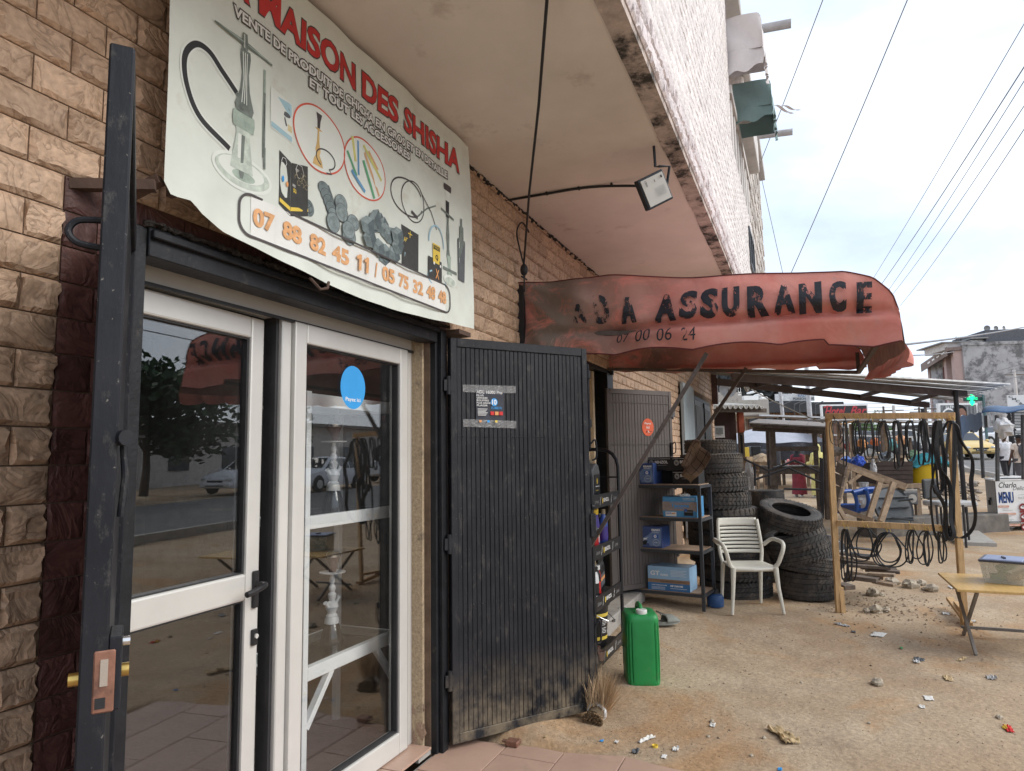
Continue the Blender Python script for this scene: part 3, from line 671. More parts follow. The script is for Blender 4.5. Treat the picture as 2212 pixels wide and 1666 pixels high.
# round sticker on the right-hand pane
P = Panel(flatmap((2.685, DY+.010, 1.845), (1, 0, 0), (0, 0, 1), (0, -1, 0)))
P.disc(m_lblue, 0, 0, .097, .103, 40)
P.text(m_pw, 'Payez ici', -.058, .058, -.072, -.048, .015)
st = P.build(leafR, 'sticker')
# ------------------------------------------------------------------ white display stand and hookahs inside
T = .035
st = thing('display_stand', 'white square-tube display stand with glass shelves behind the right-hand glass pane', 'shelf', (2.6, .3, .035))
X0, X1, Y0, Y1 = 2.585, 3.36, .30, .70
for x in (X0, X1):
    for y in (Y0, Y1):
        b = MB(); b.box(x-T/2, x+T/2, y-T/2, y+T/2, .035, 1.83 if y == Y0 else 1.78); b.build('post', m_white, st, bevel=.002)
for z in (.535, 1.215, 1.79):
    b = MB(); q = T/2
    b.box(X0+q, X1-q, Y0-q, Y0+q, z-.03, z+.03); b.box(X0+q, X1-q, Y1-q, Y1+q, z-.02, z+.02); b.box(X0-q, X0+q, Y0+q, Y1-q, z-.02, z+.02); b.box(X1-q, X1+q, Y0+q, Y1-q, z-.02, z+.02)
    b.build('shelf_frame', m_white, st, bevel=.002)
    if z < 1.7:
        b = MB(); b.box(X0+q, X1-q, Y0+q, Y1-q, z+.02, z+.026); b.build('glass_shelf', glassmat('shelf_glass', .16, (.85, .9, .9)) if 'shelf_glass' not in MATS else MATS['shelf_glass'], st)
for sx, x in ((1, X0), (-1, X1)):
    b = MB(); b.bar((x+sx*.02, Y0, .30), (x+sx*.2, Y0, .51), .03, .03, (0, 1, 0)); b.build('brace', m_white, st)
m_marble = mat('white_marbled_ceramic', (.74, .74, .74), .3, 0, .04, 8, 0, stain=(.10, .10, .11), samt=.8, ssc=7, sthr=.60)
m_smoke = glassmat('smoked_glass', .12, (.32, .32, .33)); m_clay = mat('brown_clay', (.10, .06, .055), .6); m_chrome = mat('chrome', (.7, .7, .7), .2, .9, 0, bump=0)
def hookah(loc, label, s=1.0, m=None, bowl=True):
    m = m or m_marble; t = thing('hookah', label, 'hookah', loc, 0, 'hookahs on the display stand'); S = s
    b = MB(); b.lathe([(.0, .0), (.072*S, 0), (.075*S, .01), (.045*S, .12*S), (.035*S, .135*S)], 28, cap=False); o = b.build('vase', m_smoke, None, smooth=True); o.parent = t
    b = MB(); b.lathe([(.04, .12), (.046, .125), (.044, .15), (.036, .165), (.038, .17), (.026, .185), (.03, .2), (.043, .225), (.036, .25), (.018, .262), (.026, .285), (.028, .30), (.016, .318), (.022, .335), (.022, .35), (.012, .365), (.018, .38), (.017, .40), (.012, .415), (.012, .44)], 24, cap=False)
    b.tube([(.03, 0, .225), (.06, 0, .26), (.07, 0, .275)], .011, 8, rs=[.01, .011, .015]); b.tube([(-.03, 0, .222), (-.058, 0, .25), (-.066, 0, .26)], .011, 8, rs=[.01, .011, .015])
    b.xf(Matrix.Scale(S, 4)); o = b.build('stem', m, None, smooth=True); o.parent = t
    b = MB(); b.lathe([(.0, .43), (.082, .436), (.084, .442), (.0, .441)], 28, cap=False); b.xf(Matrix.Scale(S, 4)); o = b.build('tray', m, None, smooth=True); o.parent = t
    if bowl:
        b = MB(); b.lathe([(.022, .44), (.03, .47), (.028, .49), (.045, .52), (.05, .545), (.0, .545)], 24, cap=False); b.xf(Matrix.Scale(S, 4)); o = b.build('bowl', m_clay, None, smooth=True); o.parent = t
        b = MB(); b.lathe([(.052, .535), (.054, .55), (.04, .565), (.0, .575)], 24, cap=False); b.xf(Matrix.Scale(S, 4)); o = b.build('lid', m_chrome, None, smooth=True); o.parent = t
    return t
hookah((3.0, .46, .562), 'white marbled hookah standing on the lower glass shelf', .82)
hookah((3.0, .46, 1.242), 'white marbled hookah standing on the middle glass shelf', .82)
hookah((2.70, .50, 1.242), 'cream hookah half hidden behind the left post of the stand', .8, mat('cream_ceramic', (.7, .66, .42), .4), False)

# ------------------------------------------------------------------ black steel gates
def gate_mesh(t, W, Hh, n, m, z0, thick=.04, bands=(), edgebar=True):
    """local: x 0..W from the hinge, y thickness, z from 0"""
    b = MB(); q = thick/2
    b.box(0, .04, -q, q, z0, z0+Hh); b.box(W-.04, W, -q, q, z0, z0+Hh); b.box(.04, W-.04, -q, q, z0+Hh-.05, z0+Hh); b.box(.04, W-.04, -q, q, z0, z0+.05)
    o = b.build('frame', m, None, bevel=.003); o.parent = t
    b = MB(); b.box(.03, W-.03, -.002, .006, z0+.02, z0+Hh-.02); o = b.build('backing_sheet', m, None); o.parent = t
    sw = (W-.08)/n; me = None
    for i in range(n):
        if me is None:
            b = MB(); b.box(.0012, sw-.0012, -.013, -.002, 0, Hh-.10); me = b.mesh('slat', m)
        o = link('slat', me, None, t, (.04+i*sw, random.uniform(-.0015, .0015), z0+.05)); bv = o.modifiers.new('bevel', 'BEVEL'); bv.width = .002; bv.segments = 1
    for k, z in enumerate(bands):
        b = MB(); rr = random.Random(k)
        for i in range(n*2): b.ball((.05+i*(W-.1)/(n*2), -.014, z+rr.uniform(-.004, .004)), .0055, .002, rr.uniform(.002, .005), 6, 4, .5, i+k*50)
        o = tag(b.build('weld_seam', m, None), kind='stuff'); o.parent = t
def vspeck():
    m = bpy.data.materials.new('scratched_black_paint'); m.use_nodes = True; t = m.node_tree; N = t.nodes; L = t.links; b = N['Principled BSDF']
    b.inputs['Roughness'].default_value = .5; b.inputs['Specular IOR Level'].default_value = .28
    co = N.new('ShaderNodeTexCoord').outputs['Object']; oi = N.new('ShaderNodeObjectInfo').outputs['Random']
    wp = N.new('ShaderNodeNewGeometry').outputs['Position']
    def nz(s, d=5, st=None, r=.6):
        src = wp
        if st: q = N.new('ShaderNodeMapping'); q.inputs['Scale'].default_value = st; L.new(wp, q.inputs[0]); src = q.outputs[0]
        n = N.new('ShaderNodeTexNoise'); n.inputs['Scale'].default_value = s; n.inputs['Detail'].default_value = d; n.inputs['Roughness'].default_value = r; L.new(src, n.inputs['Vector']); return n.outputs['Fac']
    def mr(f, a, c, lo=0, hi=1): r = N.new('ShaderNodeMapRange'); r.inputs[1].default_value = a; r.inputs[2].default_value = c; r.inputs[3].default_value = lo; r.inputs[4].default_value = hi; L.new(f, r.inputs[0]); return r.outputs[0]
    def mix(f, a, c):
        x = N.new('ShaderNodeMix'); x.data_type = 'RGBA'; L.new(f, x.inputs[0])
        for i, k in ((6, a), (7, c)):
            if isinstance(k, tuple): x.inputs[i].default_value = (*k, 1)
            else: L.new(k, x.inputs[i])
        return x.outputs[2]
    c = mix(mr(nz(5, 6), .35, .7), (.009, .010, .014), (.019, .020, .025))
    c = mix(mr(nz(22, 10, (1, 1, .5), .8), .545, .63, 0, .42), c, (.10, .092, .08))          # worn scuffs
    c = mix(mr(nz(95, 3), .68, .73, 0, .6), c, (.26, .24, .21))                              # pale specks
    z = N.new('ShaderNodeSeparateXYZ'); L.new(wp, z.inputs[0])
    lowf = N.new('ShaderNodeMath'); lowf.operation = 'MULTIPLY'; L.new(mr(z.outputs['Z'], .45, .0), lowf.inputs[0]); L.new(mr(nz(9, 8, None, .7), .40, .62), lowf.inputs[1])
    c = mix(lowf.outputs[0], c, (.20, .16, .11))                                              # mud splash near the ground
    L.new(c, b.inputs['Base Color'])
    u = N.new('ShaderNodeBump'); u.inputs['Strength'].default_value = .5; u.inputs['Distance'].default_value = .004; L.new(nz(30, 8, (1, 1, .4)), u.inputs['Height']); L.new(u.outputs[0], b.inputs['Normal'])
    MATS[m.name] = m; return m
m_gate = vspeck()
gate = thing('metal_gate', 'open scuffed black slatted steel gate with a small poster, right of the glass doors', 'gate', (3.30, -.075, 0))
gate_mesh(gate, .93, 2.135, 30, m_gate, .03, bands=(.72, 1.18, 1.62))
gate.rotation_euler = (0, 0, math.atan2(-.55, .75))
for z in (.35, 1.05, 1.9):
    b = MB(); b.cyl((-.012, -.015, z-.05), (-.012, -.015, z+.05), .013, n=10); b.box(-.04, .03, -.022, -.008, z-.03, z+.03); o = b.build('hinge', m_gate, None, smooth=True); o.parent = gate
b = MB(); W = .93
b.cyl((W+.012, -.01, .02), (W+.012, -.01, .55), .008, n=8)
for z in (.14, .3): b.cyl((W+.012, -.01, z-.02), (W+.012, -.01, z+.03), .016, n=10)
b.cyl((W+.012, -.01, 1.55), (W+.012, -.01, 2.07), .008, n=8)
for z in (1.7, 2.0): b.cyl((W+.012, -.01, z-.02), (W+.012, -.01, z+.03), .016, n=10)
b.tube(spline([(W+.012, -.02, .5), (W+.035, -.03, .53), (W+.04, -.03, .42), (W+.02, -.02, .40)], 5), .006, 6)
b.tube(spline([(W+.012, -.02, 1.58), (W+.04, -.03, 1.6), (W+.045, -.03, 1.5), (W+.02, -.02, 1.48)], 5), .006, 6)
o = b.build('bolt', m_gate, None, smooth=True); o.parent = gate
b = MB(); b.box(W-.01, W+.03, -.03, .03, 1.02, 1.16); b.cyl((W+.01, 0, 1.2), (W+.035, 0, 1.2), .02, n=10); o = b.build('lock', m_gate, None, bevel=.003); o.parent = gate
# poster taped on the gate (a thing of its own)
gm = Matrix.Rotation(math.atan2(-.55, .75), 4, 'Z'); go = V((3.30, -.075, 0))
gfn = lambda u, v, h=0: go+gm @ V((u, -.0165-h, v))
po = thing('poster', 'small dark product poster taped with clear tape onto the black gate', 'poster', gfn(.25, 1.78))
m_tape = mat('clear_tape', (.42, .42, .42), .25, 0, .2, 20, .8, 40, alpha=.38, spec=.8)
P = Panel(gfn); P.rect(mat('poster_dark', (.03, .032, .045), .4, var=.3, sc=20, bump=0), .155, .335, 1.69, 1.885)
P.text(m_pw, 'ADL 16000 Pro', .16, .325, 1.862, 1.88, .01)
for i, tx in enumerate(('PLUS', 'GRANDES', 'BOUFFEES', 'PLUS GRAND', 'PLAISIR')): P.text(m_pw, tx, .16, .16+.008*len(tx)+.012, 1.846-.014*i, 1.856-.014*i, .01)
P.disc(m_lblue, .27, 1.815, .022, .022); P.text(m_lblue, '15.000 Fr', .25, .32, 1.775, 1.79, .01); P.text(m_pw, '10', .255, .285, 1.80, 1.83, .03)
for i, mm in enumerate((m_red, m_orange, m_red)): P.rect(mm, .245+.028*i, .268+.028*i, 1.742, 1.762)
for i in range(6): P.line(m_pw, [(.162, 1.775-.007*i), (.225-.006*(i % 3), 1.775-.007*i)], .0025)
for i, mm in enumerate((m_orange, m_lblue, m_yel)): P.rect(mm, .17+.05*i, .185+.05*i, 1.70, 1.712)
P.build(po, 'print')
for v0 in (1.865, 1.675):
    b = MB(); b.grid(lambda u, v: gfn(.075+u*.34, v0+v*.042+.006*u*(1 if v0 > 1.8 else -1), .002+.0015*sin(u*40+v*9)*sin(v*7+u*11)), 40, 5); b.build('tape', m_tape, po)
# left leaf, swung out towards the camera and seen edge-on
gl = thing('metal_gate', 'black steel gate leaf left of the glass doors, seen edge-on with its lock', 'gate', (1.385, -.03, 0))
gate_mesh(gl, 1.083, 2.12, 32, m_gate, .05, .036, bands=(.72, 1.18, 1.62))
gl.rotation_euler = (0, 0, math.atan2(-.853, -.677))
W = 1.083
def gpart(name, b, m, **k):
    o = b.build(name, m, None, **k); o.parent = gl; return o
b = MB(); b.tube(spline([(W-.03, -.018, 1.885), (W-.03, -.05, 1.88), (W-.03, -.062, 1.862), (W-.03, -.05, 1.845), (W-.03, -.018, 1.84)], 6), .0055, 8); gpart('pull_ring', b, m_gate, smooth=True)
b = MB(); b.cyl((W-.03, .012, 1.54), (W+.004, .030, 1.54), .012, n=14); b.tube([(W-.02, .026, 1.53), (W-.02, .030, 1.48), (W-.02, .026, 1.42)], .0055, 8); gpart('slide_bolt', b, m_gate, smooth=True)
m_rust = mat('brown_lock_plate', (.26, .13, .09), .5, .4, .25, 30, .2, 50, stain=(.08, .05, .04), samt=.6, ssc=20, sthr=.5); m_brass = mat('brass', (.55, .38, .12), .3, .9, .15, 20, 0)
b = MB(); b.box(W-.004, W+.002, .0, .028, 1.140, 1.228); lk = gpart('lock_plate', b, m_rust, bevel=.002)
b = MB(); b.box(W-.09, W-.004, .018, .036, 1.14, 1.245); gpart('lock_case', b, m_gate, bevel=.002)
b = MB(); b.box(W+.002, W+.0035, .009, .019, 1.178, 1.216); gpart('faceplate', b, m_chrome); 
b = MB(); b.box(W+.002, W+.0034, .004, .017, 1.147, 1.162); gpart('latch_hole', b, m_ink)
b = MB(); b.cyl((W-.03, .036, 1.232), (W-.03, .046, 1.232), .007, n=16); gpart('knob', b, m_chrome, smooth=True)
b = MB(); b.cyl((W-.03, .036, 1.19), (W-.03, .046, 1.19), .010, n=16); gpart('cylinder', b, m_brass, smooth=True); b = MB(); b.cyl((W-.03, -.018, 1.185), (W-.03, -.032, 1.185), .010, n=16); gpart('cylinder', b, m_brass, smooth=True)

# ------------------------------------------------------------------ vinyl banner over the door
m_vinyl = mat('pale_vinyl', (.66, .70, .64), .45, 0, .08, 4, .12, 14, stain=(.50, .47, .36), samt=.45, ssc=5, sthr=.57, bd=.008)
def by(x, z):
    return -.150-.007*sin(x*4.2+.5)*(3.3-z)-.0035*sin(x*11+z*5)-.0025*sin(x*23-z*9)
bfn = lambda u, v, h=0: V((u, by(u, v)-.001-h, v))
def blow(x):   # drooping lower edge
    pts = ((1.395, 2.33), (1.42, 2.295), (1.49, 2.302), (1.53, 2.275), (1.62, 2.245), (1.8, 2.225), (2.03, 2.205), (2.3, 2.19), (2.6, 2.185), (3.0, 2.205), (3.46, 2.235))
    for (a, p), (c, q) in zip(pts, pts[1:]):
        if x <= c: return p+(q-p)*(x-a)/(c-a)
    return pts[-1][1]
ban = thing('banner', 'large pale vinyl hookah-shop banner with red heading and orange phone numbers above the glass doors', 'sign', (2.4, -.15, 2.7))
b = MB(); b.grid(lambda u, v: bfn(1.395+u*(2.065-.04*v), blow(1.395+u*2.065)*(1-v)+3.30*v, -.001), 90, 22); o = b.build('vinyl_sheet', m_vinyl, ban, smooth=True)
P = Panel(bfn, .00025)
m_bred = mat('banner_red', (.50, .035, .035), .5, var=.15, sc=6, bump=0); m_bor = mat('banner_orange', (.68, .36, .16), .5, var=.25, sc=40, bump=0); m_out = mat('banner_dark', (.06, .05, .05), .5, var=.2, bump=0); m_pale = mat('banner_white', (.74, .75, .72), .5, var=.05, bump=0)
def outl(t, u0, u1, v0, v1, m, mo, bd, bo, e, sub=1, **k):
    P.text(mo, t, u0-e, u1+e, v0-e, v1+e, bo, sub=sub, **k); P.text(m, t, u0, u1, v0, v1, bd, sub=sub, **k)
for tx, a, c in (('LA', 1.54, 1.71), ('MAISON', 1.755, 2.325), ('DES', 2.375, 2.655), ('SHISHA', 2.71, 3.285)): outl(tx, a, c, 3.085, 3.205, m_bred, m_out, .035, .05, .006)
outl('VENTE DE PRODUIT DE CHICHA EN GROS ET EN DETAILLE', 1.635, 3.145, 3.003, 3.042, m_pale, m_out, .035, .09, .006)
outl('ET TOUT LES ACCESSOIRES', 2.025, 2.765, 2.95, 2.988, m_pale, m_out, .035, .09, .006)
P.h = .0004
# phone number pill
def pill(m, u0, u1, v0, v1, r, n=8):
    o = []
    for cx, cy, a in ((u1-r, v1-r, 0), (u0+r, v1-r, pi/2), (u0+r, v0+r, pi), (u1-r, v0+r, 3*pi/2)): o += [(cx+r*cos(a+pi/2*i/n), cy+r*sin(a+pi/2*i/n)) for i in range(n+1)]
    return o
o = pill(None, 1.685, 3.15, 2.262, 2.408, .05); 
sub = []
for i in range(12): P.rect(m_pale, 1.735+i*(1.365/12), 1.735+(i+1)*(1.365/12), 2.264, 2.406)
P.line(m_out, o, .009, True)
for tx, a, c in (('07', 1.742, 1.842), ('88', 1.885, 1.99), ('82', 2.035, 2.14), ('45', 2.185, 2.295), ('/', 2.48, 2.50), ('05', 2.535, 2.635), ('75', 2.672, 2.765), ('32', 2.80, 2.885), ('48', 2.915, 3.0), ('48', 3.03, 3.105)): P.text(m_bor, tx, a, c, 2.302, 2.37, .045, sub=1)
P.h = .0004
P.h = .010
for q in (2.362, 2.415): P.line(m_bor, [(q, 2.302), (q, 2.37)], .019); P.line(m_bor, [(q+.002, 2.366), (q-.022, 2.350)], .014)
P.h = .0004
# big hookah print
def lathe2(m, cx, prof):
    P.poly(m, [(cx+r, z) for r, z in prof]+[(cx-r, z) for r, z in reversed(prof)])
m_halo = mat('print_halo', (.72, .76, .71), .5, var=.04, bump=0); m_lsage = mat('print_pale_sage', (.50, .57, .50), .5, var=.25, sc=30, bump=0)
P.ring(m_halo, 1.695, 2.47, .125, .055, .012); P.disc(m_lsage, 1.695, 2.47, .118, .05); P.disc(m_halo, 1.69, 2.478, .10, .038); P.disc(m_sage, 1.70, 2.46, .05, .018)
lathe2(m_lsage, 1.69, [(.05, 2.475), (.042, 2.53), (.03, 2.6), (.035, 2.63)]); lathe2(m_halo, 1.683, [(.012, 2.48), (.016, 2.6)]); lathe2(m_silver, 1.69, [(.006, 2.45), (.012, 2.47), (.006, 2.49), (.008, 2.6)])
lathe2(m_sage, 1.69, [(.045, 2.62), (.05, 2.65), (.047, 2.675), (.036, 2.68)]); lathe2(m_silver, 1.69, [(.034, 2.675), (.042, 2.70), (.030, 2.73), (.020, 2.76), (.014, 2.82), (.022, 2.88), (.02, 2.905)])
for dx in (-.012, -.003, .006): P.line(m_halo, [(1.69+dx*1.2, 2.71), (1.69+dx*.6, 2.80), (1.69+dx, 2.895)], .0035)
P.disc(m_silver, 1.68, 2.70, .012, .012); P.line(m_silver, [(1.555, 2.932), (1.69, 2.928), (1.82, 2.922)], .014, ws=[.006, .02, .008]); P.line(m_sage, [(1.565, 2.934), (1.69, 2.931), (1.81, 2.925)], .005)
lathe2(m_silver, 1.686, [(.012, 2.905), (.010, 2.965)]); P.line(m_halo, [(1.683, 2.91), (1.683, 2.96)], .003)
P.h = .0004; hp = [(p.x, p.y) for p in spline([V((1.655, 2.735, 0)), V((1.60, 2.78, 0)), V((1.545, 2.82, 0)), V((1.49, 2.815, 0)), V((1.452, 2.755, 0)), V((1.463, 2.67, 0)), V((1.52, 2.585, 0)), V((1.635, 2.53, 0))], 8)]
P.line(m_halo, hp, .034); P.line(m_ink, hp, .020)
P.line(m_silver, [(1.655, 2.735), (1.675, 2.71)], .014)
P.line(m_sage, [(1.783, 2.885), (1.785, 2.6)], .011); P.line(m_silver, [(1.785, 2.80), (1.786, 2.56)], .011); P.line(m_ink, [(1.786, 2.76), (1.787, 2.62)], .003); P.line(m_silver, [(1.788, 2.6), (1.79, 2.52)], .018, ws=[.012, .009])
P.h = .0004
# blue card
P.poly(m_halo, [(1.818, 2.845), (1.935, 2.83), (1.935, 2.675), (1.818, 2.69)]); mb = mat('card_blue', (.36, .55, .62), .5, var=.15, bump=0)
P.poly(mb, [(1.822, 2.84), (1.93, 2.826), (1.93, 2.78), (1.822, 2.79)]); P.poly(m_yel if 0 else mat('card_sand', (.6, .52, .3), .5, bump=0), [(1.88, 2.745), (1.93, 2.74), (1.93, 2.715), (1.85, 2.72)]); P.poly(mb, [(1.822, 2.715), (1.93, 2.70), (1.93, 2.68), (1.822, 2.695)])
P.text(m_dgrey, 'ADALYA', 1.832, 1.918, 2.797, 2.818, .01); P.line(m_dgrey, [(1.885, 2.775), (1.9, 2.73)], .008); P.disc(m_dgrey, 1.90, 2.775, .022, .010)
P.h = .0004
# two ringed pictures
mcr = mat('ring_red', (.62, .10, .06), .5, bump=0)
P.disc(m_halo, 2.095, 2.765, .155, .128, 40); P.ring(mcr, 2.095, 2.765, .155, .128, .007, 44); lathe2(mat('gold', (.62, .42, .16), .5, var=.2, sc=30, bump=0), 2.09, [(.030, 2.655), (.024, 2.68), (.01, 2.70), (.016, 2.72), (.008, 2.75), (.005, 2.80), (.025, 2.805), (.004, 2.81)])
lathe2(m_out, 2.09, [(.008, 2.81), (.010, 2.84), (.018, 2.87)]); P.ring(m_out, 2.135, 2.70, .055, .038, .006, 30, -1.2, 4.2); P.line(m_out, [(2.155, 2.665), (2.17, 2.65), (2.14, 2.645)], .006)
P.h = .0004; P.disc(m_halo, 2.405, 2.765, .158, .13, 40); P.ring(mcr, 2.405, 2.765, .158, .13, .007, 44)
mo2 = mat('tube_orange', (.65, .38, .2), .5, bump=0); my2 = mat('tube_yellow', (.62, .6, .2), .5, bump=0); mg2 = mat('tube_green', (.12, .38, .2), .5, bump=0); mb2 = mat('tube_blue', (.12, .3, .5), .5, bump=0)
for mm, p, q, ww in ((my2, (2.30, 2.87), (2.33, 2.77), .018), (mb2, (2.345, 2.87), (2.355, 2.72), .014), (my2, (2.39, 2.87), (2.53, 2.76), .016), (mo2, (2.40, 2.84), (2.51, 2.68), .016), (mg2, (2.39, 2.80), (2.47, 2.655), .018), (mg2, (2.265, 2.79), (2.34, 2.71), .014), (mb2, (2.30, 2.72), (2.40, 2.66), .016), (mo2, (2.43, 2.86), (2.50, 2.80), .012)): P.line(mm, [p, q], ww)
P.h = .0004
# charcoal box
mbx = mat('box_black', (.035, .035, .03), .5, var=.3, sc=40, bump=0)
P.poly(mbx, [(1.862, 2.622), (1.925, 2.60), (1.925, 2.395), (1.862, 2.42)]); P.poly(mbx, [(1.927, 2.60), (2.03, 2.628), (2.03, 2.43), (1.927, 2.395)]); P.poly(m_yel, [(1.865, 2.445), (1.925, 2.43), (1.925, 2.415), (1.865, 2.43)]); P.poly(m_yel, [(1.927, 2.43), (2.03, 2.46), (2.03, 2.448), (1.927, 2.415)])
P.text(m_pw, 'FRESH COCO', 1.955, 2.0, 2.575, 2.59, .01); P.text(m_pw, 'FRESH COCO', 1.935, 1.985, 2.513, 2.523, .01); P.text(m_yel, 'supreme', 1.94, 2.02, 2.485, 2.508, .02); P.ring(m_pw, 1.978, 2.585, .026, .03, .002, 6); P.ring(m_pw, 1.885, 2.585, .014, .018, .002, 6); P.disc(m_lblue, 1.88, 2.52, .006, .012); P.disc(m_orange, 1.903, 2.508, .006, .01)
for i in range(10): P.ring(mat('gilt', (.4, .34, .2), .5, bump=0), 1.955+.0075*i, 2.555+.02*sin(i*2.1), .009, .009, .0018, 12, i, i+4)
P.h = .0004
# round and cube charcoal
mch = mat('charcoal_print', (.15, .19, .195), .7, var=.35, sc=40, bump=0); mch2 = mat('charcoal_print_light', (.22, .27, .275), .7, var=.35, sc=40, bump=0)
P.disc(mch, 2.035, 2.465, .032, .034, 20); P.ring(m_ink, 2.035, 2.465, .02, .02, .002, 16); P.line(m_ink, [(2.01, 2.47), (2.035, 2.465), (2.055, 2.485)], .002); P.line(m_ink, [(2.035, 2.465), (2.04, 2.44)], .002)
P.poly(mch, [(2.095, 2.575), (2.155, 2.60), (2.21, 2.525), (2.205, 2.48), (2.16, 2.465)])
for q in range(5): P.disc(mch2 if q == 4 else mch, 2.125+.015*q, 2.575-.022*q, .034, .028, 20); P.ring(m_ink, 2.125+.015*q, 2.575-.022*q, .034, .028, .0015, 20)
for cx, cy, r in ((2.235, 2.55, .042), (2.24, 2.515, .042), (2.185, 2.455, .045), (2.315, 2.495, .038), (2.29, 2.43, .042), (2.285, 2.455, .04)): P.disc(mch2, cx, cy, r, r*.9, 22); P.ring(m_ink, cx, cy, r, r*.9, .0015, 22); P.ring(mch, cx, cy, r*.6, r*.5, .002, 18)
P.h = .0004; rr = random.Random(5)
for i in range(17):
    cx, cy = 2.40+.26*rr.random(), 2.43+.14*rr.random()
    if i < 5: cx, cy = 2.48+.03*i, 2.58-.01*i
    s = .046; a = rr.uniform(0, 1); R = lambda x, y: (cx+x*cos(a)-y*sin(a), cy+x*sin(a)+y*cos(a))
    P.poly(mch2, [R(-s, .2*s), R(0, .6*s), R(s, .2*s), R(0, -.2*s)]); P.poly(mch, [R(-s, .2*s), R(0, -.2*s), R(0, -1.3*s), R(-s, -.8*s)]); P.poly(mat('charcoal_print_dark', (.10, .13, .14), .7, var=.3, sc=40, bump=0), [R(0, -.2*s), R(s, .2*s), R(s, -.8*s), R(0, -1.3*s)])
P.h = .0004
# hoses, small hookahs, packets
P.ring(m_out, 2.75, 2.76, .135, .088, .008, 40, .5, 6.0); P.ring(m_out, 2.80, 2.755, .10, .10, .006, 40); P.line(m_silver, [(2.82, 2.68), (2.93, 2.765), (3.02, 2.81)], .008); P.line(m_out, [(2.86, 2.83), (2.97, 2.76), (3.02, 2.68)], .006); P.line(m_out, [(2.78, 2.70), (2.84, 2.685)], .016)
P.h = .0004; P.poly(mbx, [(2.70, 2.612), (2.852, 2.605), (2.852, 2.42), (2.705, 2.42)]); P.text(m_yel, 'ADALYA', 2.72, 2.835, 2.535, 2.56, .01); P.line(m_yel, [(2.775, 2.56), (2.775, 2.60)], .005); P.line(m_yel, [(2.757, 2.585), (2.793, 2.585)], .005); P.disc(m_halo, 2.755, 2.475, .018, .022); P.text(mb, 'LOVE', 2.73, 2.84, 2.46, 2.485, .01); P.rect(m_pw, 2.74, 2.82, 2.432, 2.442)
P.ring(mat('hose_blue', (.32, .5, .6), .5, bump=0), 3.02, 2.60, .08, .10, .009, 30, 0, pi); P.ring(MATS['hose_blue'], 3.02, 2.42, .09, .04, .008, 30, pi*.7, 2*pi)
P.rect(m_yel, 2.975, 3.055, 2.50, 2.60); P.rect(m_ink, 2.98, 3.05, 2.57, 2.592); P.text(m_yel, '1 KILO', 2.985, 3.045, 2.575, 2.588, .01); P.text(m_ink, 'Q', 3.0, 3.03, 2.515, 2.545, .03); P.rect(mbx, 2.93, 3.07, 2.405, 2.52); P.disc(m_pw, 2.985, 2.495, .008); P.disc(m_pw, 3.055, 2.495, .008); P.text(m_orange, 'x', 3.0, 3.04, 2.42, 2.47, 0)
P.h = .0004; lathe2(m_out, 3.15, [(.038, 2.935), (.042, 2.95), (.040, 2.97), (.022, 2.972)]); lathe2(m_halo, 3.15, [(.018, 2.90), (.026, 2.935)]); lathe2(m_ink, 3.15, [(.018, 2.79), (.02, 2.88)]); P.line(m_silver, [(3.075, 2.815), (3.225, 2.80)], .012); lathe2(m_silver, 3.155, [(.02, 2.57), (.012, 2.62), (.018, 2.70), (.010, 2.76), (.014, 2.79)]); lathe2(m_sage, 3.16, [(.026, 2.47), (.012, 2.52), (.022, 2.58)]); P.disc(m_halo, 3.165, 2.445, .07, .03); P.disc(m_lsage, 3.165, 2.44, .055, .022); P.line(m_silver, [(3.09, 2.50), (3.24, 2.50)], .016)
lathe2(m_dgrey, 3.30, [(.04, 2.475), (.042, 2.49), (.042, 2.70), (.036, 2.71)]); lathe2(m_silver, 3.30, [(.03, 2.60), (.034, 2.70), (.022, 2.71), (.02, 2.78), (.008, 2.79), (.008, 2.83)]); P.line(m_halo, [(3.275, 2.50), (3.275, 2.69)], .004)
P.build(ban, 'print')
# brackets that carry the banner
b = MB(); b.bar((1.36, -.16, 2.30), (1.22, 0, 2.28), .03, .03); b.build('bracket', mat('brown_angle_iron', (.09, .055, .04), .7), ban); b = MB(); b.box(3.30, 3.44, -.14, 0, 2.185, 2.21); b.build('bracket', MATS['brown_angle_iron'], ban); b = MB(); b.bar((1.40, -.13, 2.34), (1.36, 0, 2.28), .03, .03)
b.build('bracket', mat('brown_angle_iron', (.09, .055, .04), .7), ban)
for x in (1.43, 3.41): b = MB(); b.box(x, x+.02, -.142, -.12, 2.3, 3.3); b.build('upright', MATS['brown_angle_iron'], ban)
b = MB(); b.tube([(2.06, -.14, 2.2), (2.10, -.16, 2.16), (2.13, -.17, 2.17), (2.15, -.16, 2.2)], .006, 6)
b.build('hook', MATS['brown_angle_iron'], ban)

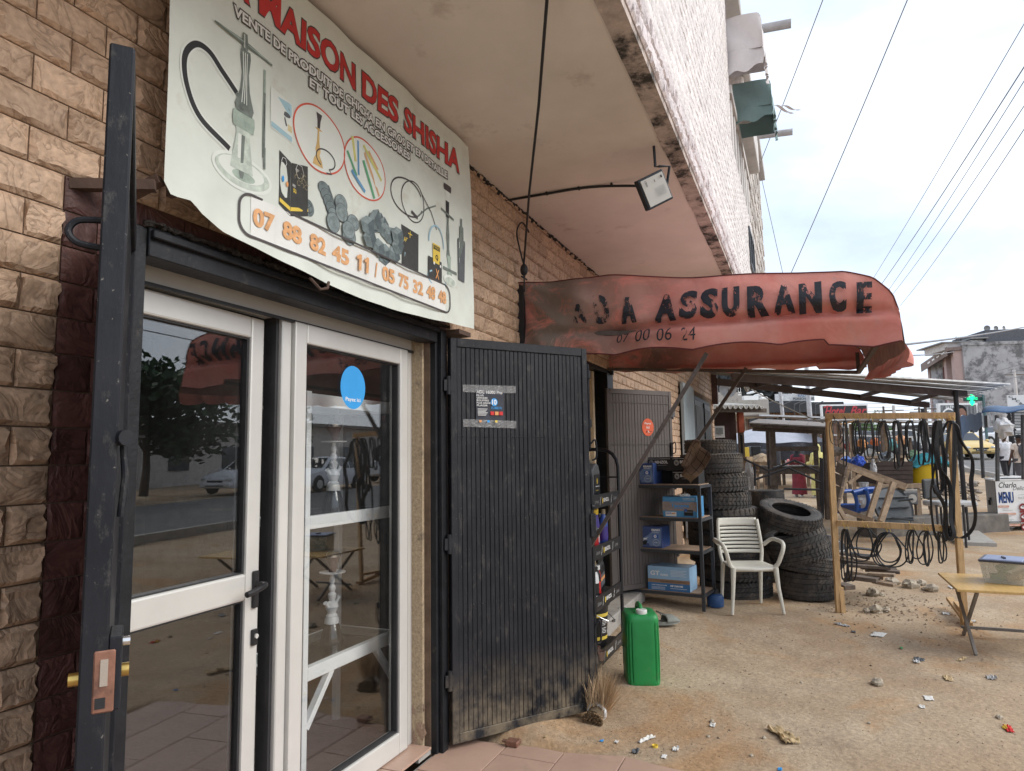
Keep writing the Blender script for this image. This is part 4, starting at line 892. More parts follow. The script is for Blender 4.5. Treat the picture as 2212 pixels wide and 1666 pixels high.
# ------------------------------------------------------------------ flood light under the soffit, its cable, hanging wire
fl = thing('floodlight', 'square black and silver LED floodlight hanging under the soffit', 'floodlight', (4.25, -1.03, 3.25))
c4 = [at_d(1378, 390, 4.02), at_d(1433, 366, 4.06), at_d(1455, 426, 4.10), at_d(1403, 455, 4.06)]
ctr = sum(c4, V((0, 0, 0)))/4; e1 = (c4[1]-c4[0]+c4[2]-c4[3]).normalized(); n_ = e1.cross((c4[3]-c4[0]).normalized()).normalized()
if n_.dot(CAM-ctr) < 0: n_ = -n_
e2 = n_.cross(e1).normalized(); w1 = (c4[1]-c4[0]).length; w2 = (c4[3]-c4[0]).length; pass
if e2.dot(c4[3]-c4[0]) < 0: e2 = -e2
m_ldr = mat('floodlight_glass', (.50, .49, .46), .25, var=.04, bump=0)
b = MB(); b.obox(ctr-n_*.03, e1*w1, e2*w2, n_*.05); b.build('housing', mat('floodlight_body', (.02, .025, .035), .45), fl, bevel=.006, seg=2)
b = MB(); b.obox(ctr-n_*.002, e1*w1*.86, e2*w2*.86, n_*.008); b.build('lens', m_ldr, fl)
P = Panel(flatmap(ctr+n_*.0025, e1, e2, n_)); q = w1*.86/2
for i in range(10): P.line(m_grey, [(-q*.15, -q*.1+i*q*.07), (q*.75, -q*.1+i*q*.07)], .0016)
P.text(m_ink, '120W', -q*.9, -q*.45, -q*.75, -q*.6, .02, rot=1.5); P.text(m_ink, 'X', q*.0, q*.14, -q*.75, -q*.55, .02); P.rect(m_ink, q*.65, q*.8, -q*.85, -q*.65)
P.build(fl, 'marking')
b = MB(); b.tube([ctr+e1*(w1/2+.008)-n_*.03, ctr+e1*(w1/2+.012)+V((0, 0, .10)), ctr+e1*(w1/2-.06)+V((0, 0, .13)), ctr+V((0, 0, .14)), V((ctr.x-.02, ctr.y, 3.33))], .009, 6); b.build('bracket', MATS['floodlight_body'], fl)
p = [V((4.33, -.015, 3.325)), V((4.32, -.3, 3.318)), V((4.33, -.53, 3.320)), V((4.36, -.75, 3.31)), V((4.33, ctr.y+.06, 3.24)), ctr-n_*.04]
b = MB(); b.tube(spline(p, 6), .009, 6); b.build('cable', m_ink, fl, smooth=True)
for k in (1, 2, 3): b = MB(); b.box(p[k].x-.012, p[k].x+.012, p[k].y-.006, p[k].y+.006, 3.31, 3.332); b.build('clip', m_ink, fl)
# cable hanging from above with its clamp
hw = thing('hanging_cable', 'dark cable hanging down beside the banner to a black clamp over the red awning', 'cable', (4.3, -.2, 2.8))
cl_ = at_y(1132, 583, -.08); tp = at_z(1187, -70, 3.32); hk = at_y(1133, 492, -.03)
b = MB(); b.tube([tp, tp.lerp(cl_, .3)+V((.01, 0, 0)), tp.lerp(cl_, .6)+V((0, .008, 0)), cl_+V((0, 0, .05)), cl_], .007, 6); b.build('wire', m_ink, hw)
b = MB(); b.tube(spline([cl_+V((0, 0, .03)), cl_+V((-.05, .03, .25)), hk+V((-.06, 0, .02)), hk+V((.05, .0, .01)), hk+V((.06, -.01, -.02))], 6), .006, 6); b.build('loop', m_ink, hw)
b = MB(); b.ball(cl_, .028, .028, .045, 10, 8); b.cyl(cl_-V((.05, 0, .06)), cl_+V((.05, 0, -.06)), .006, n=6); b.cyl(cl_, cl_-V((0, 0, .16)), .006, n=6); b.build('clamp', m_ink, hw, smooth=True)
# ------------------------------------------------------------------ red awning
def fabric_red():
    m = bpy.data.materials.new('faded_red_canvas'); m.use_nodes = True; t = m.node_tree; N = t.nodes; L = t.links; b = N['Principled BSDF']
    b.inputs['Roughness'].default_value = .7; b.inputs['Specular IOR Level'].default_value = .25
    wp = N.new('ShaderNodeNewGeometry').outputs['Position']
    def nz(s, d=6, st=None, r=.6, dist=0):
        src = wp
        if st: q = N.new('ShaderNodeMapping'); q.inputs['Scale'].default_value = st; L.new(wp, q.inputs[0]); src = q.outputs[0]
        n = N.new('ShaderNodeTexNoise'); n.inputs['Scale'].default_value = s; n.inputs['Detail'].default_value = d; n.inputs['Roughness'].default_value = r; n.inputs['Distortion'].default_value = dist; L.new(src, n.inputs['Vector']); return n.outputs['Fac']
    def mr(f, a, c, lo=0, hi=1): r = N.new('ShaderNodeMapRange'); r.inputs[1].default_value = a; r.inputs[2].default_value = c; r.inputs[3].default_value = lo; r.inputs[4].default_value = hi; L.new(f, r.inputs[0]); return r.outputs[0]
    def mul(a, c): x = N.new('ShaderNodeMath'); x.operation = 'MULTIPLY'; L.new(a, x.inputs[0]); L.new(c, x.inputs[1]); return x.outputs[0]
    def mix(f, a, c):
        x = N.new('ShaderNodeMix'); x.data_type = 'RGBA'; L.new(f, x.inputs[0])
        for i, k in ((6, a), (7, c)):
            if isinstance(k, tuple): x.inputs[i].default_value = (*k, 1)
            else: L.new(k, x.inputs[i])
        return x.outputs[2]
    c = mix(mr(nz(3), .3, .7), (.62, .20, .165), (.72, .34, .285))
    sx = N.new('ShaderNodeSeparateXYZ'); L.new(wp, sx.inputs[0]); Y = sx.outputs['Y']
    mould = mul(mr(Y, -1.35, -.35), mr(nz(2.6, 10, (1, 1, 1.8), .75, 1.0), .38, .52)); c = mix(mould, c, (.23, .185, .155))     # grey mould where the canvas meets the wall
    c = mix(mul(mr(Y, -.9, -2.1), mr(nz(6, 7, (1, 1, .5), .7), .5, .62, 0, .55)), c, (.60, .30, .26))                          # bleached patches
    c = mix(mr(nz(11, 9, (1, 1, .4), .75), .62, .68, 0, .5), c, (.56, .42, .38))
    L.new(c, b.inputs['Base Color'])
    u = N.new('ShaderNodeBump'); u.inputs['Strength'].default_value = .35; u.inputs['Distance'].default_value = .03; L.new(nz(5, 4, (1, 1, 1), .5, 1), u.inputs['Height']); L.new(u.outputs[0], b.inputs['Normal'])
    tr = N.new('ShaderNodeBsdfTranslucent'); L.new(c, tr.inputs[0]); ms = N.new('ShaderNodeMixShader'); ms.inputs[0].default_value = .07; o = N['Material Output']
    L.new(b.outputs[0], ms.inputs[1]); L.new(tr.outputs[0], ms.inputs[2]); L.new(ms.outputs[0], o.inputs[0]); MATS[m.name] = m; return m
m_awn = fabric_red(); m_iron = mat('rusty_iron_bar', (.13, .11, .10), .6, .4, .25, 12, .3, 50, stain=(.16, .08, .05), samt=.6, ssc=12, sthr=.55)
AX0, AX1 = 4.5, 6.95
aw = thing('awning', 'weathered red canvas awning with black hand-painted insurance lettering', 'awning', (AX0, 0, 2.4))
def prof(t):
    """outline of the awning from the wall (t=0) over the top to the lower front (t=1): (y, z)"""
    pts = ((0, 2.755), (-.7, 2.72), (-1.4, 2.655), (-1.95, 2.60), (-2.12, 2.575), (-2.27, 2.52), (-2.37, 2.43), (-2.40, 2.33), (-2.41, 2.22), (-2.415, 2.09))
    k = t*(len(pts)-1); i = min(int(k), len(pts)-2); f = k-i; return (pts[i][0]+(pts[i+1][0]-pts[i][0])*f, pts[i][1]+(pts[i+1][1]-pts[i][1])*f)
def topz(y):
    P_ = ((0, 2.755), (.7, 2.72), (1.4, 2.655), (1.95, 2.60), (2.12, 2.575), (2.27, 2.52), (2.37, 2.43), (2.40, 2.33), (2.42, 2.25))
    for (a, p), (c, q) in zip(P_, P_[1:]):
        if y <= c: return p+(q-p)*(y-a)/(c-a)
    return 2.2
def lowz(y):     # scalloped lower hem of the side panel, y>0 outward
    base = 2.315-.075*min(1, y/.5)-.02*y+.0
    hem = .028*abs(sin(pi*(y-.18)/.52)) if y > .18 else 0
    return base-.045+hem-(.03 if y > 2 else 0)
def sidefn(X, sgn=1):
    def fn(u, v, h=0):
        if sgn < 0: v = v+.0
        # u = distance from the wall, v = height
        y = -u; t = (v-lowz(u))/max(.05, (topz(u)-lowz(u)))
        wr = .055*sin(3.1*u+6.5*(2.75-v))*min(1, u*2)*max(0, min(1, (2.45-u)*3))+.030*sin(7*u-11*v+.8)+.010*sin(19*u+7*v)*max(0, 1-abs(u-.5))
        fold = -.075*math.exp(-((v-(2.37-.015*u))/.028)**2)*min(1, u*1.3)*(1 if u < 2.2 else max(0, (2.42-u)/.22))
        fan_ = math.atan2(2.80-v, u+.12); wr += .030*math.exp(-u*1.1)*(1-abs(sin(fan_*9)))*min(1, u*5)+.016*(1-abs(sin(2.6*u+7*v)))*min(1, u)
        bel = .05*sin(pi*min(1, max(0, t)))*sin(pi*min(1, u/2.42))
        return V((X-sgn*(wr+fold+bel+h), y, v))
    return fn
fn0 = sidefn(AX0, 1); fn1 = sidefn(AX1, -1)
for fn, nm in ((fn0, 'side_panel'), (fn1, 'side_panel')):
    up_ = 0 if fn is fn0 else .13; b = MB(); b.grid(lambda u, v: fn(u*2.405, (lowz(u*2.405)+up_)*(1-v)+topz(u*2.405)*v, 0), 110, 30); o = b.build(nm, m_awn, aw, smooth=True, sharp=80)
def topf(u, v):
    y, z = prof(v); z += .14*u*max(0, (2.35-z)/.26) if z < 2.35 else 0; X = AX0+(AX1-AX0)*u; s = fn0(-y, z).x-AX0; s1 = fn1(-y, z).x-AX1
    sag = -.03*sin(pi*u)*sin(pi*min(1, v*1.3))-.012*abs(sin(pi*u*3))*(v > .1)
    return V((X+s*(1-u)+s1*u, y, z+sag))
b = MB(); b.grid(topf, 40, 36); o = b.build('top_sheet', mat('low_bounce_awning_top', (.50, .31, .28), .8, stain=(.40, .36, .32), samt=.7, ssc=2), aw, smooth=True, sharp=80)  # bleached tone chosen to cut red bounce onto the soffit above
def frontval(u, v):
    X = AX0+(AX1-AX0)*u; g_ = .07*sin(u*2*pi*9); z = 2.13+.16*u-v*(.11+.035*abs(sin(u*pi*9)))
    return V((X, -2.415-g_*.6*v-.02*sin(v*3), z+.012*sin(u*9)))
b = MB(); b.grid(frontval, 260, 8); o = b.build('front_valance', m_awn, aw, smooth=True, sharp=80)
# dark piping along hems
b = MB(); b.tube([fn0(u*.024, lowz(u*.024)+.003, .004) for u in range(101)], .0045, 5); b.tube([fn0(u*.024, topz(u*.024), .002) for u in range(101)], .004, 5); b.build('piping', mat('dark_red_piping', (.12, .03, .03), .8), aw)
b = MB(); b.box(AX0-.03, AX0+.01, -.05, .0, 2.30, 2.76); b.box(AX1-.01, AX1+.03, -.05, 0, 2.35, 2.72); b.box(AX0, AX1, -.04, 0, 2.70, 2.74); b.build('wall_batten', m_ink, aw)
b = MB()
for X in (AX0+.09, AX1-.09):
    b.bar((X, -.02, 2.40), (X, -2.33, 2.22), .03, .03); b.bar((X, -2.33, 2.22), (X, -2.33, 2.40), .03, .03)
b.bar((AX0+.09, -2.33, 2.22), (AX1-.09, -2.33, 2.22), .03, .03); b.bar((AX0+.09, -1.3, 2.62), (AX1-.09, -1.3, 2.62), .03, .03)
b.build('frame', m_iron, aw)
s1 = at_x(1527, 763, AX0+.06); s2 = at_x(1272, 1185, AX0+.06); d = (s2-s1); s3 = s1+d*((s1.y-0.02)/(s1.y-s2.y)) if False else s1+d*((-.02-s1.y)/d.y)
b = MB(); b.bar(s1, s3, .026, .024); b.build('strut', m_iron, aw)
s1 = at_x(1612, 795, AX1-.1); s2 = at_x(1499, 963, AX1-.1); d = s2-s1; s3 = s1+d*1.06
b = MB(); b.bar(s1, s3, .04, .03); b.build('strut', m_iron, aw)
# hand-painted lettering
def worn(name, amt):
    m = mat(name, (.020, .024, .034), .6, var=.3, sc=12, bump=0); t = m.node_tree; N = t.nodes; L = t.links; b = N['Principled BSDF']
    wp = N.new('ShaderNodeNewGeometry').outputs['Position']; q = N.new('ShaderNodeMapping'); q.inputs['Scale'].default_value = (1, 1, .45); L.new(wp, q.inputs[0])
    n = N.new('ShaderNodeTexNoise'); n.inputs['Scale'].default_value = 17; n.inputs['Detail'].default_value = 9; n.inputs['Roughness'].default_value = .75; L.new(q.outputs[0], n.inputs['Vector'])
    r = N.new('ShaderNodeMapRange'); r.inputs[1].default_value = amt; r.inputs[2].default_value = amt+.03; r.inputs[3].default_value = 1; r.inputs[4].default_value = 0; L.new(n.outputs['Fac'], r.inputs[0]); L.new(r.outputs[0], b.inputs['Alpha']); return m
m_let = worn('worn_black_letters', .555); m_let2 = worn('very_worn_letters', .475); m_let3 = worn('thin_worn_letters', .525)
P = Panel(fn0, .0015); P.h = .006
def uv(x, y, X=AX0): p = at_x(x, y, X-.03); return (-p.y, p.z)
src = lambda x, y: ((2000+.7685*x)/1.8445, (1000+.7685*y)/1.8445)
for ch, xa, ya, xb, yb, mm in (('A', 372, 290, 442, 372, m_let2), ('D', 482, 240, 555, 368, m_let2), ('A', 606, 243, 692, 365, m_let3), ('A', 785, 222, 905, 362, m_let), ('S', 920, 207, 1018, 352, m_let), ('S', 1030, 203, 1128, 348, m_let), ('U', 1142, 200, 1240, 340, m_let), ('R', 1270, 195, 1385, 338, m_let), ('A', 1405, 188, 1520, 328, m_let), ('N', 1535, 182, 1662, 325, m_let), ('C', 1690, 180, 1785, 315, m_let), ('E', 1830, 180, 1922, 315, m_let)):
    u0, v1 = uv(*src(xa, ya)); u1, v0 = uv(*src(xb, yb)); uu, vv0 = uv(*src(xa, yb)); [P.text(mm, ch, u0+.004+q, u1-.004+q, v0, v1, .035, shear=.04, sub=3) for q in (-.006, .006)]
for tx, xa, xb, mm in (('07', 588, 660, m_let3), ('00', 695, 778, m_let), ('06', 812, 893, m_let), ('24', 935, 1015, m_let)):
    u0, v1 = uv(*src(xa, 412 if tx != '07' else 430)); u1, v0 = uv(*src(xb, 470)); P.text(mm, tx, u0, u1, v0, v1, .0, shear=.15, sub=2)
P.build(aw, 'lettering')

# ------------------------------------------------------------------ torn canvas awnings on the upper floor
m_wc = mat('dirty_white_canvas', (.60, .57, .57), .85, 0, .1, 3, .2, 20, stain=(.40, .38, .38), samt=.5, ssc=3, sthr=.55)
m_gc = mat('grey_green_canvas', (.17, .25, .245), .85, 0, .12, 3, .2, 20, stain=(.08, .11, .12), samt=.5, ssc=4, sthr=.6)
def small_awning(nm_label, X0, X1, z0, z1, yo, m, sk, torn=False):
    t = thing('awning', nm_label, 'awning', (X0, -1.2, z0))
    def pr_(s): return (YO+.02+(yo-YO)*min(1, s*1.25), z1-.03*s-(z1-z0-.03)*max(0, (s-.72)/.28)**1.6)
    b = MB(); b.grid(lambda u, v: V((X0+(X1-X0)*u, pr_(v)[0]+.01*sin(u*9), pr_(v)[1])), 16, 12); b.build('cover', m, t, smooth=True, sharp=80)
    for X in (X0, X1):
        b = MB()
        def f(u, v, X=X): y, z = pr_(u); return V((X-.012*sin(u*6+v*5), y, z0+(z-z0)*v))
        b.grid(f, 14, 8); o = b.build('side_panel', m, t, smooth=True, sharp=80)
        if X != X0: continue
        def k(u, v, X=X): y = YO+.02+(yo-YO)*u; return V((X-.03*sin(u*5+v)-.02*v, y-.01*sin(v*4), z0-v*(sk*(1+.5*(1-u))+.022*sin(u*11+2))))
        b = MB(); b.grid(k, 22, 6); b.build('skirt', m, t, smooth=True, sharp=80)
    b = MB(); b.grid(lambda u, v: V((X0+(X1-X0)*u, yo-.02*sin(u*30)*v, z0-v*(sk+.02*sin(u*17)))), 40, 5); b.build('front_valance', m, t, smooth=True, sharp=80)
    if torn:
        b = MB()
        for q, (a, c, L) in enumerate(((X0-.02, yo-.02, .32), (X0+.03, yo-.1, .22), (X0-.01, YO+.05, .34), (X0-.03, YO+.12, .26))):
            pts = [V((a-.02*sin(j), c+(.18*(j/8) if q < 2 else .02*sin(j*2))*(-1), z0-sk*.3-L*j/8*(.5 if q < 2 else 1))) for j in range(9)]
            b.ribbon(pts, (.3, 1, .2), .045, .003)
        b.build('torn_strip', m_wc, t)
    return t
small_awning('dirty white canvas awning box on the upper floor of the shop building', 7.9, 8.45, 6.12, 6.56, -1.68, m_wc, .20)
small_awning('torn grey-green canvas awning on the upper floor below the white one', 8.65, 9.5, 5.79, 6.14, -1.73, m_gc, .14, True)
# ------------------------------------------------------------------ oil rack between the gate and the second shop
m_rack = mat('rack_black', (.018, .018, .02), .4, .1, .15, 10, .05)
ZR = 0.03
rk = thing('oil_rack', 'black arched metal shelf rack full of motor oil beside the open black gate', 'shelf', (4.64, -.47, ZR))
RX0, RX1, RY0, RY1 = 4.66, 5.42, -.46, -.10
for X, top in ((RX0, 1.50), (RX1, 1.56)):
    b = MB(); r = .14
    pts = [(X, RY0, ZR)]+[(X, RY0, top-r)]+[(X, RY0+r-r*cos(a), top-r+r*sin(a)) for a in (.4, .8, 1.2, 1.57)]+[(X, RY1-r+r*sin(a), top-r+r*cos(a)) for a in (0, .4, .8, 1.2, 1.57)]+[(X, RY1, ZR)]
    b.tube(pts, .014, 8); b.build('end_frame', m_rack, rk, smooth=True, sharp=50)
    b = MB(); b.box(X-.006, X+.006, RY0, RY1, 1.33, 1.342); b.build('crossbar', m_rack, rk)
SHZ = (1.185, .83, .48, .10)
for z in SHZ:
    b = MB(); b.box(RX0+.01, RX1-.01, RY0+.01, RY1, z-.012, z); sh = b.build('shelf', m_rack, rk)
    b = MB(); b.box(RX0+.015, RX1-.015, RY0-.004, RY0+.01, z-.05, z+.045); b.build('price_rail', m_rack, sh)
    P = Panel(flatmap((RX0, RY0-.004, z-.003), (1, 0, 0), (0, 0, 1), (0, -1, 0)))
    for q in (.20, .50): P.line(m_pw, [(q, -.03), (q+.03, .03)], .006)
    P.text(m_pw, 'BENZOL', .29, .44, -.012, .016, .03); P.disc(m_yel, .265, .0, .013, .022, 14); P.text(m_grey, 'Lubricants', .06, .16, -.012, .014, .0, shear=.4); P.text(m_grey, 'Lubricants', .56, .66, -.012, .014, .0, shear=.4)
    P.build(rk, 'rail_print')
def bottle(lbl, loc, r, h, body, cap, label_m=None, flat=.6, capr=.35, nm='oil_bottle', cat='bottle', grp='bottles on the oil rack', rz=0, lt=None):
    t = thing(nm, lbl, cat, loc, rz, grp)
    b = MB(); b.lathe([(.0, 0), (r*.96, 0), (r, h*.03), (r, h*.62), (r*.85, h*.74), (r*capr*1.05, h*.84), (r*capr, h*.88)], 16, sy=flat); o = b.build('body', body, None, smooth=True, sharp=50); o.parent = t
    b = MB(); b.lathe([(r*capr*1.15, h*.87), (r*capr*1.15, h), (0, h)], 12); o = b.build('cap', cap, None, smooth=True, sharp=40); o.parent = t
    if label_m:
        b = MB(); b.lathe([(r*1.012, h*.15), (r*1.012, h*.52)], 16, sy=flat, cap=False); o = b.build('label', label_m, None, smooth=True); o.parent = t
        if lt:
            b = MB(); b.lathe([(r*1.03, h*.32), (r*1.03, h*.42)], 16, sy=flat, cap=False); o = b.build('label_band', lt, None, smooth=True); o.parent = t
    return t
pl = lambda n, c: mat(n, c, .35, var=.05, bump=0, spec=.5)
bl_red, bl_blk, bl_pur, bl_blu, bl_wht, bl_gry = pl('bottle_red', (.5, .02, .02)), pl('bottle_black', (.015, .015, .017)), pl('bottle_purple', (.06, .04, .25)), pl('bottle_blue', (.04, .09, .35)), pl('bottle_white', (.7, .7, .7)), pl('bottle_grey', (.17, .18, .19))
cap_y, cap_w, cap_k, cap_g = pl('cap_yellow', (.75, .5, .03)), pl('cap_white', (.75, .75, .72)), pl('cap_black', (.02, .02, .02)), pl('cap_gold', (.3, .24, .15))
# top shelf: two grey canisters with grip
for i, (x, l) in enumerate(((4.86, 'grey oil canister with gold cap on the top rack shelf, nearer the gate'), (5.13, 'grey oil canister with gold cap on the top rack shelf, nearer the pillar'))):
    t = thing('oil_canister', l, 'canister', (x, -.30, 1.185), 0, 'oil canisters on the top rack shelf')
    b = MB(); b.prism([(-.10, 0), (.10, 0), (.105, .05), (.10, .20), (.07, .25), (.02, .265), (-.03, .262), (-.10, .22), (-.105, .05)], lambda u, v, h: V((u, h, v)), -.065, .065); o = b.build('body', bl_gry, None, bevel=.014, seg=3); o.parent = t
    b = MB(); b.tube(spline([V((-.09, 0, .20)), V((-.085, 0, .26)), V((-.03, 0, .28)), V((.02, 0, .262))], 5), .014, 8); o = b.build('handle', bl_gry, None, smooth=True); o.parent = t
    b = MB(); b.cyl((.04, 0, .255), (.04, 0, .295), .025, n=16); o = b.build('cap', cap_g, None, smooth=True); o.parent = t
    b = MB(); b.box(-.07, .08, -.069, -.0645, .03, .18); o = b.build('label', bl_blk, None); o.parent = t
    P = Panel(flatmap((0, -.0695, .0), (1, 0, 0), (0, 0, 1), (0, -1, 0))); P.disc(m_yel, 0, .13, .018, .022); P.line(m_pw, [(-.05, .09), (.05, .09)], .006); P.line(m_yel, [(-.05, .06), (.03, .06)], .005)
    for k, (bb, mm) in P.mb.items(): o = tag(bb.build('label_print', mm, None), kind='stuff'); o.parent = t
z = .83
sp = [(4.74, -.41, bl_red, cap_w, bl_wht, .22, 'red bottle with white label on the second rack shelf, nearest the gate'), (4.82, -.38, bl_red, cap_k, bl_wht, .23, 'red bottle with black cap second from the gate on the second rack shelf'),
      (4.90, -.40, bl_blk, cap_k, bl_red, .21, 'dark bottle with red label between red and purple cans on the second shelf'), (4.99, -.38, bl_pur, cap_y, bl_wht, .28, 'purple spray can with yellow cap and white label, first of two'), (5.07, -.36, bl_pur, cap_y, bl_red, .28, 'purple spray can with yellow cap and red label, second of two'),
      (5.16, -.40, bl_blu, cap_g, bl_pur, .27, 'blue tin with gold cap on the second rack shelf'), (5.24, -.36, bl_pur, cap_w, bl_blu, .23, 'purple and blue can at the far end of the second rack shelf')]
for x, y, bd, cp, lb, h, l in sp: bottle(l, (x, y, z), .036, h, bd, cp, lb, .95, .7 if cp is cap_y else .45, lt=m_yel if bd is bl_pur else None)
z = .48
for i, (x, y, bd, cp, lb, h, l) in enumerate(((4.73, -.42, bl_blu, cap_y, bl_wht, .21, 'small blue bottle with yellow cap on the third shelf beside the gate'), (4.80, -.40, bl_wht, cap_y, bl_blu, .22, 'white bottle with yellow cap and blue label on the third shelf'), (4.87, -.41, bl_wht, cap_k, bl_blk, .23, 'white bottle with black cap and black label on the third shelf'),
      (4.95, -.40, bl_blk, cap_w, bl_red, .23, 'black bottle with white cap and red label on the third shelf'), (5.03, -.38, bl_red, cap_w, bl_blk, .22, 'red bottle with white cap among black ones on the third shelf'))): bottle(l, (x, y, z), .036, h, bd, cp, lb, .7, .5)
for i, l in enumerate(('first slim black oil bottle after the red one on the third shelf', 'second slim black oil bottle after the red one on the third shelf', 'third slim black oil bottle after the red one on the third shelf', 'last slim black oil bottle at the far end of the third shelf')):
    bottle(l, (5.12+.068*i, -.36+.01*i, z), .031, .25, bl_blk, cap_k, m_dgrey, .7, .42, lt=m_orange)
# oil bucket on the lowest shelf
t = thing('bucket', 'black motor oil bucket with gold label on the lowest rack shelf', 'bucket', (5.12, -.28, .10))
b = MB(); b.lathe([(0, 0), (.125, 0), (.145, .30), (.150, .30), (.150, .315)], 32); o = b.build('body', bl_blk, None, smooth=True, sharp=40); o.parent = t
b = MB(); b.lathe([(.158, .30), (.158, .335), (.135, .34), (.12, .36), (0, .36)], 32); o = b.build('lid', bl_blk, None, smooth=True, sharp=40); o.parent = t
b = MB(); b.lathe([(.1315, .055), (.1335, .08)], 32, cap=False); b.lathe([(.140, .22), (.1415, .245)], 32, cap=False); o = b.build('label_stripes', m_yel, None, smooth=True); tag(o, kind='stuff'); o.parent = t
b = MB()
for i in range(11):
    for k in range(2):
        a0 = -2.1+k*.62; n = 6; z = .095+i*.011
        if (i*3+k) % 5: 
            r = .128+.0667*z+.0008; b.add([V((r*cos(a0+q*.075*(1 if (i % 3) else .7)), r*sin(a0+q*.075*(1 if (i % 3) else .7)), zz)) for q in range(n) for zz in (z, z+.004)], [(2*q, 2*q+2, 2*q+3, 2*q+1) for q in range(n-1)])
o = tag(b.build('label_text', m_pw, None), kind='stuff'); o.parent = t
b = MB(); b.tube(spline([V((-.155, 0, .29)), V((-.08, -.17, .20)), V((.07, -.175, .18)), V((.155, 0, .29))], 6), .003, 5); b.cyl((.0, -.18, .182), (.06, -.18, .178), .009, n=8); o = b.build('handle', m_chrome, None); o.parent = t
for i in range(3):
    t = thing('clay_cup', ('clay cup lowest in front of the oil bucket', 'clay cup in the middle, in front of the oil bucket', 'clay cup nearest the oil bucket')[i], 'cup', (4.76+.06*i, -.46+.05*i, .10+.01*i), 0, 'clay cups under the rack')
    b = MB(); b.lathe([(0, 0), (.028, 0), (.038, .06), (.034, .06), (.026, .01), (0, .01)], 18, cap=False); o = b.build('cup', mat('clay_pink', (.42, .26, .19), .8), None, smooth=True); o.parent = t
# second rack pole seen behind (long dark bar leaning)

# ------------------------------------------------------------------ jerrycan
m_green = mat('green_plastic', (.018, .25, .065), .42, 0, .12, 4, .06, 20, stain=(.16, .17, .09), samt=.4, ssc=6, sthr=.55)
t = thing('jerrycan', 'green plastic jerrycan with white cap standing on the dirt before the oil rack', 'jerrycan', (4.80, -.74, GZ), math.atan2(-.94, .34)*0)
Z0 = GZ+.005
def can(u, v):
    a = 2*pi*u; w2, d2 = .118, .135; n = 5
    cx = abs(cos(a))**(2/n)*(1 if cos(a) >= 0 else -1); cy = abs(sin(a))**(2/n)*(1 if sin(a) >= 0 else -1)
    z = v*.49; k = 1-.10*max(0, (.06-v)/.06)**2-.12*max(0, (v-.93)/.07)**2
    bel = 1+.035*sin(pi*v)
    rib = 0
    if .08 < v < .90: rib = -.012*max(0, cos((a*16)/1.0))*(1 if abs(cos(a)) < .86 and abs(sin(a)) < .98 else 0)*(1 if abs(abs(cos(a))-.62) < .26 else 0)
    return V((cx*(w2*k*bel+rib), cy*(d2*k*bel+rib), z))
b = MB(); b.grid(can, 96, 30)
b.grid(lambda u, v: V((can(u, 1).x*(1-v), can(u, 1).y*(1-v), .49+.012*sin(v*pi/2)-.045*max(0, v-.35)*(1-abs(sin(2*pi*u))*.2))), 48, 6); b.grid(lambda u, v: V((can(u, 0).x*v, can(u, 0).y*v, 0)), 48, 2)
o = b.build('body', m_green, None, smooth=True, sharp=60); o.parent = t
b = MB(); b.tube(spline([V((0, .115, .485)), V((0, .09, .52)), V((0, .0, .528)), V((0, -.04, .515)), V((0, -.06, .475))], 6), .02, 10); b.xf(Matrix.Diagonal((.85, 1, 1, 1))); o = b.build('handle', m_green, None, smooth=True); o.parent = t
b = MB(); b.cyl((0, -.078, .455), (0, -.078, .487), .036, n=20); o = b.build('neck', m_green, None, smooth=True); o.parent = t
b = MB(); b.lathe([(.038, .482), (.040, .485), (.040, .515), (.036, .519), (0, .519)], 24, (0, -.078, 0)); o = b.build('cap', cap_w, None, smooth=True, sharp=40, bevel=0); o.parent = t
b = MB()
for i in range(24): a = 2*pi*i/24; b.box(-.001, .001, -.001, .001, 0, 0); 
t.rotation_euler = (0, 0, radians(-68)); t.scale = (.95, .95, .96)

# ------------------------------------------------------------------ straw broom lying against the gate
t = thing('broom', 'short straw hand broom standing bristles up on its tied head by the gate foot', 'broom', (3.98, -.66, GZ))
b = MB(); rr = random.Random(8); c = V((3.98, -.66, GZ+.05))
for i in range(900):
    a = rr.uniform(0, 2*pi); q = sqrt(rr.random())*.052; base = c+V((cos(a)*q*.5, sin(a)*q, sin(a)*q*.2))
    d = V((.38+rr.gauss(0, .22), -.10+rr.gauss(0, .34), .92+rr.gauss(0, .12))).normalized(); L = rr.uniform(.16, .31); m1 = base+d*L*.55; e = base+d*L+V((rr.gauss(0, .008), rr.gauss(0, .008), -abs(rr.gauss(0, .012))))
    s = V((-d.y, d.x, 0)).normalized()*.0016
    b.add([base-s, base+s, m1+s*.8, m1-s*.8, e], [(0, 1, 2, 3), (3, 2, 4)])
tag(b.build('straws', mat('straw', (.58, .42, .26), .8, var=.1, isl=.45, bump=0), t), kind='stuff')
b = MB()
for i in range(420):
    a = rr.uniform(0, 2*pi); q = sqrt(rr.random())*.055; p = V((3.955, -.655, GZ+.045))+V((-.035+rr.uniform(-.012, .008), cos(a)*q*1.15, sin(a)*q*.8)); b.cyl(p, p+V((-.014, rr.uniform(-.003, .003), rr.uniform(-.004, .004))), .0028, n=5)
tag(b.build('cut_ends', mat('straw_end', (.20, .13, .07), .9, isl=.5, bump=0), t), kind='stuff')
b = MB(); b.cyl((3.925, -.655, GZ+.045), (3.985, -.66, GZ+.06), .052, .045, 20); b.build('head', mat('straw_head', (.12, .085, .05), .9, sc=60, bump=1), t, smooth=True, sharp=50)
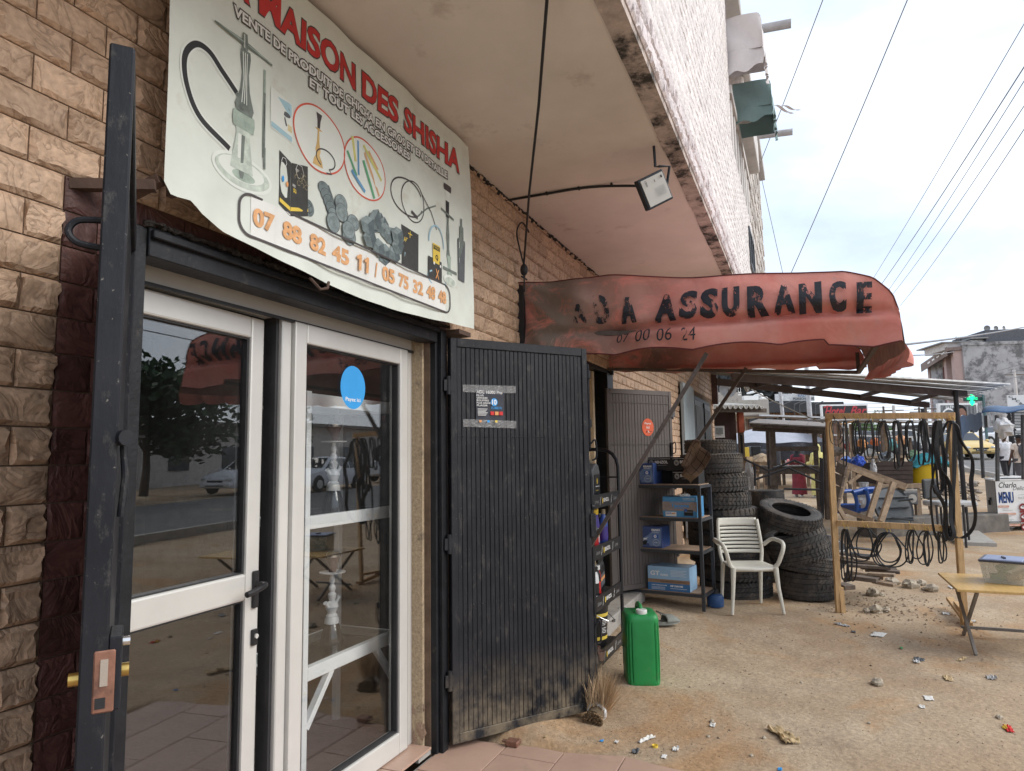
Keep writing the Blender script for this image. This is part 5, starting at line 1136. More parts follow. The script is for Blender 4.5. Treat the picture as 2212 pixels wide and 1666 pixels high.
b = MB(); b.tube([V((3.985, -.66, GZ+.065))+V((0, cos(k*pi/10)*.048, sin(k*pi/10)*.042)) for k in range(20)], .012, 8, closed=True); b.build('white_binding', m_white, t, smooth=True)

# ------------------------------------------------------------------ clogs
m_clog = mat('grey_foam', (.21, .22, .20), .8, var=.2, sc=10)
def clog(lbl, loc, rz):
    t = thing('clog', lbl, 'shoe', loc, rz, 'pair of foam clogs')
    def sole(u, v):
        a = 2*pi*u; L = .14; w_ = .052+.012*cos(a); return V((cos(a)*L, sin(a)*w_, 0.028*v+.008*(cos(a)**2)))
    b = MB(); b.grid(sole, 32, 2); b.grid(lambda u, v: V((sole(u, 1).x*(1-v), sole(u, 1).y*(1-v), .026)), 32, 2); o = b.build('sole', m_clog, None, smooth=True, sharp=50); o.parent = t
    def upper(u, v):
        x = -.01+.145*u; w_ = .060*sqrt(max(0, 1-((x-.02)/.135)**2))+.002; a = pi*v; return V((x, cos(a)*w_, .022+sin(a)*(.062-.25*max(0, x-.04)*1.0)*sqrt(max(.02, 1-(u)**4))))
    b = MB(); b.grid(upper, 14, 12); o = b.build('upper', m_clog, None, smooth=True, sharp=70); sf = o.modifiers.new('s', 'SOLIDIFY'); sf.thickness = .005; o.parent = t
    b = MB(); b.ribbon(spline([V((0, .056, .05)), V((-.02, .062, .085)), V((-.07, .03, .11)), V((-.07, -.03, .11)), V((-.02, -.062, .085)), V((0, -.056, .05))], 5), (0, 0, 1), .016, .004); o = b.build('strap', m_clog, None); o.parent = t
    return t
p1 = at_z(1437, 1348, .02); clog('grey clog with raised heel strap on the dirt beside the jerrycan', p1, radians(-50))
p1 = at_z(1355, 1343, .02); clog('grey clog half hidden between oil rack and jerrycan', p1, radians(-110))

# ------------------------------------------------------------------ third gate (brown-grey slatted) behind the battery shelf
m_g2 = mat('brown_grey_gate_paint', (.115, .10, .095), .5, .15, .12, 4, .12, 40, stain=(.20, .17, .14), samt=.4, ssc=9, sthr=.62)
g2 = thing('metal_gate', 'tall brown-grey slatted gate with round orange sticker behind the battery shelf', 'gate', (6.74, -.02, 0))
a2 = math.atan2(-.50, .72); gate_mesh(g2, .90, 2.02, 20, m_g2, .17, .035); g2.rotation_euler = (0, 0, a2)
for z in (1.18, 1.62, 2.05):
    b = MB(); b.box(.03, .87, -.02, -.014, z, z+.006); o = b.build('rib', m_g2, None); o.parent = g2
for z in (.5, 1.2, 1.95):
    b = MB(); b.cyl((.91, -.015, z-.06), (.91, -.015, z+.06), .014, n=10); b.box(.86, .94, -.026, -.012, z-.035, z+.035); o = b.build('hinge', m_dirtmetal, None, bevel=.002); o.parent = g2
b = MB(); b.tube(spline([V((.88, -.03, 1.62)), V((.90, -.05, 1.64)), V((.90, -.05, 1.54)), V((.88, -.03, 1.52))], 4), .006, 6); b.box(.86, .885, -.03, -.014, 1.5, 1.64); o = b.build('pull_handle', m_black, None); o.parent = g2
gm2 = Matrix.Rotation(a2, 4, 'Z'); f2 = lambda u, v, h=0: V((6.74, -.02, 0))+gm2 @ V((u, -.0165-h, v))
sk = thing('sticker', 'round orange payment sticker on the brown-grey gate', 'sticker', f2(.53, 1.80))
P = Panel(f2, .0008); P.disc(mat('sticker_orange', (.68, .12, .05), .5, bump=0), .545, 1.80, .082, .092, 36); P.text(m_pw, 'Payez', .50, .59, 1.825, 1.85, .015); P.text(m_pw, 'Ici', .525, .565, 1.785, 1.812, .015)
P.line(m_ink, [(.515, 1.742), (.532, 1.765)], .008); P.line(m_pw, [(.54, 1.765), (.557, 1.742)], .008); P.line(m_ink, [(.565, 1.755), (.60, 1.755)], .004); P.build(sk)
# steel frame leaf beside it
b = MB(); 

# ------------------------------------------------------------------ battery shelf and boxes
S0 = at_z(1521, 1321, .0); S1 = at_z(1372, 1293, .06)
ex = (S1-S0); ex.z = 0; SW = .80; ex.normalize(); ey = V((ex.y, -ex.x, 0)); 
if ey.dot(V((1, 0, 0))) < 0: ey = -ey
S0.z = 0.0
# local frame: u from the right-hand front leg (toward the street) to the wall, w depth away from camera
sfm = lambda u, w_, z: S0+ex*u+ey*w_+V((0, 0, z))
m_shf = mat('shelf_steel', (.06, .065, .075), .5, .4, .2, 8, .1, 40); m_ply = mat('dusty_plywood', (.34, .24, .17), .85, var=.15)
sh = thing('battery_shelf', 'dark steel four-tier shelf with battery boxes before the brown-grey gate', 'shelf', S0)
SZ = (.14, .55, .865, 1.19); SD = .40
for u, w_ in ((0, 0), (SW, 0), (0, SD), (SW, SD)):
    b = MB(); c = sfm(u, w_, 0); b.bar(c+V((0, 0, .0)), c+V((0, 0, 1.20)), .03, .03, ex); b.build('post', m_shf, sh)
def shelf_tier(z, nm='tier_frame'):
    b = MB(); q = .015
    b.bar(sfm(q, 0, z), sfm(SW-q, 0, z), .028, .028); b.bar(sfm(q, SD, z), sfm(SW-q, SD, z), .028, .028); b.bar(sfm(0, q, z), sfm(0, SD-q, z), .028, .028); b.bar(sfm(SW, q, z), sfm(SW, SD-q, z), .028, .028)
    o = b.build(nm, m_shf, sh); b = MB(); c = sfm(SW/2, SD/2, z+.018); b.obox(c, ex*(SW-.01), ey*(SD-.01), V((0, 0, .008))); b.build('shelf_board', m_ply, sh)
for z in SZ: shelf_tier(z)
m_bx1 = mat('box_navy', (.035, .07, .21), .35, var=.15, sc=8, bump=.15, bsc=14, spec=.6); m_bx2 = mat('box_sky_blue', (.09, .30, .56), .4, var=.1, bump=.1, bsc=14, spec=.5); m_bx3 = mat('box_black_card', (.02, .02, .022), .5, var=.1, bump=0); m_bx4 = mat('box_brown_band', (.30, .19, .12), .5, bump=0)
m_plw = mat('box_pale_blue', (.30, .48, .68), .4, var=.1, bump=.1, bsc=14)
def bbox(nm, lbl, u0, wd, w0, dp, z0, ht, m, grp='battery boxes on the steel shelf'):
    """u0 measured from the wall-side end towards the street"""
    o_ = sfm(SW-u0, w0, z0); t = thing(nm, lbl, 'box', o_, 0, grp); U = -ex
    b = MB(); b.obox(o_+U*wd/2+ey*dp/2+V((0, 0, ht/2)), U*wd, ey*dp, V((0, 0, ht))); b.build('carton', m, t, bevel=.004)
    P = Panel(flatmap(o_-ey*.0008, U, (0, 0, 1), -ey)); Ps = Panel(flatmap(o_+ey*dp-U*.0008, -ey, (0, 0, 1), -U))
    return t, P, Ps
def esan(lbl, u0, w0, z0):
    t, P, Ps = bbox('battery_box', lbl, u0, .34, w0, .26, z0, .215, m_bx1)
    mm = mat('beam_blue', (.16, .24, .42), .4, var=.3, sc=8, bump=0); P.poly(mm, [(.01, .05), (.10, .075), (.20, .13), (.26, .19), (.33, .20), (.33, .02), (.01, .02)]); P.poly(m_bx1, [(.02, .03), (.12, .06), (.2, .045), (.21, .02)]); P.poly(m_ink, [(.08, .03), (.16, .075), (.19, .07), (.17, .03)]); P.disc(m_pw, .165, .09, .02, .008, 12); P.line(m_pw, [(.145, .075), (.19, .105)], .004)
    P.text(m_pw, 'ESAN', .235, .32, .172, .192, .05); P.line(m_pw, [(.24, .160), (.31, .160)], .003); P.rect(m_blue, .245, .305, .10, .135); P.disc(m_pw, .272, .118, .016, .016, 18); P.text(m_blue, '75', .263, .281, .111, .124, .03); P.ring(m_pw, .28, .055, .033, .033, .0022, 24); P.text(m_pw, 'WORLD', .258, .302, .053, .062, .01)
    Ps.text(m_pw, 'ESAN', .06, .19, .135, .17, .05); Ps.line(m_pw, [(.05, .10), (.12, .125), (.2, .13)], .004); P.build(t); Ps.build(t); return t
esan('navy battery box on the top shelf board in front of the black boxes', .0, .01, 1.212)
esan('navy battery box on the third shelf board from the top', .06, .02, .572)
def benzol(lbl, u0, z0, nm='oil_carton'):
    t, P, Ps = bbox(nm, lbl, u0, .27, .12, .22, z0, .135, m_bx3, 'black oil cartons on the top shelf'); P.text(m_pw, 'BENZOL', .085, .225, .07, .10, .03); P.text(m_grey, 'LUBRICANTS', .10, .21, .048, .058, .01); P.disc(m_grey, .05, .078, .026, .03, 20); P.text(m_ink, 'b', .04, .06, .065, .09, .03); P.line(m_pw, [(.01, .118), (.25, .118)], .003); P.build(t); return t
benzol('black oil carton on the street side of the top board, lower one', .50, 1.212); t = benzol('black oil carton stacked on another, next to the striped cloth', .50, 1.350)
benzol('black oil carton lying behind the navy battery box, wall side', -.04, 1.350); benzol('black oil carton behind the navy battery box, middle one', .235, 1.350)
t = thing('oil_carton', 'two-layer black carton base hidden behind the navy battery box', 'box', sfm(SW-.0, .28, 1.212), 0, 'black oil cartons on the top shelf'); b = MB(); b.obox(sfm(SW-.22, .34, 1.28), ex*.5, ey*.12, V((0, 0, .13))); b.build('carton', m_bx3, t)
# sky-blue battery box, second tier
t, P, Ps = bbox('battery_box', 'sky blue battery box with beige band on the second shelf board', .42, .35, .02, .24, .885, .205, m_bx2)
P.rect(mat('band_beige', (.34, .28, .26), .5, bump=0), .0, .35, .065, .155); P.text(m_lblue, 'Tacoma', .09, .27, .10, .135, .03, shear=.2); P.line(m_lblue, [(.07, .145), (.28, .145)], .004); P.line(m_lblue, [(.11, .09), (.22, .09)], .004); P.rect(m_pw, .03, .14, .012, .055); P.text(m_blue, 'DIN75', .038, .09, .030, .048, .03); P.text(m_orange, 'MF', .095, .132, .030, .048, .03); P.text(m_pw, 'NORMA 2020', .21, .33, .185, .193, .01); P.text(m_pw, 'CLASSE DE BATTERIE', .21, .33, .172, .18, .01); P.rect(m_ink, .22, .31, .02, .075); P.rect(m_grey, .225, .305, .055, .06); P.rect(m_blue, .225, .25, .06, .085); P.build(t); Ps.text(m_pw, 'Tacoma', .04, .2, .1, .13, .02); Ps.build(t)
t = thing('crumpled_paper', 'crumpled white paper lying on top of the sky blue battery box', 'paper', sfm(SW-.62, .1, 1.092)); b = MB(); b.ball(sfm(SW-.62, .1, 1.10), .07, .06, .018, 12, 8, .7, 3); b.build('paper', m_pw, t)
t, P, Ps = bbox('battery_box', 'large pale blue battery box with brown stripe on the lowest shelf board', .24, .43, .01, .25, .162, .235, m_plw)
P.rect(m_bx4, 0, .43, .075, .11); P.rect(mat('box_mid_blue', (.05, .17, .38), .45, bump=0), 0, .43, .0, .074); P.text(m_pw, 'GT', .03, .125, .145, .19, .03); P.text(m_pw, 'POWER', .135, .215, .143, .163, .03); P.text(m_ink, 'Sealed Maintenance Free Battery', .13, .39, .085, .098, .01, shear=.3); P.text(m_pw, 'MF DIN100', .235, .36, .042, .06, .04); P.text(m_pw, 'SUPER PREMIUM POWER', .04, .2, .047, .057, .02)
for i in range(5): P.line(m_pw, [(.24, .20-.013*i), (.40-.02*(i % 2), .20-.013*i)], .003)
for i in range(3): P.line(m_pw, [(.04, .034-.01*i), (.18, .034-.01*i)], .0025)
P.line(m_pw, [(.235, .028), (.4, .028)], .003); P.build(t); Ps.text(m_pw, 'GT', .06, .14, .14, .18, .03); Ps.build(t)

# ------------------------------------------------------------------ tyres
m_tyre = mat('dusty_tyre_rubber', (.052, .049, .047), .75, 0, .3, 9, .25, 60, stain=(.15, .12, .09), samt=.5, ssc=4.5, sthr=.50, orn=.12)
TY = {}
def tyre_mesh(kind):
    if kind in TY: return TY[kind]
    R, Wd, Ri = .31, .195, .19
    p = [(Ri, -.085), (Ri+.012, -.094), (Ri+.03, -.096), (R-.05, -.100), (R-.025, -.096), (R-.008, -.085)]
    fl_ = []
    for z in (-.045, 0, .045) if kind != 2 else (-.03, .03): fl_ += [(R-.001, z-.005), (R-.009, z-.004), (R-.009, z+.004), (R-.001, z+.005)]
    prof_ = p+fl_+[(r, -z) for r, z in reversed(p)]+[(Ri+.01, .06), (Ri+.035, .05), (R-.03, .04), (R-.025, 0), (R-.03, -.04), (Ri+.035, -.05), (Ri+.01, -.06), (Ri, -.085)]
    b = MB(); b.lathe(prof_, 56, cap=False)
    body = b.mesh('tyre_body', m_tyre, True, 40)
    b = MB(); n = (46, 60, 38)[kind]
    for i in range(n):
        a = 2*pi*i/n
        for z, sk in (((-.073, .5), (-.022, -.3), (.022, .3), (.073, -.5)), ((-.07, .25), (-.02, .6), (.03, .6), (.074, -.25)), ((-.062, .0), (0, .9), (.062, .0)))[kind]:
            hz = (.020, .017, .026)[kind]; wa = 2*pi/n*(.40, .33, .36)[kind]; r0, r1 = R-.006, R+.0035
            if abs(z) > .06: r1 -= .003
            k = .014*sk
            vs = [V((r*cos(a+s*wa/1.0+k*zz/hz*5), r*sin(a+s*wa/1.0+k*zz/hz*5), z+zz)) for r in (r0, r1) for s, zz in ((-.5, -hz), (.5, -hz), (.5, hz), (-.5, hz))]
            b.add(vs, [(3, 2, 1, 0), (4, 5, 6, 7), (0, 1, 5, 4), (1, 2, 6, 5), (2, 3, 7, 6), (3, 0, 4, 7)])
        if kind != 1: 
            for z in (-.088, .088):
                r = R-.014; b.obox((r*cos(a), r*sin(a), z), (.010*cos(a), .010*sin(a), 0), (-.012*sin(a), .012*cos(a), 0), (0, 0, .012))
    tread = b.mesh('tread', m_tyre)
    b = MB(); 
    for sgn in (-1, 1):
        for r, h in ((.225, .0975), (.255, .0985)): b.lathe([(r-.0015, sgn*h), (r, sgn*(h+.0022)), (r+.0015, sgn*h)], 56, cap=False)
    ring = b.mesh('bead_ring', m_tyre, True)
    TY[kind] = (body, tread, ring); return TY[kind]
def tyre(loc, kind=0, s=1.0, sz=1.0, rot=(0, 0, 0), label='', grp=''):
    t = thing('tyre', label, 'tyre', loc, 0, grp); t.rotation_euler = rot; t.scale = (s, s, sz)
    bd, td, rg = tyre_mesh(kind); link('sidewall', bd, None, t); tag(link('tread', td, None, t), kind='stuff'); tag(link('sidewall_ring', rg, None, t), kind='stuff'); return t
rr = random.Random(21)
posn = ['topmost', 'second', 'third', 'fourth', 'fifth', 'sixth', 'seventh', 'eighth', 'bottom']
# tall stack: per tyre (centre x px, y px of mid height, half width px) turned into positions at depth 7.25
stackA = [(1534, 965, 55, .165, 0), (1537, 1001, 66, .235, 1), (1545, 1042, 68, .21, 0), (1550, 1080, 70, .20, 0), (1562, 1122, 76, .235, 2), (1560, 1165, 72, .21, 0), (1566, 1203, 74, .2, 1), (1580, 1237, 76, .19, 0), (1590, 1277, 76, .22, 1)]
zt = 1.665
for i, (cx, cy, hw_, th, kd) in enumerate(stackA):
    p = at_d(cx, cy, 7.62); s = hw_*7.5/1480/.31; z = zt-th/2*.92; zt -= th*.92
    tyre((p.x, p.y, z), kd, s, th*.95/.20, (rr.uniform(-.03, .03), rr.uniform(-.03, .03), rr.uniform(0, 6)), posn[i]+(' tyre' if i not in (0, 8) else ' tyre')+' of the tall stack between battery shelf and white chair', 'tyres in the tall stack')
# short stack at the back
for i in range(6):
    p = at_d(1656+rr.uniform(-3, 3), 1075, 8.5); tyre((p.x, p.y, 1.06-.178*i-.09), (0, 1, 0, 2, 0, 1)[i], .68, .92, (rr.uniform(-.02, .02), rr.uniform(-.02, .02), rr.uniform(0, 6)), ('top', 'second', 'third', 'fourth', 'fifth', 'lowest')[i]+' tyre of the small stack behind, between the two big stacks', 'tyres in the small stack')
# leaning stack on the right
stackC = [(1706, 1116, 66, .19, 0, -.26, .10), (1716, 1163, 66, .185, 2, -.22, .08), (1728, 1190, 66, .18, 0, -.20, .06), (1739, 1216, 64, .18, 1, -.12, .04), (1744, 1246, 60, .17, 2, -.02, 0), (1744, 1277, 61, .19, 1, 0, 0)]
for i, (cx, cy, hw_, th, kd, rx_, ry_) in enumerate(stackC):
    p = at_d(cx, cy, 7.35); s = hw_*7.2/1480/.31
    tyre((p.x, p.y, max(p.z, .07)), kd, s, th/.20, (rx_*.5, rx_*1.15, rr.uniform(0, 6)) if i < 4 else (rx_, ry_, rr.uniform(0, 6)), ('top tilted', 'second', 'third', 'fourth', 'fifth', 'bottom')[i]+' tyre of the leaning stack right of the white chair', 'tyres in the leaning stack')
# wheel rim leaning behind
p = at_d(1792, 1195, 7.9)
t = thing('wheel_cover', 'silver wheel cover leaning behind the right tyre stack', 'wheel cover', p); b = MB(); b.lathe([(0, .0), (.06, .012), (.10, .0), (.2, .01), (.21, -.02)], 30, cap=False); o = b.build('disc', m_dirtmetal, None, smooth=True); o.parent = t
b = MB()
for i in range(9): a = 2*pi*i/9; b.obox((.13*cos(a), .13*sin(a), .012), (.10*cos(a), .10*sin(a), 0), (-.018*sin(a), .018*cos(a), 0), (0, 0, .012))
o = tag(b.build('spokes', m_alu, None), kind='stuff'); o.parent = t; t.rotation_euler = (0, radians(-75), radians(15))
# striped sacking hung on the awning strut
m_sack = mat('striped_sacking', (.20, .14, .10), .95, 0, .2, 8, .5, 90); m_strp = mat('sack_stripe', (.05, .035, .03), .95, bump=0)
cl4 = [at_d(1503, 949, 6.45), at_d(1535, 989, 6.35), at_d(1486, 1052, 6.5), at_d(1470, 1000, 6.5)]
t = thing('cloth', 'brown striped sacking cloth draped beside the top of the tall tyre stack', 'cloth', cl4[0])
def clf(u, v, h=0):
    a = cl4[0].lerp(cl4[1], u); c = cl4[3].lerp(cl4[2], u); p = a.lerp(c, v); return p+V((-.035*sin(u*7+v*4)-.02*sin(v*9+u*2)-h, -.02*sin(u*9), .02*sin(v*5+u*3)))
b = MB(); b.grid(clf, 30, 30); o = b.build('sheet', m_sack, t, smooth=True, sharp=80); sf = o.modifiers.new('s', 'SOLIDIFY'); sf.thickness = .004
b = MB()
for q in (.08, .3, .52, .74, .93): b.grid(lambda u, v: clf(q+u*.02, v, .005), 1, 30); b.grid(lambda u, v: clf(v, q+u*.015, .006), 1, 30)
tag(b.build('stripes', m_strp, t), kind='stuff')

# ------------------------------------------------------------------ white plastic armchair
m_pch = mat('off_white_plastic', (.66, .64, .56), .42, 0, .05, 5, .03, 20, stain=(.45, .40, .30), samt=.35, ssc=6, sthr=.58)
FL, FR_, BR = at_z(1588, 1330, GZ), at_z(1685, 1329, GZ), at_z(1651, 1305, GZ)
cc = (FL+FR_)/2; ax = (FR_-FL).normalized(); ay = V((-ax.y, ax.x, 0)); ay = ay if ay.dot(BR-FR_) > 0 else -ay
ch = thing('plastic_chair', 'white plastic armchair with slatted back in front of the tyre stacks', 'chair', (cc.x, cc.y, gz(cc.x, cc.y)))
ch.rotation_euler = (0, 0, math.atan2(ax.y, ax.x)); SG = 1 if V((-ax.y, ax.x, 0)).dot(BR-FR_) > 0 else -1
def cpart(nm, b, **k):
    if SG < 0: b.xf(Matrix.Diagonal((1, -1, 1, 1)))
    o = b.build(nm, m_pch, None, **k); o.parent = ch; return o
hwf = .215
for sx in (-1, 1):
    b = MB(); b.tube([(sx*(hwf+.03), -.02, 0), (sx*hwf*1.0, .01, .25), (sx*hwf*.94, .02, .43)], .02, 10, rs=[.015, .02, .026]); cpart('leg', b, smooth=True)
    b = MB(); b.tube([(sx*.20, .50, 0), (sx*.195, .455, .25), (sx*.19, .42, .43)], .02, 10, rs=[.015, .02, .024]); cpart('leg', b, smooth=True)
    b = MB(); b.tube(spline([V((sx*.225, .40, .60)), V((sx*.285, .34, .66)), V((sx*.30, .20, .665)), V((sx*.295, .06, .655)), V((sx*.275, .0, .60)), V((sx*.235, .03, .47)), V((sx*.20, .05, .425))], 6), .02, 10); b.xf(Matrix.Diagonal((1, 1, 1, 1))); cpart('armrest', b, smooth=True)
    b = MB(); b.tube(spline([V((sx*.195, .41, .42)), V((sx*.215, .435, .55)), V((sx*.21, .475, .72)), V((sx*.20, .505, .845))], 6), .018, 10, rs=None); cpart('back_post', b, smooth=True)
b = MB(); b.grid(lambda u, v: V(((u-.5)*(.43-.05*v), .02+.41*v, .438-.014*sin(pi*u)*sin(pi*v)-.03*max(0, .12-v)/.12)), 16, 14); o = cpart('seat', b, smooth=True, sharp=80); sf = o.modifiers.new('s', 'SOLIDIFY'); sf.thickness = .02; sf.offset = -1
b = MB(); b.tube(spline([V((-.205, .03, .418)), V((0, .0, .412)), V((.205, .03, .418))], 6), .016, 8); cpart('front_rail', b, smooth=True)
def bk(u, z): return V(((u-.5)*.40, .405+.12*((z-.42)/.43)+.035*(1-(2*u-1)**2), z))
sl = [(.50+.036*i, .50+.036*i+.026) for i in range(9)]
for i, (z0, z1) in enumerate([(.515, .548), (.560, .585), (.597, .622), (.634, .659), (.671, .696), (.708, .733), (.745, .770), (.782, .86)]):
    b = MB(); b.grid(lambda u, v: bk(u, z0+(z1-z0)*v), 16, 2 if i < 7 else 4); o = cpart('back_slat' if i < 7 else 'top_rail', b, smooth=True, sharp=80); sf = o.modifiers.new('s', 'SOLIDIFY'); sf.thickness = .012; sf.offset = 0
# ------------------------------------------------------------------ blue camping stove / jug by the chair
p = at_z(1546, 1312, GZ)
t = thing('oil_can', 'small worn blue metal can with ring handle on the dirt left of the chair', 'can', (p.x, p.y, GZ+.01))
m_wb = mat('worn_blue_paint', (.03, .09, .24), .5, 0, .2, 10, .2, 40, stain=(.25, .17, .10), samt=.8, ssc=9, sthr=.52)
b = MB(); b.lathe([(0, 0), (.078, 0), (.083, .01), (.083, .09), (.07, .115), (.03, .13)], 24); o = b.build('body', m_wb, None, smooth=True, sharp=40); o.parent = t
b = MB(); b.lathe([(.04, .128), (.035, .16), (.02, .175), (0, .175)], 14); b.tube([V((.0+.028*cos(a), 0, .20+.028*sin(a))) for a in [k*pi/6 for k in range(12)]], .006, 6, closed=True); o = b.build('cap_and_ring', m_black, None, smooth=True); o.parent = t
# ------------------------------------------------------------------ helpers for things further off
FW = V((cos(YAW), sin(YAW), 0)); RT = V((sin(YAW), -cos(YAW), 0)); UP = V((0, 0, 1))
def face_yaw(a=0): return math.atan2(RT.y, RT.x)+a
def gp(x, d):       # ground point below pixel column x at depth d
    p = at_d(x, 975, d); return V((p.x, p.y, gz(p.x, p.y)))
def blk(b, x0, x1, y0, y1, d, dep, rot=0):
    """a box whose near face covers the given outline at depth d, dep metres deep"""
    a, c = at_d(x0, y1, d), at_d(x1, y0, d); r = Matrix.Rotation(rot, 3, 'Z'); U, W_ = r @ RT, r @ FW
    w_ = (at_d(x1, y1, d)-a).length; h = (at_d(x0, y0, d)-a).length
    b.obox(a+U*w_/2+W_*dep/2+UP*h/2, U*w_, W_*dep, UP*h); return a, U, W_, w_, h
def stick(b, x0, y0, x1, y1, d0, d1, w_, t_): b.bar(at_d(x0, y0, d0), at_d(x1, y1, d1), w_, t_)
c6 = lambda x, y: ((2900+.36014*x)/1.8445, (1500+.36014*y)/1.8445)
c2 = lambda x, y: ((3150+.66004*x)/1.8445, (1600+.66004*y)/1.8445)
c5 = lambda x, y: ((3650+.30007*x)/1.8445, (1650+.30007*y)/1.8445)
c8 = lambda x, y: ((2800+.57866*x)/1.8445, (1400+.57866*y)/1.8445)

# ------------------------------------------------------------------ belt rack
DL, DR = 6.62, 6.02
def dpt(x): return DL+(DR-DL)*(x-1815)/(2075-1815)       # depth of the rack plane
def rp(x, y, o=0.0): p = at_d(x, y, dpt(x)); return p-FW*o
br = thing('belt_rack', 'raw pine frame with two crossbars hung with black rubber belts', 'rack', rp(1815, 1318))
tl, bl = c2(228, 80), c2(292, 1275); tr, brr = c2(962, 80), c2(1052, 1355)
b = MB(); b.bar(rp(*tl), rp(*bl), .055, .035, FW); b.build('post', m_wood, br, bevel=.002)
b = MB(); b.bar(rp(*tr), rp(*brr), .055, .035, FW); b.build('post', m_wood, br, bevel=.002)
b = MB(); b.bar(rp(*c2(203, 90), .02), rp(*c2(985, 86), .02), .030, .055, UP); b.xf(Matrix.Identity(4)); b.build('crossbar', m_wood, br, bevel=.002)
b = MB(); b.bar(rp(*c2(278, 733), .02), rp(*c2(1002, 768), .02), .030, .055, UP); b.build('crossbar', m_wood, br, bevel=.002)
b = MB(); p = rp(*c2(318, 1278)); b.bar(p, rp(*c2(308, 1125))+FW*.02, .045, .03, FW); b.build('foot_brace', m_wood, br, bevel=.002)
b = MB(); b.bar(rp(*c2(1055, 1338), .05), at_d(*c2(960, 1190), 6.75), .06, .035); b.build('foot', m_wood, br, bevel=.002)
b = MB(); b.bar(rp(*c2(1052, 1270)), at_d(*c2(1000, 1215), 6.6), .05, .03); b.build('foot_brace', m_wood, br, bevel=.002)
m_belt = mat('rubber_belt', (.022, .024, .028), .48, 0, .25, 30, .1, 90, spec=.5); m_tie = mat('yellow_raffia', (.55, .38, .12), .8, bump=0)
def hang(lbl, x, y, loops, tie=True, w_=.016, thin=False, grp='rubber belts hanging from the pine frame'):
    """loops: (left x, right x, bottom y, twist) in the crop of the rack"""
    o = rp(*c2(x, y), .05); t = thing('belt_bunch', lbl, 'rubber belt', o, 0, grp)
    for i, (xl, xr, yb, tw) in enumerate(loops):
        cx = (xl+xr)/2; hw_ = (xr-xl)/2; yt = y+26; H_ = yb-yt; pts = []; nr = []
        for k in range(40):
            a = 2*pi*k/40; s_ = sin(a); c_ = -cos(a); v = (c_+1)/2          # v 0 top .. 1 bottom
            wd = hw_*(abs(s_)**.75)*(1 if s_ > 0 else -1)*(.55+.45*min(1, v*1.8)) ; xx = x+(cx-x)*min(1, v*1.7)+wd; yy = yt+H_*v
            q = c2(xx+3*sin(a*3+i), yy); pts.append(rp(q[0], q[1], .055+.016*i+.010*sin(a*2+i)))
            nn = (-FW).lerp(RT, .55+.45*sin(tw+a)) if not thin else -FW; nr.append(nn.normalized())
        b = MB()
        if thin: b.tube(pts, w_/2, 6, closed=True)
        else: b.ribbon(pts, nr, w_*.7, .0035, closed=True)
        b.build('belt', m_belt, t, smooth=thin)
    b = MB(); p0 = rp(*c2(x, y-8), .03); b.tube([p0+V((0, 0, .02)), rp(*c2(x-4, y+10), .06), rp(*c2(x+2, y+30), .07), rp(*c2(x+5, y+8), .05), p0], .0028, 5)
    if tie: b.tube([rp(*c2(x, y+8), .05), rp(*c2(x+13, y+2), .07), rp(*c2(x+20, y+28), .08)], .003, 5); b.tube([rp(*c2(x, y+8), .05), rp(*c2(x-12, y-8), .07)], .003, 5)
    b.build('raffia_tie', m_tie if tie else m_ink, t); return t
TOP = ((247, 92, [(217, 306, 262, 0), (232, 286, 235, 1)], 'belts hanging on the left post end of the upper crossbar', .012),
 (312, 92, [(300, 325, 395, 1)], 'single narrow belt hanging second from the left on the upper crossbar', .02),
 (375, 92, [(352, 420, 330, 0), (358, 400, 315, 2), (372, 412, 325, 1)], 'wide bunch of belts third from the left on the upper crossbar', .02),
 (450, 92, [(420, 492, 352, 0), (432, 480, 335, 1.5)], 'round pair of belts fourth from the left on the upper crossbar', .02),
 (532, 92, [(498, 592, 362, 0), (510, 572, 350, 1), (505, 560, 340, 2.5)], 'widest bunch of belts near the middle of the upper crossbar', .02),
 (612, 92, [(602, 640, 410, 0), (610, 660, 395, 2)], 'long narrow belts over the dark crate on the upper crossbar', .026),
 (695, 92, [(670, 738, 362, 0), (680, 728, 350, 1)], 'oval belts just left of the teal cloth on the upper crossbar', .024),
 (772, 92, [(745, 790, 385, 1), (770, 815, 368, 0)], 'belts hanging before the teal cloth on the upper crossbar', .028),
 (862, 92, [(828, 905, 560, 0), (848, 900, 545, 1), (862, 895, 470, 2)], 'long wide belts next to the right end of the upper crossbar', .034))
for x, y, lp_, l, w_ in TOP: hang(l, x, y, lp_, x in (375, 450, 695, 862), w_)
t = hang('very long wide belts knotted over the top of the right post', 940, 92, [(818, 965, 845, 0), (905, 958, 800, 1.2)], True, .032)
b = MB()
for k_, o_ in enumerate((0, 1)):
    pts = spline([rp(*c2(a-8*k_, c+4*k_), .06+.02*k_) for a, c in ((930, 118), (975, 150), (1003, 240), (1062, 330), (1070, 400), (1062, 480), (1075, 590), (1088, 680), (1070, 760), (1010, 815), (935, 795), (895, 740))], 7)
    b.ribbon(pts, [(-FW).lerp(RT, .25+.2*sin(i*.2+k_)) for i in range(len(pts))], .034, .0035)
    pts = spline([rp(*c2(a, c), .09+.02*k_) for a, c in ((862-10*k_, 120), (838, 200), (835, 300), (858, 400), (905, 470), (925, 560), (928-6*k_, 700), (940, 790), (915, 830), (893, 780), (890, 640), (850, 560), (822, 500))], 7)
    b.ribbon(pts, [(-FW).lerp(RT, .5+.4*sin(i*.15+k_)) for i in range(len(pts))], .030, .0035)
b.build('long_belt', m_belt, t)
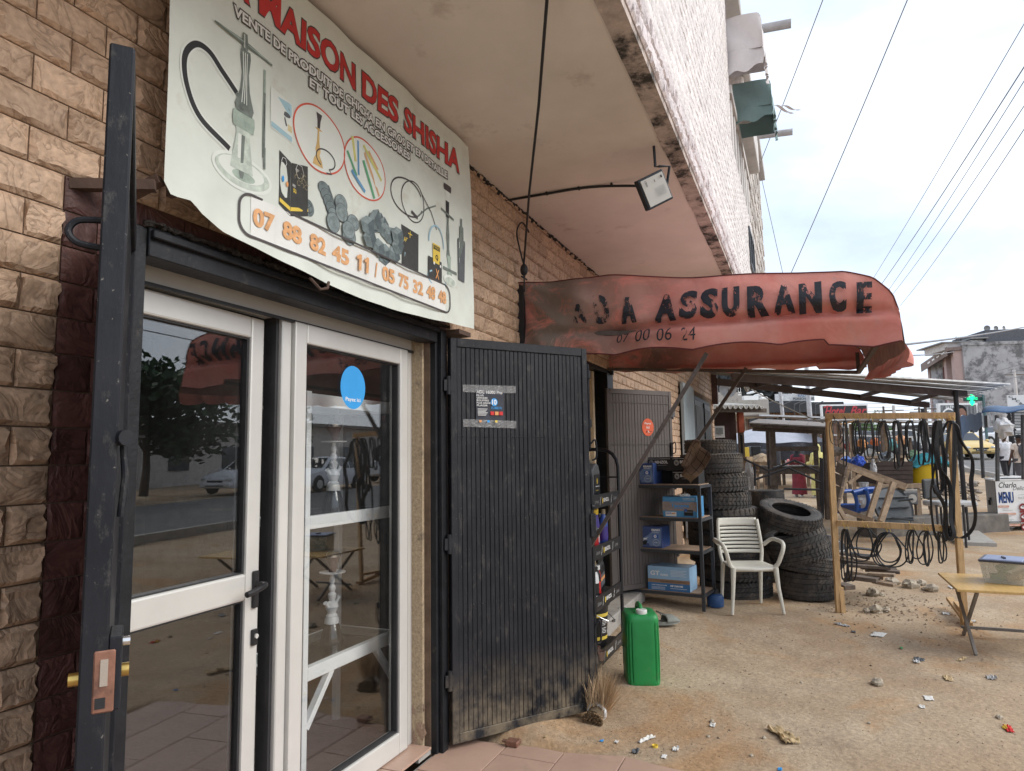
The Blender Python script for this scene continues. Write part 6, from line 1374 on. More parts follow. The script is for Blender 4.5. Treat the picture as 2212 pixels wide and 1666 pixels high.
LOW = ((308, 740, [(285, 330, 1072, 0), (295, 350, 1078, 1), (318, 372, 1075, 2)], 'ribbed flat belts at the left end of the lower crossbar', .022, False),
 (425, 735, [(336, 480, 960, 0), (375, 478, 940, 1), (340, 520, 930, 0)], 'wide round V-belts second from the left on the lower crossbar', .014, True),
 (560, 760, [(467, 652, 990, 0), (478, 640, 985, 0), (490, 680, 990, 0), (492, 628, 960, 0)], 'large circular V-belts in the middle of the lower crossbar', .014, True),
 (705, 745, [(668, 722, 965, 0), (680, 716, 970, 1), (690, 768, 940, 0)], 'narrow V-belts right of the circular ones on the lower crossbar', .013, True),
 (790, 752, [(735, 842, 978, 0), (782, 812, 985, 0), (770, 800, 975, 0)], 'heart-shaped V-belts fourth on the lower crossbar', .013, True),
 (883, 758, [(865, 905, 970, 0), (872, 915, 955, 0)], 'small V-belts at the right end of the lower crossbar', .013, True))
for x, y, lp_, l, w_, th_ in LOW: hang(l, x, y, lp_, True, w_, th_)
b = MB()
# ------------------------------------------------------------------ timber pile, rocks
def plank(b, p0, p1, w_, t_, amp=.0): b.bar(p0, p1, w_, t_)
tp = thing('timber_pile', 'pile of dark weathered planks and beams on the dirt behind the lower belts', 'timber', at_z(*c2(450, 1100), 0))
rr = random.Random(31)
PL = [(285, 935, 520, 975, 7.4), (300, 960, 560, 1000, 7.5), (340, 985, 600, 1003, 7.3), (350, 1030, 560, 1062, 7.1), (450, 1015, 660, 1030, 7.3), (380, 1060, 530, 1078, 7.0), (500, 1085, 630, 1110, 6.9), (300, 1105, 360, 1125, 6.8), (420, 1000, 640, 1012, 7.6), (340, 1045, 420, 1025, 7.3), (290, 915, 480, 945, 7.8), (330, 1075, 470, 1050, 7.4), (470, 1040, 630, 1050, 7.0)]
for i, (a, c, e_, f_, d) in enumerate(PL):
    q0, q1 = c2(a, c), c2(e_, f_); b = MB(); b.bar(at_d(*q0, d), at_d(*q1, d-.15), .09+.03*(i % 3), .03+.012*(i % 2)); b.build('plank', m_woodd if i % 3 else m_woodm, tp, bevel=.004)
b = MB(); b.tube(spline([at_d(*c2(a, c), 7.7) for a, c in ((350, 882), (430, 888), (500, 898), (525, 915), (510, 930), (440, 928), (360, 915))], 5), .016, 6); b.build('rubber_hose', m_belt, tp, smooth=True)
m_rock = mat('pale_stone', (.42, .36, .28), .9, 0, .3, 8, .8, 22, stain=(.25, .20, .15), samt=.6, ssc=5, sthr=.5)
for i, (x, y, r, l) in enumerate(((610, 1080, .085, 'pale round rock at the right end of the timber pile'), (722, 1098, .09, 'largest pale rock right of the timber pile'), (790, 1085, .06, 'pale rock touching the largest one'), (852, 1120, .075, 'brownish rock nearest the right rack post'), (495, 1140, .075, 'flat rock before the timber pile'), (545, 1145, .04, 'small rock beside the flat one'), (515, 1238, .065, 'rounded rock alone between the rack posts'), (575, 1240, .042, 'darker rock right of the rounded one'), (458, 1243, .04, 'small dark rock left of the rounded one'), (345, 1095, .07, 'pale rock by the left rack post foot'), (803, 1120, .03, 'little white rock between two larger ones'))):
    q = c2(x, y); p = at_z(*q, r*.3); tt = thing('rock', l, 'rock', (p.x, p.y, gz(p.x, p.y)), 0, 'rocks behind the belt rack'); b = MB(); b.ball(V((p.x, p.y, gz(p.x, p.y)+r*.38)), r*1.1, r*.9, r*.62, 14, 10, .5, i); b.build('stone', m_rock, tt, smooth=True, sharp=28)
# ------------------------------------------------------------------ folding table with plastic box
m_tab = mat('varnished_yellow_wood', (.56, .36, .13), .4, 0, .12, 6, .06, 40, stretch=(1, 6, 1)); m_leg = mat('grey_table_leg', (.22, .20, .18), .6)
TZ = .46
c_ = [at_z(2025, 1229, TZ), at_z(2067, 1273, TZ), at_z(2225, 1281, TZ)]; fa = c_[2]-c_[1]; fa.z = 0; fa = fa.normalized(); fb = V((-fa.y, fa.x, 0)); fb = fb if fb.dot(c_[0]-c_[1]) > 0 else -fb
O_ = V((c_[1].x, c_[1].y, TZ)); TL, TD = .86, .80
ft = thing('folding_table', 'low folding table with varnished yellow top and grey crossed legs, right edge', 'table', (O_.x, O_.y, GZ))
for i in range(3):
    b = MB(); w_ = TD/3; b.obox(O_+fa*TL/2+fb*(w_*(i+.5))-UP*.01, fa*TL, fb*(w_-.004), UP*.02); b.build('top_board', m_tab, ft, bevel=.003)
for e_ in (.12, .62):
    f0, f1 = O_+fa*e_+fb*.06, O_+fa*e_+fb*(TD-.08)
    for a, c in ((f0, f1), (f1, f0)):
        b = MB(); p = V((c.x, c.y, gz(c.x, c.y))); b.bar(V((a.x, a.y, TZ-.025))+fa*(.02 if a is f0 else -.02), p+fa*(.02 if a is f0 else -.02), .028, .022, fa); b.build('leg', m_leg, ft, bevel=.002)
b = MB(); p0 = O_+fa*.12+fb*(TD-.12); p1 = O_+fa*.62+fb*(TD-.12); b.bar(V((p0.x, p0.y, .04)), V((p1.x, p1.y, .04)), .022, .022); b.build('stretcher', m_leg, ft)
bx0 = at_z(2124, 1259, TZ); bb0 = V((bx0.x, bx0.y, TZ)); ua = (at_z(2192, 1262, TZ)-bb0).normalized(); ub = V((-ua.y, ua.x, 0)); ub = ub if ub.dot(FW) > 0 else -ub
ra = Matrix.Rotation(radians(-20), 3, 'Z'); ua = ra @ ua; ub = ra @ ub
bx = thing('storage_box', 'clear plastic storage box with blue-grey lid and green bottles, on the folding table', 'box', bb0)
m_clear = mat('milky_clear_plastic', (.62, .60, .52), .25, var=.05, bump=0, alpha=.38); m_lid = mat('lid_dark_rim', (.05, .055, .08), .4, bump=0); m_lidc = mat('lid_blue', (.22, .26, .40), .35, bump=0)
BW, BD, BH = .265, .30, .165
def trp(b, z0, z1, k0, k1, inset=0):
    pts = []
    for z, k in ((z0, k0), (z1, k1)):
        for a, c in ((-k, -k), (1+k, -k), (1+k, 1+k), (-k, 1+k)): pts.append(bb0+ua*BW*a+ub*BD*c+UP*z)
    return pts
q = trp(None, .002, BH, -.02, .05); b = MB(); b.add(q, [(3, 2, 1, 0), (0, 1, 5, 4), (1, 2, 6, 5), (2, 3, 7, 6), (3, 0, 4, 7)]); o = b.build('body', m_clear, bx); sf = o.modifiers.new('s', 'SOLIDIFY'); sf.thickness = .003
b = MB(); b.add(trp(None, BH, BH+.018, .07, .08), [(3, 2, 1, 0), (4, 5, 6, 7), (0, 1, 5, 4), (1, 2, 6, 5), (2, 3, 7, 6), (3, 0, 4, 7)]); b.build('lid', m_lid, bx, bevel=.004)
b = MB(); b.add(trp(None, BH+.018, BH+.023, -.0, -.01), [(4, 5, 6, 7), (0, 1, 5, 4), (1, 2, 6, 5), (2, 3, 7, 6), (3, 0, 4, 7)]); b.build('lid_centre', m_lidc, bx, bevel=.003)
b = MB(); b.box(-.04, .04, -.008, .008, 0, .012); b.xf(Matrix.Translation(bb0+ua*BW*.5+ub*BD*.4+UP*(BH+.023))); b.build('lid_handle', m_lid, bx)
for i, (a, c, z, r, L, mm, l) in enumerate(((.15, .35, .03, .035, .17, m_green, 'lower left'), (.3, .55, .09, .033, .16, m_green, 'upper'), (.55, .3, .04, .03, .12, mat('bottle_tan', (.38, .28, .15), .5), 'tan'), (.72, .45, .05, .035, .12, MATS['bottle_tan'], 'tan right'))):
    t = thing('small_bottle', 'small %s bottle lying %s inside the clear storage box' % ('green' if mm is m_green else 'tan', ('at the bottom left', 'on top of the others', 'in the middle', 'on the right side')[i]), 'bottle', bb0, 0, 'bottles in the clear box')
    p = bb0+ua*BW*a+ub*BD*c+UP*z; d = (ua*.8+UP*.3*(1 if i % 2 else .4)+ub*.3).normalized(); b = MB(); b.tube([p, p+d*L*.7, p+d*L*.85, p+d*L*.87, p+d*L], r, 12, rs=[r, r, r*.45, r*.5, r*.5]); b.build('bottle', mm, t, smooth=True, sharp=40)

# ------------------------------------------------------------------ corrugated lean-to roof
m_zinc = mat('weathered_shaded_zinc', (.46, .45, .44), .6, .0, .2, 3, .1, 30, stain=(.20, .16, .14), samt=.6, ssc=2, sthr=.52, orn=.38); m_brb = mat('brown_roof_beam', (.13, .10, .095), .8, var=.25, sc=5)
RA, RB, RC, RD = at_z(1600, 797, 2.82), at_z(2172, 831, 2.82), at_z(2048, 869, 2.66), at_z(1545, 812, 3.06)
rf = thing('lean_to_roof', 'corrugated zinc lean-to roof on dark poles beyond the end of the shop building', 'roof', (RA.x, RA.y, 0))
def rfn(u, v, dz=0): return RA.lerp(RB, u).lerp(RD.lerp(RC, u), v)+UP*(dz+.045*sin(v*2*pi*15))
n = 240
for k in range(15):  # per-strip tint paints the light and shade lines of the corrugation
    b = MB(); b.grid(lambda u, v, k=k: RA.lerp(RB, 1.04*u-.02).lerp(RD.lerp(RC, 1.04*u-.02), (k+v*1.3)/15.3)+UP*(.055*v+.012*sin(v*2*pi*3)+.004*(k % 3)), 8, 18); o = b.build('zinc_sheet', m_zinc, rf, smooth=True, sharp=80); sf = o.modifiers.new('s', 'SOLIDIFY'); sf.thickness = .004
b = MB(); b.bar(rfn(-.02, -.004, .03), rfn(1.02, -.004, .03), .03, .03); b.build('edge_strip', mat('edge_white', (.66, .66, .66), .5), rf)
def onroof(x, y, dz):   # beam points a little below the sheet
    best = None
    for i in range(41):
        for j in range(41):
            p = rfn(i/40*1.0, j/40)-UP*0; q = p-CAM; px = 1106+1480*q.dot(_R)/q.dot(_F); py = 833-1480*q.dot(_U)/q.dot(_F); e_ = (px-x)**2+(py-y)**2
            if best is None or e_ < best[0]: best = (e_, i/40, j/40)
    return RA.lerp(RB, best[1]).lerp(RD.lerp(RC, best[1]), best[2])+UP*dz
b = MB(); e0, e1 = onroof(1580, 800, -.10), onroof(*c8(1810, 262), -.10); b.bar(e0, e1, .06, .13); b.build('beam', m_brb, rf)
f0, f1 = onroof(1545, 820, -.12), onroof(*c8(1550, 345), -.12); b = MB(); b.bar(f0, f1, .06, .13); b.build('beam', m_brb, rf)
for s_ in (.17, .40, .64, .90):
    b = MB(); b.bar(e0.lerp(e1, s_)+UP*.0-RT*.1, f0.lerp(f1, s_)+UP*.02, .05, .08); b.build('rafter', m_brb, rf)
m_pole = mat('dark_pole', (.045, .042, .045), .6, .2)
p = at_d(2064, 850, 13.9); b = MB(); b.cyl((p.x, p.y, 2.72), (p.x, p.y, -.05), .045, n=10); b.build('pole', m_pole, rf, smooth=True, sharp=50)
p = at_d(1993, 880, 17.5); b = MB(); b.cyl((p.x, p.y, 2.6), (p.x, p.y, -.05), .05, n=10); b.build('pole', m_pole, rf, smooth=True, sharp=50)
b = MB(); b.cyl(at_d(1611, 842, 12), at_d(1618, 838, 12), .06, .02, 10); b.build('bulb_socket', m_pw, rf)

# ------------------------------------------------------------------ overturned wooden table and the clutter around it
D1 = 11.0
def P2(x, y, d): return at_d(*c2(x, y), d)
ot = thing('overturned_table', 'weathered wooden table tipped on its side behind the belts', 'table', gp(1850, 11))
QB = [((285, 365), (350, 385), (265, 720), (225, 700)), ]
for i in range(5):
    b = MB(); u0, u1 = i/5+.01, (i+1)/5-.01
    A_, B_, C_, D_ = P2(292, 362, D1+.5), P2(228, 715, D1+.1), P2(272, 722, D1-.5), P2(348, 388, D1-.3)
    q = [A_.lerp(B_, u0), A_.lerp(B_, u1), D_.lerp(C_, u1), D_.lerp(C_, u0)]; nn = (q[1]-q[0]).cross(q[3]-q[0]).normalized()*.03; b.add(q+[v+nn for v in q], [(0, 1, 2, 3), (7, 6, 5, 4), (0, 4, 5, 1), (1, 5, 6, 2), (2, 6, 7, 3), (3, 7, 4, 0)]); b.build('board', m_woodd, ot)
for nm, a, c, e_, f_, d0, d1, w_, t_ in (('leg', 350, 388, 275, 650, 10.9, 10.7, .07, .05), ('apron', 290, 368, 700, 518, 11.4, 10.6, .10, .04), ('apron', 345, 395, 560, 480, 10.8, 10.7, .07, .04), ('leg', 540, 485, 470, 705, 11.2, 11.0, .08, .06), ('leg', 622, 490, 545, 725, 10.7, 10.5, .08, .06), ('brace', 348, 495, 432, 432, 10.8, 10.9, .05, .04), ('brace', 282, 628, 335, 720, 10.7, 10.6, .06, .05), ('brace', 275, 640, 500, 722, 11.3, 10.8, .07, .03)):
    b = MB(); b.bar(P2(a, c, d0), P2(e_, f_, d1), w_, t_, FW); b.build(nm, m_woodm, ot)
m_bpl = mat('blue_plastic', (.02, .08, .32), .35, var=.05, bump=0)
bc = thing('plastic_chair', 'blue plastic chair tipped over behind the overturned table', 'chair', P2(420, 660, 11.6))
for nm, pts, r in (('leg_frame', ((300, 545), (380, 548), (400, 655), (350, 668), (285, 665)), .032), ('leg', ((375, 548), (460, 528), (515, 527)), .035), ('arm', ((455, 530), (470, 600), (455, 650), (400, 655)), .033), ('leg', ((515, 527), (500, 545), (380, 560)), .028)):
    b = MB(); b.tube(spline([P2(a, c, 11.6+.1*i) for i, (a, c) in enumerate(pts)], 4), r, 8); b.build(nm, m_bpl, bc, smooth=True)
b = MB(); b.grid(lambda u, v: P2(300+120*u, 615+50*v, 11.9+.3*v), 6, 4); o = b.build('seat', m_bpl, bc); sf = o.modifiers.new('s', 'SOLIDIFY'); sf.thickness = .03
m_bag = mat('milky_plastic_bag', (.55, .55, .56), .3, 0, .1, 8, .8, 14, alpha=.75, bd=.05)
def bag(lbl, x, y, rx, rz, d, m=m_bag, crop=c2, nm='plastic_bag', cat='bag', knot=True):
    p = at_d(*crop(x, y), d); t = thing(nm, lbl, cat, p); b = MB(); b.ball(p, rx, rx*.8, rz, 20, 14, .45, x); b.build('bag', m, t, smooth=True)
    if knot: b = MB(); b.cyl(p+UP*rz*.75, p+UP*rz*1.35, rx*.22, rx*.45, 9); b.build('knot', m, t, smooth=True)
    return t
bag('grey plastic bag lying behind the tipped blue chair', 450, 615, .20, .28, 12.4); bag('white plastic bag hanging at the left of the dark crate', 500, 410, .07, .14, 12.5); bag('bright blue plastic bag on the table behind the belts', 405, 358, .14, .10, 13.0, mat('blue_bag', (.03, .09, .5), .35, bump=.8, bsc=12, bd=.05), knot=False)
rt = thing('round_table', 'dark grey round plastic table stored on its edge behind the belts', 'table', P2(625, 640, 12)); ctr_ = P2(622, 640, 11.9)
b = MB(); b.lathe([(0, 0), (.34, 0), (.36, -.02), (.36, .03), (.345, .03), (.34, .015), (0, .015)], 32, axis='y'); b.xf(Matrix.Translation(ctr_) @ Matrix.Rotation(face_yaw()+.15, 4, 'Z') @ Matrix.Rotation(radians(-18), 4, 'X')); m_dgp = mat('dark_grey_plastic', (.075, .085, .095), .5, bump=.05); b.build('top', m_dgp, rt, smooth=True, sharp=40)
for q in (-.18, 0, .18): b = MB(); b.box(-.29, .29, -.045, -.01, q-.012, q+.012); b.xf(Matrix.Translation(ctr_) @ Matrix.Rotation(face_yaw()+.15, 4, 'Z') @ Matrix.Rotation(radians(-18), 4, 'X')); b.build('rib', m_dgp, rt)
for a, c, e_, f_ in ((650, 600, 740, 590), (610, 700, 745, 718)): b = MB(); b.tube([P2(a, c, 11.6), P2(e_, f_, 11.4)], .018, 8); b.build('leg', m_dgp, rt)
fan = thing('machine_case', 'grey metal machine case on a bench beyond the round table', 'machine', P2(730, 590, 13)); b = MB(); blk(b, *c2(685, 0)[:1], c2(775, 0)[0], c2(0, 545)[1], c2(0, 625)[1], 12.8, .5); b.build('case', m_dirtmetal, fan, bevel=.02); b = MB(); blk(b, c2(690, 0)[0], c2(768, 0)[0], c2(0, 530)[1], c2(0, 545)[1], 12.85, .45); b.build('lid', m_conc, fan, bevel=.01)
b = MB(); b.lathe([(0, 0), (.07, 0), (.08, -.05), (0, -.06)], 16, axis='y'); b.xf(Matrix.Translation(P2(728, 585, 12.72)) @ Matrix.Rotation(face_yaw(), 4, 'Z')); b.build('dial', m_conc, fan)
# black chair with white seat
bk_ = thing('chair', 'black padded chair with pale seat behind the right end of the belt rack', 'chair', gp(c2(930, 0)[0], 11.2)); bb = MB(); a, U, W_, w_, h = blk(bb, c2(815, 0)[0], c2(965, 0)[0], c2(0, 470)[1], c2(0, 590)[1], 11.5, .06, .5); bb.build('backrest', mat('black_padding', (.05, .052, .055), .6), bk_, bevel=.03, seg=3)
b = MB(); b.obox(P2(960, 615, 11.3), RT*.62, FW*.5, UP*.09); b.build('seat', mat('pale_padding', (.42, .42, .42), .6), bk_, bevel=.03, seg=3)
for x, d in ((880, 11.1), (1040, 11.0), (905, 11.6), (1060, 11.5)): p = P2(x, 625, d); b = MB(); b.cyl(p, (p.x, p.y, gz(p.x, p.y)), .018, n=8); b.build('leg', m_pole, bk_)
# dark crate, yellow basin, teal cloth, bench
cr_ = thing('wooden_crate', 'dark plank crate on the bench left of the yellow basin', 'crate', P2(630, 500, 13.0))
x0, x1 = c2(522, 0)[0], c2(740, 0)[0]
for i in range(5): b = MB(); blk(b, x0, x1, c2(0, 365+i*27)[1], c2(0, 389+i*27)[1], 13.0, .03); b.build('plank', mat('crate_dark', (.055, .038, .032), .8, var=.3, sc=8) if i == 0 else MATS['crate_dark'], cr_)
b = MB(); blk(b, x0, x1, c2(0, 372)[1], c2(0, 498)[1], 13.05, .8); b.build('box_body', MATS['crate_dark'], cr_)
bn = thing('bench', 'low weathered bench carrying the crate and the yellow basin', 'bench', P2(700, 520, 13.0)); b = MB(); blk(b, c2(540, 0)[0], c2(860, 0)[0], c2(0, 500)[1], c2(0, 526)[1], 12.9, .9); b.build('top', m_woodm, bn, bevel=.005)
for x in (560, 760, 850): p = P2(x, 526, 13.0); b = MB(); b.bar(p, (p.x, p.y, gz(p.x, p.y)), .09, .09, FW); b.build('leg', m_woodm, bn)
by_ = thing('basin', 'large yellow plastic basin on the bench under a teal cloth', 'basin', P2(797, 490, 13.2)); p = P2(797, 492, 13.3); b = MB(); b.lathe([(0, 0), (.21, 0), (.26, .33), (.28, .34), (.27, .355), (.245, .34), (.20, .02), (0, .02)], 32, p, cap=False); b.build('basin', mat('yellow_plastic', (.62, .42, .02), .35, bump=0, var=.05), by_, smooth=True, sharp=50)
tl_ = thing('cloth', 'teal cloth bundle heaped on the yellow basin', 'cloth', P2(830, 360, 13.3)); b = MB(); pc = P2(830, 372, 13.3)
b.grid(lambda u, v: pc+RT*((u-.5)*.78)+FW*((v-.5)*.5)+UP*(.17*(1-(2*u-1)**2)*(1-(2*v-1)**4)-.09*(2*u-1)**2+.04*noise.noise(V((u*6, v*6, 1)))), 40, 24); o = b.build('cloth', mat('teal_cloth', (.05, .30, .36), .85, bump=.6, bsc=8, bd=.04), tl_, smooth=True, sharp=80); sf = o.modifiers.new('s', 'SOLIDIFY'); sf.thickness = .02
# stone ledge and pale slab
ld = thing('low_wall', 'low dark concrete ledge crossing behind the table clutter', 'wall', gp(1960, 13)); b = MB(); a, c = at_d(*c2(450, 690), 12.6), at_d(*c2(1250, 690), 13.2); a.z = c.z = .13; b.bar(a, c, .5, .36); b.build('ledge', mat('dark_concrete', (.17, .155, .14), .9, stain=(.3, .26, .2), samt=.5), ld, bevel=.02)
b = MB(); q = [at_z(*c2(x, y), .02) for x, y in ((860, 785), (1120, 770), (1245, 858), (1020, 850))]; b.prism([(p.x, p.y) for p in q], lambda u, v, h: V((u, v, h)), -.1, .025); tag(b.build('concrete_slab', m_conc), kind='structure')
for i, (x, y, d, l) in enumerate(((700, 640, 12.2, 'car battery on the ground by the round table'), (560, 575, 12.7, 'dark tin box behind the round table'))):
    t = thing('metal_box', l, 'box', P2(x, y, d)); b = MB(); blk(b, c2(x-40, 0)[0], c2(x+25, 0)[0], c2(0, y-10)[1], c2(0, y+45)[1], d, .3); b.build('box', m_dirtmetal if i == 0 else m_black, t, bevel=.01)
    b = MB(); blk(b, c2(x-30, 0)[0], c2(x-15, 0)[0], c2(0, y-16)[1], c2(0, y-10)[1], d+.05, .05); b.build('terminal', m_conc, t)
# ------------------------------------------------------------------ people
def person(lbl, loc, ht, yaw, top, legs, hair, robe=None, sleeves='short', scarf=None, arms=((.20, .04, -.26), (.24, .10, -.50)), stride=.0, extra=None, bag=None):
    """local frame: faces +Y, x to its right; heights in units of a 1.75 m body"""
    t = thing('person', lbl, 'person', loc, yaw); k = ht/1.75
    J = {'pel': (0, 0, .95, .125), 'wst': (0, .0, 1.10, .115), 'chs': (0, .01, 1.30, .135), 'shc': (0, 0, 1.43, .09), 'nck': (0, .0, 1.50, .052), 'hd1': (0, .015, 1.58, .075), 'hd2': (0, .01, 1.66, .088), 'hd3': (0, 0, 1.73, .06)}
    E_ = [('pel', 'wst'), ('wst', 'chs'), ('chs', 'shc'), ('shc', 'nck'), ('nck', 'hd1'), ('hd1', 'hd2'), ('hd2', 'hd3')]
    for s, n in ((-1, 'l'), (1, 'r')):
        st_ = stride*s
        J['hp'+n] = (s*.095, 0, .90, .09); J['kn'+n] = (s*.10, .03+st_*.5, .50, .062); J['an'+n] = (s*.10, -.01+st_, .09, .042); J['ft'+n] = (s*.11, .13+st_, .035, .036)
        E_ += [('pel', 'hp'+n), ('hp'+n, 'kn'+n), ('kn'+n, 'an'+n), ('an'+n, 'ft'+n)]
        a, h = arms if not isinstance(arms, dict) else arms[n]
        J['sh'+n] = (s*.18, 0, 1.42, .058); J['el'+n] = (s*a[0], a[1], 1.42+a[2], .043); J['wr'+n] = (s*h[0], h[1], 1.42+h[2], .03)
        d = V((s*h[0], h[1], 1.42+h[2]))-V((s*a[0], a[1], 1.42+a[2])); d.normalize(); w0 = V((s*h[0], h[1], 1.42+h[2])); p_ = w0+d*.07; J['pm'+n] = (*p_, .032)
        E_ += [('shc', 'sh'+n), ('sh'+n, 'el'+n), ('el'+n, 'wr'+n), ('wr'+n, 'pm'+n)]
        sd_ = d.cross(V((0, 1, 0))); sd_ = V((0, 1, 0)) if sd_.length < .3 else V((0, 1, 0))-d*d.y; sd_.normalize()
        for q in range(4):
            f0 = p_+sd_*(.026-.017*q)+d*.01; f1 = f0+d*(.065-.008*abs(q-1.3)); J['f%d%s' % (q, n)] = (*f0, .009); J['g%d%s' % (q, n)] = (*f1, .007); E_ += [('pm'+n, 'f%d%s' % (q, n)), ('f%d%s' % (q, n), 'g%d%s' % (q, n))]
        th = w0+d*.03+sd_*.045; J['th'+n] = (*th, .010); E_ += [('wr'+n, 'th'+n)]
    keys = list(J); me = bpy.data.meshes.new('body'); me.from_pydata([tuple(c*k for c in J[q][:3]) for q in keys], [(keys.index(a), keys.index(c)) for a, c in E_], [])
    o = link('body', me, m_skin, t); md = o.modifiers.new('skin', 'SKIN'); sv = me.skin_vertices[0].data
    for i, q in enumerate(keys): sv[i].radius = (J[q][3]*k, J[q][3]*k); sv[i].use_root = (q == 'pel')
    md.use_smooth_shade = True; ss = o.modifiers.new('sub', 'SUBSURF'); ss.levels = 1; ss.render_levels = 1
    b = MB(); b.ball((0, .005*k, 1.655*k), .082*k, .098*k, .118*k, 16, 12); b.tube([(0, .095*k, 1.67*k), (0, .118*k, 1.635*k), (0, .10*k, 1.625*k)], .014*k, 6)
    for s in (-1, 1): b.ball((s*.084*k, 0, 1.65*k), .014*k, .022*k, .032*k, 6, 6)
    o = b.build('head', m_skin, None, smooth=True); o.parent = t
    b = MB()
    for s in (-1, 1): b.ball((s*.032*k, .092*k, 1.672*k), .012*k, .008*k, .008*k, 6, 5)
    b.box(-.022*k, .022*k, .095*k, .104*k, 1.59*k, 1.597*k); o = tag(b.build('facial_features', m_ink, None), kind='stuff'); o.parent = t
    def loft(nm, secs, m, n=28, th=0, amp=.0):
        b = MB(); N_ = len(secs)-1
        def f(u, v):
            i = min(int(v*N_), N_-1); q = v*N_-i; a = secs[i]; c = secs[i+1]; z, cx, cy, rx, ry = [a[j]+(c[j]-a[j])*q for j in range(5)]; an = 2*pi*u
            w_ = 1+amp*sin(an*7+z*3)*(1.3-z if z < 1.3 else 0)
            return V(((cx+rx*w_*cos(an))*k, (cy+ry*w_*sin(an))*k, z*k))
        b.grid(f, n, N_*3); o = b.build(nm, m, None, smooth=True, sharp=80); o.parent = t; return o
    def sleeve(m, part):
        for s, n in ((-1, 'l'), (1, 'r')):
            a, e_, h = V(J['sh'+n][:3]), V(J['el'+n][:3]), V(J['wr'+n][:3]); pts = [V((s*.10, 0, 1.44)), a, a.lerp(e_, .55)] if part == 'short' else [V((s*.10, 0, 1.44)), a, a.lerp(e_, .6), e_, e_.lerp(h, .85)]
            b = MB(); b.tube([p*k for p in pts], .06, 12, rs=[.07*k, .075*k, .066*k] if part == 'short' else [.07*k, .078*k, .068*k, .062*k, .058*k]); o = b.build('sleeve', m, None, smooth=True); o.parent = t
    if robe:
        loft('robe', [(.10, 0, .0, .25, .22), (.5, 0, 0, .23, .20), (.95, 0, 0, .215, .18), (1.15, 0, 0, .18, .15), (1.33, 0, 0, .20, .145), (1.43, 0, 0, .18, .11), (1.49, 0, 0, .08, .08)], robe, amp=.07); sleeve(robe, 'long')
    else:
        loft('shirt', [(.86, 0, 0, .20, .155), (1.05, 0, 0, .18, .14), (1.28, 0, 0, .205, .15), (1.41, 0, 0, .20, .115), (1.47, 0, 0, .10, .08), (1.49, 0, 0, .07, .065)], top, amp=.05); sleeve(top, sleeves)
        for s, n in ((-1, 'l'), (1, 'r')):
            b = MB(); h_, kn, an_ = V(J['hp'+n][:3]), V(J['kn'+n][:3]), V(J['an'+n][:3]); b.tube([(h_+V((0, 0, .10)))*k, h_*k, kn*k, (an_+V((0, 0, .02)))*k], .08, 12, rs=[.115*k, .108*k, .078*k, .06*k]); o = b.build('trouser_leg', legs, None, smooth=True); o.parent = t
    for s, n in ((-1, 'l'), (1, 'r')):
        an_ = V(J['an'+n][:3]); b = MB(); b.ball((an_+V((0, .06, -.05)))*k, .048*k, .13*k, .045*k, 10, 8); o = b.build('shoe', m_ink if not robe else m_pw, None, smooth=True); o.parent = t
    if scarf:
        loft('headscarf', [(1.30, 0, -.02, .22, .16), (1.42, 0, -.02, .19, .14), (1.50, 0, -.015, .11, .11), (1.58, 0, -.02, .098, .105), (1.68, 0, -.022, .10, .108), (1.76, 0, -.015, .06, .07), (1.785, 0, -.01, .005, .005)], scarf, amp=.04)
    else:
        b = MB(); b.ball((0, -.012*k, 1.685*k), .089*k, .10*k, .105*k, 14, 10, cut=-.25); o = b.build('hair', hair, None, smooth=True); o.parent = t
    if extra: extra(t, k)
    return t
m_hair = mat('black_hair', (.012, .011, .011), .9, var=.2, bump=.4); yaw_away = math.atan2(-FW.x, FW.y); yaw_to = yaw_away+pi
m_mar = mat('maroon_cloth', (.20, .03, .045), .85, bump=.4, bsc=6, bd=.03); m_yc = mat('pale_yellow_cloth', (.66, .60, .24), .85, bump=.4, bsc=6, bd=.03); m_bsc = mat('black_scarf', (.02, .02, .022), .85)
m_tsh = mat('white_tshirt', (.66, .66, .68), .85, bump=.4, bsc=8, bd=.03); m_blt = mat('black_trousers', (.03, .03, .035), .8); m_crm = mat('cream_shirt', (.60, .50, .42), .85, bump=.4, bsc=8, bd=.03)
g0 = gp(1722, 22.0); person('woman in maroon robe and black headscarf looking at her hands, by the market stall', g0, 1.60, yaw_to-.9, None, None, m_hair, robe=m_mar, scarf=m_bsc, arms=((.23, .06, -.27), (.10, .28, -.22)))
g0 = gp(1764, 21.5); person('person in long pale yellow robe and hood seen from behind at the market stall', g0, 1.66, yaw_away+.4, None, None, m_hair, robe=m_yc, scarf=m_yc, arms={'l': ((.23, .05, -.27), (.20, .25, -.30)), 'r': ((.38, .06, -.10), (.62, .10, -.02))})
def backpack(t, k):
    b = MB(); b.ball((0, -.20*k, 1.24*k), .15*k, .11*k, .25*k, 14, 10); o = b.build('backpack', mat('grey_backpack', (.075, .075, .085), .7), None, smooth=True); o.parent = t
    for s in (-1, 1): b = MB(); b.tube([(s*.09*k, -.14*k, 1.40*k), (s*.10*k, 0, 1.49*k), (s*.11*k, .13*k, 1.38*k), (s*.12*k, .10*k, 1.15*k)], .02*k, 6); o = b.build('strap', m_bsc, None); o.parent = t
x1, _ = c5(1180, 0); g0 = gp(x1, 23.7); g0.z = terr(g0.x)-.0; person('man in white t-shirt and black trousers walking away along the road', g0, 1.78, yaw_away+.05, m_tsh, m_blt, m_hair, arms=((.25, .0, -.27), (.27, .05, -.50)), stride=.16)
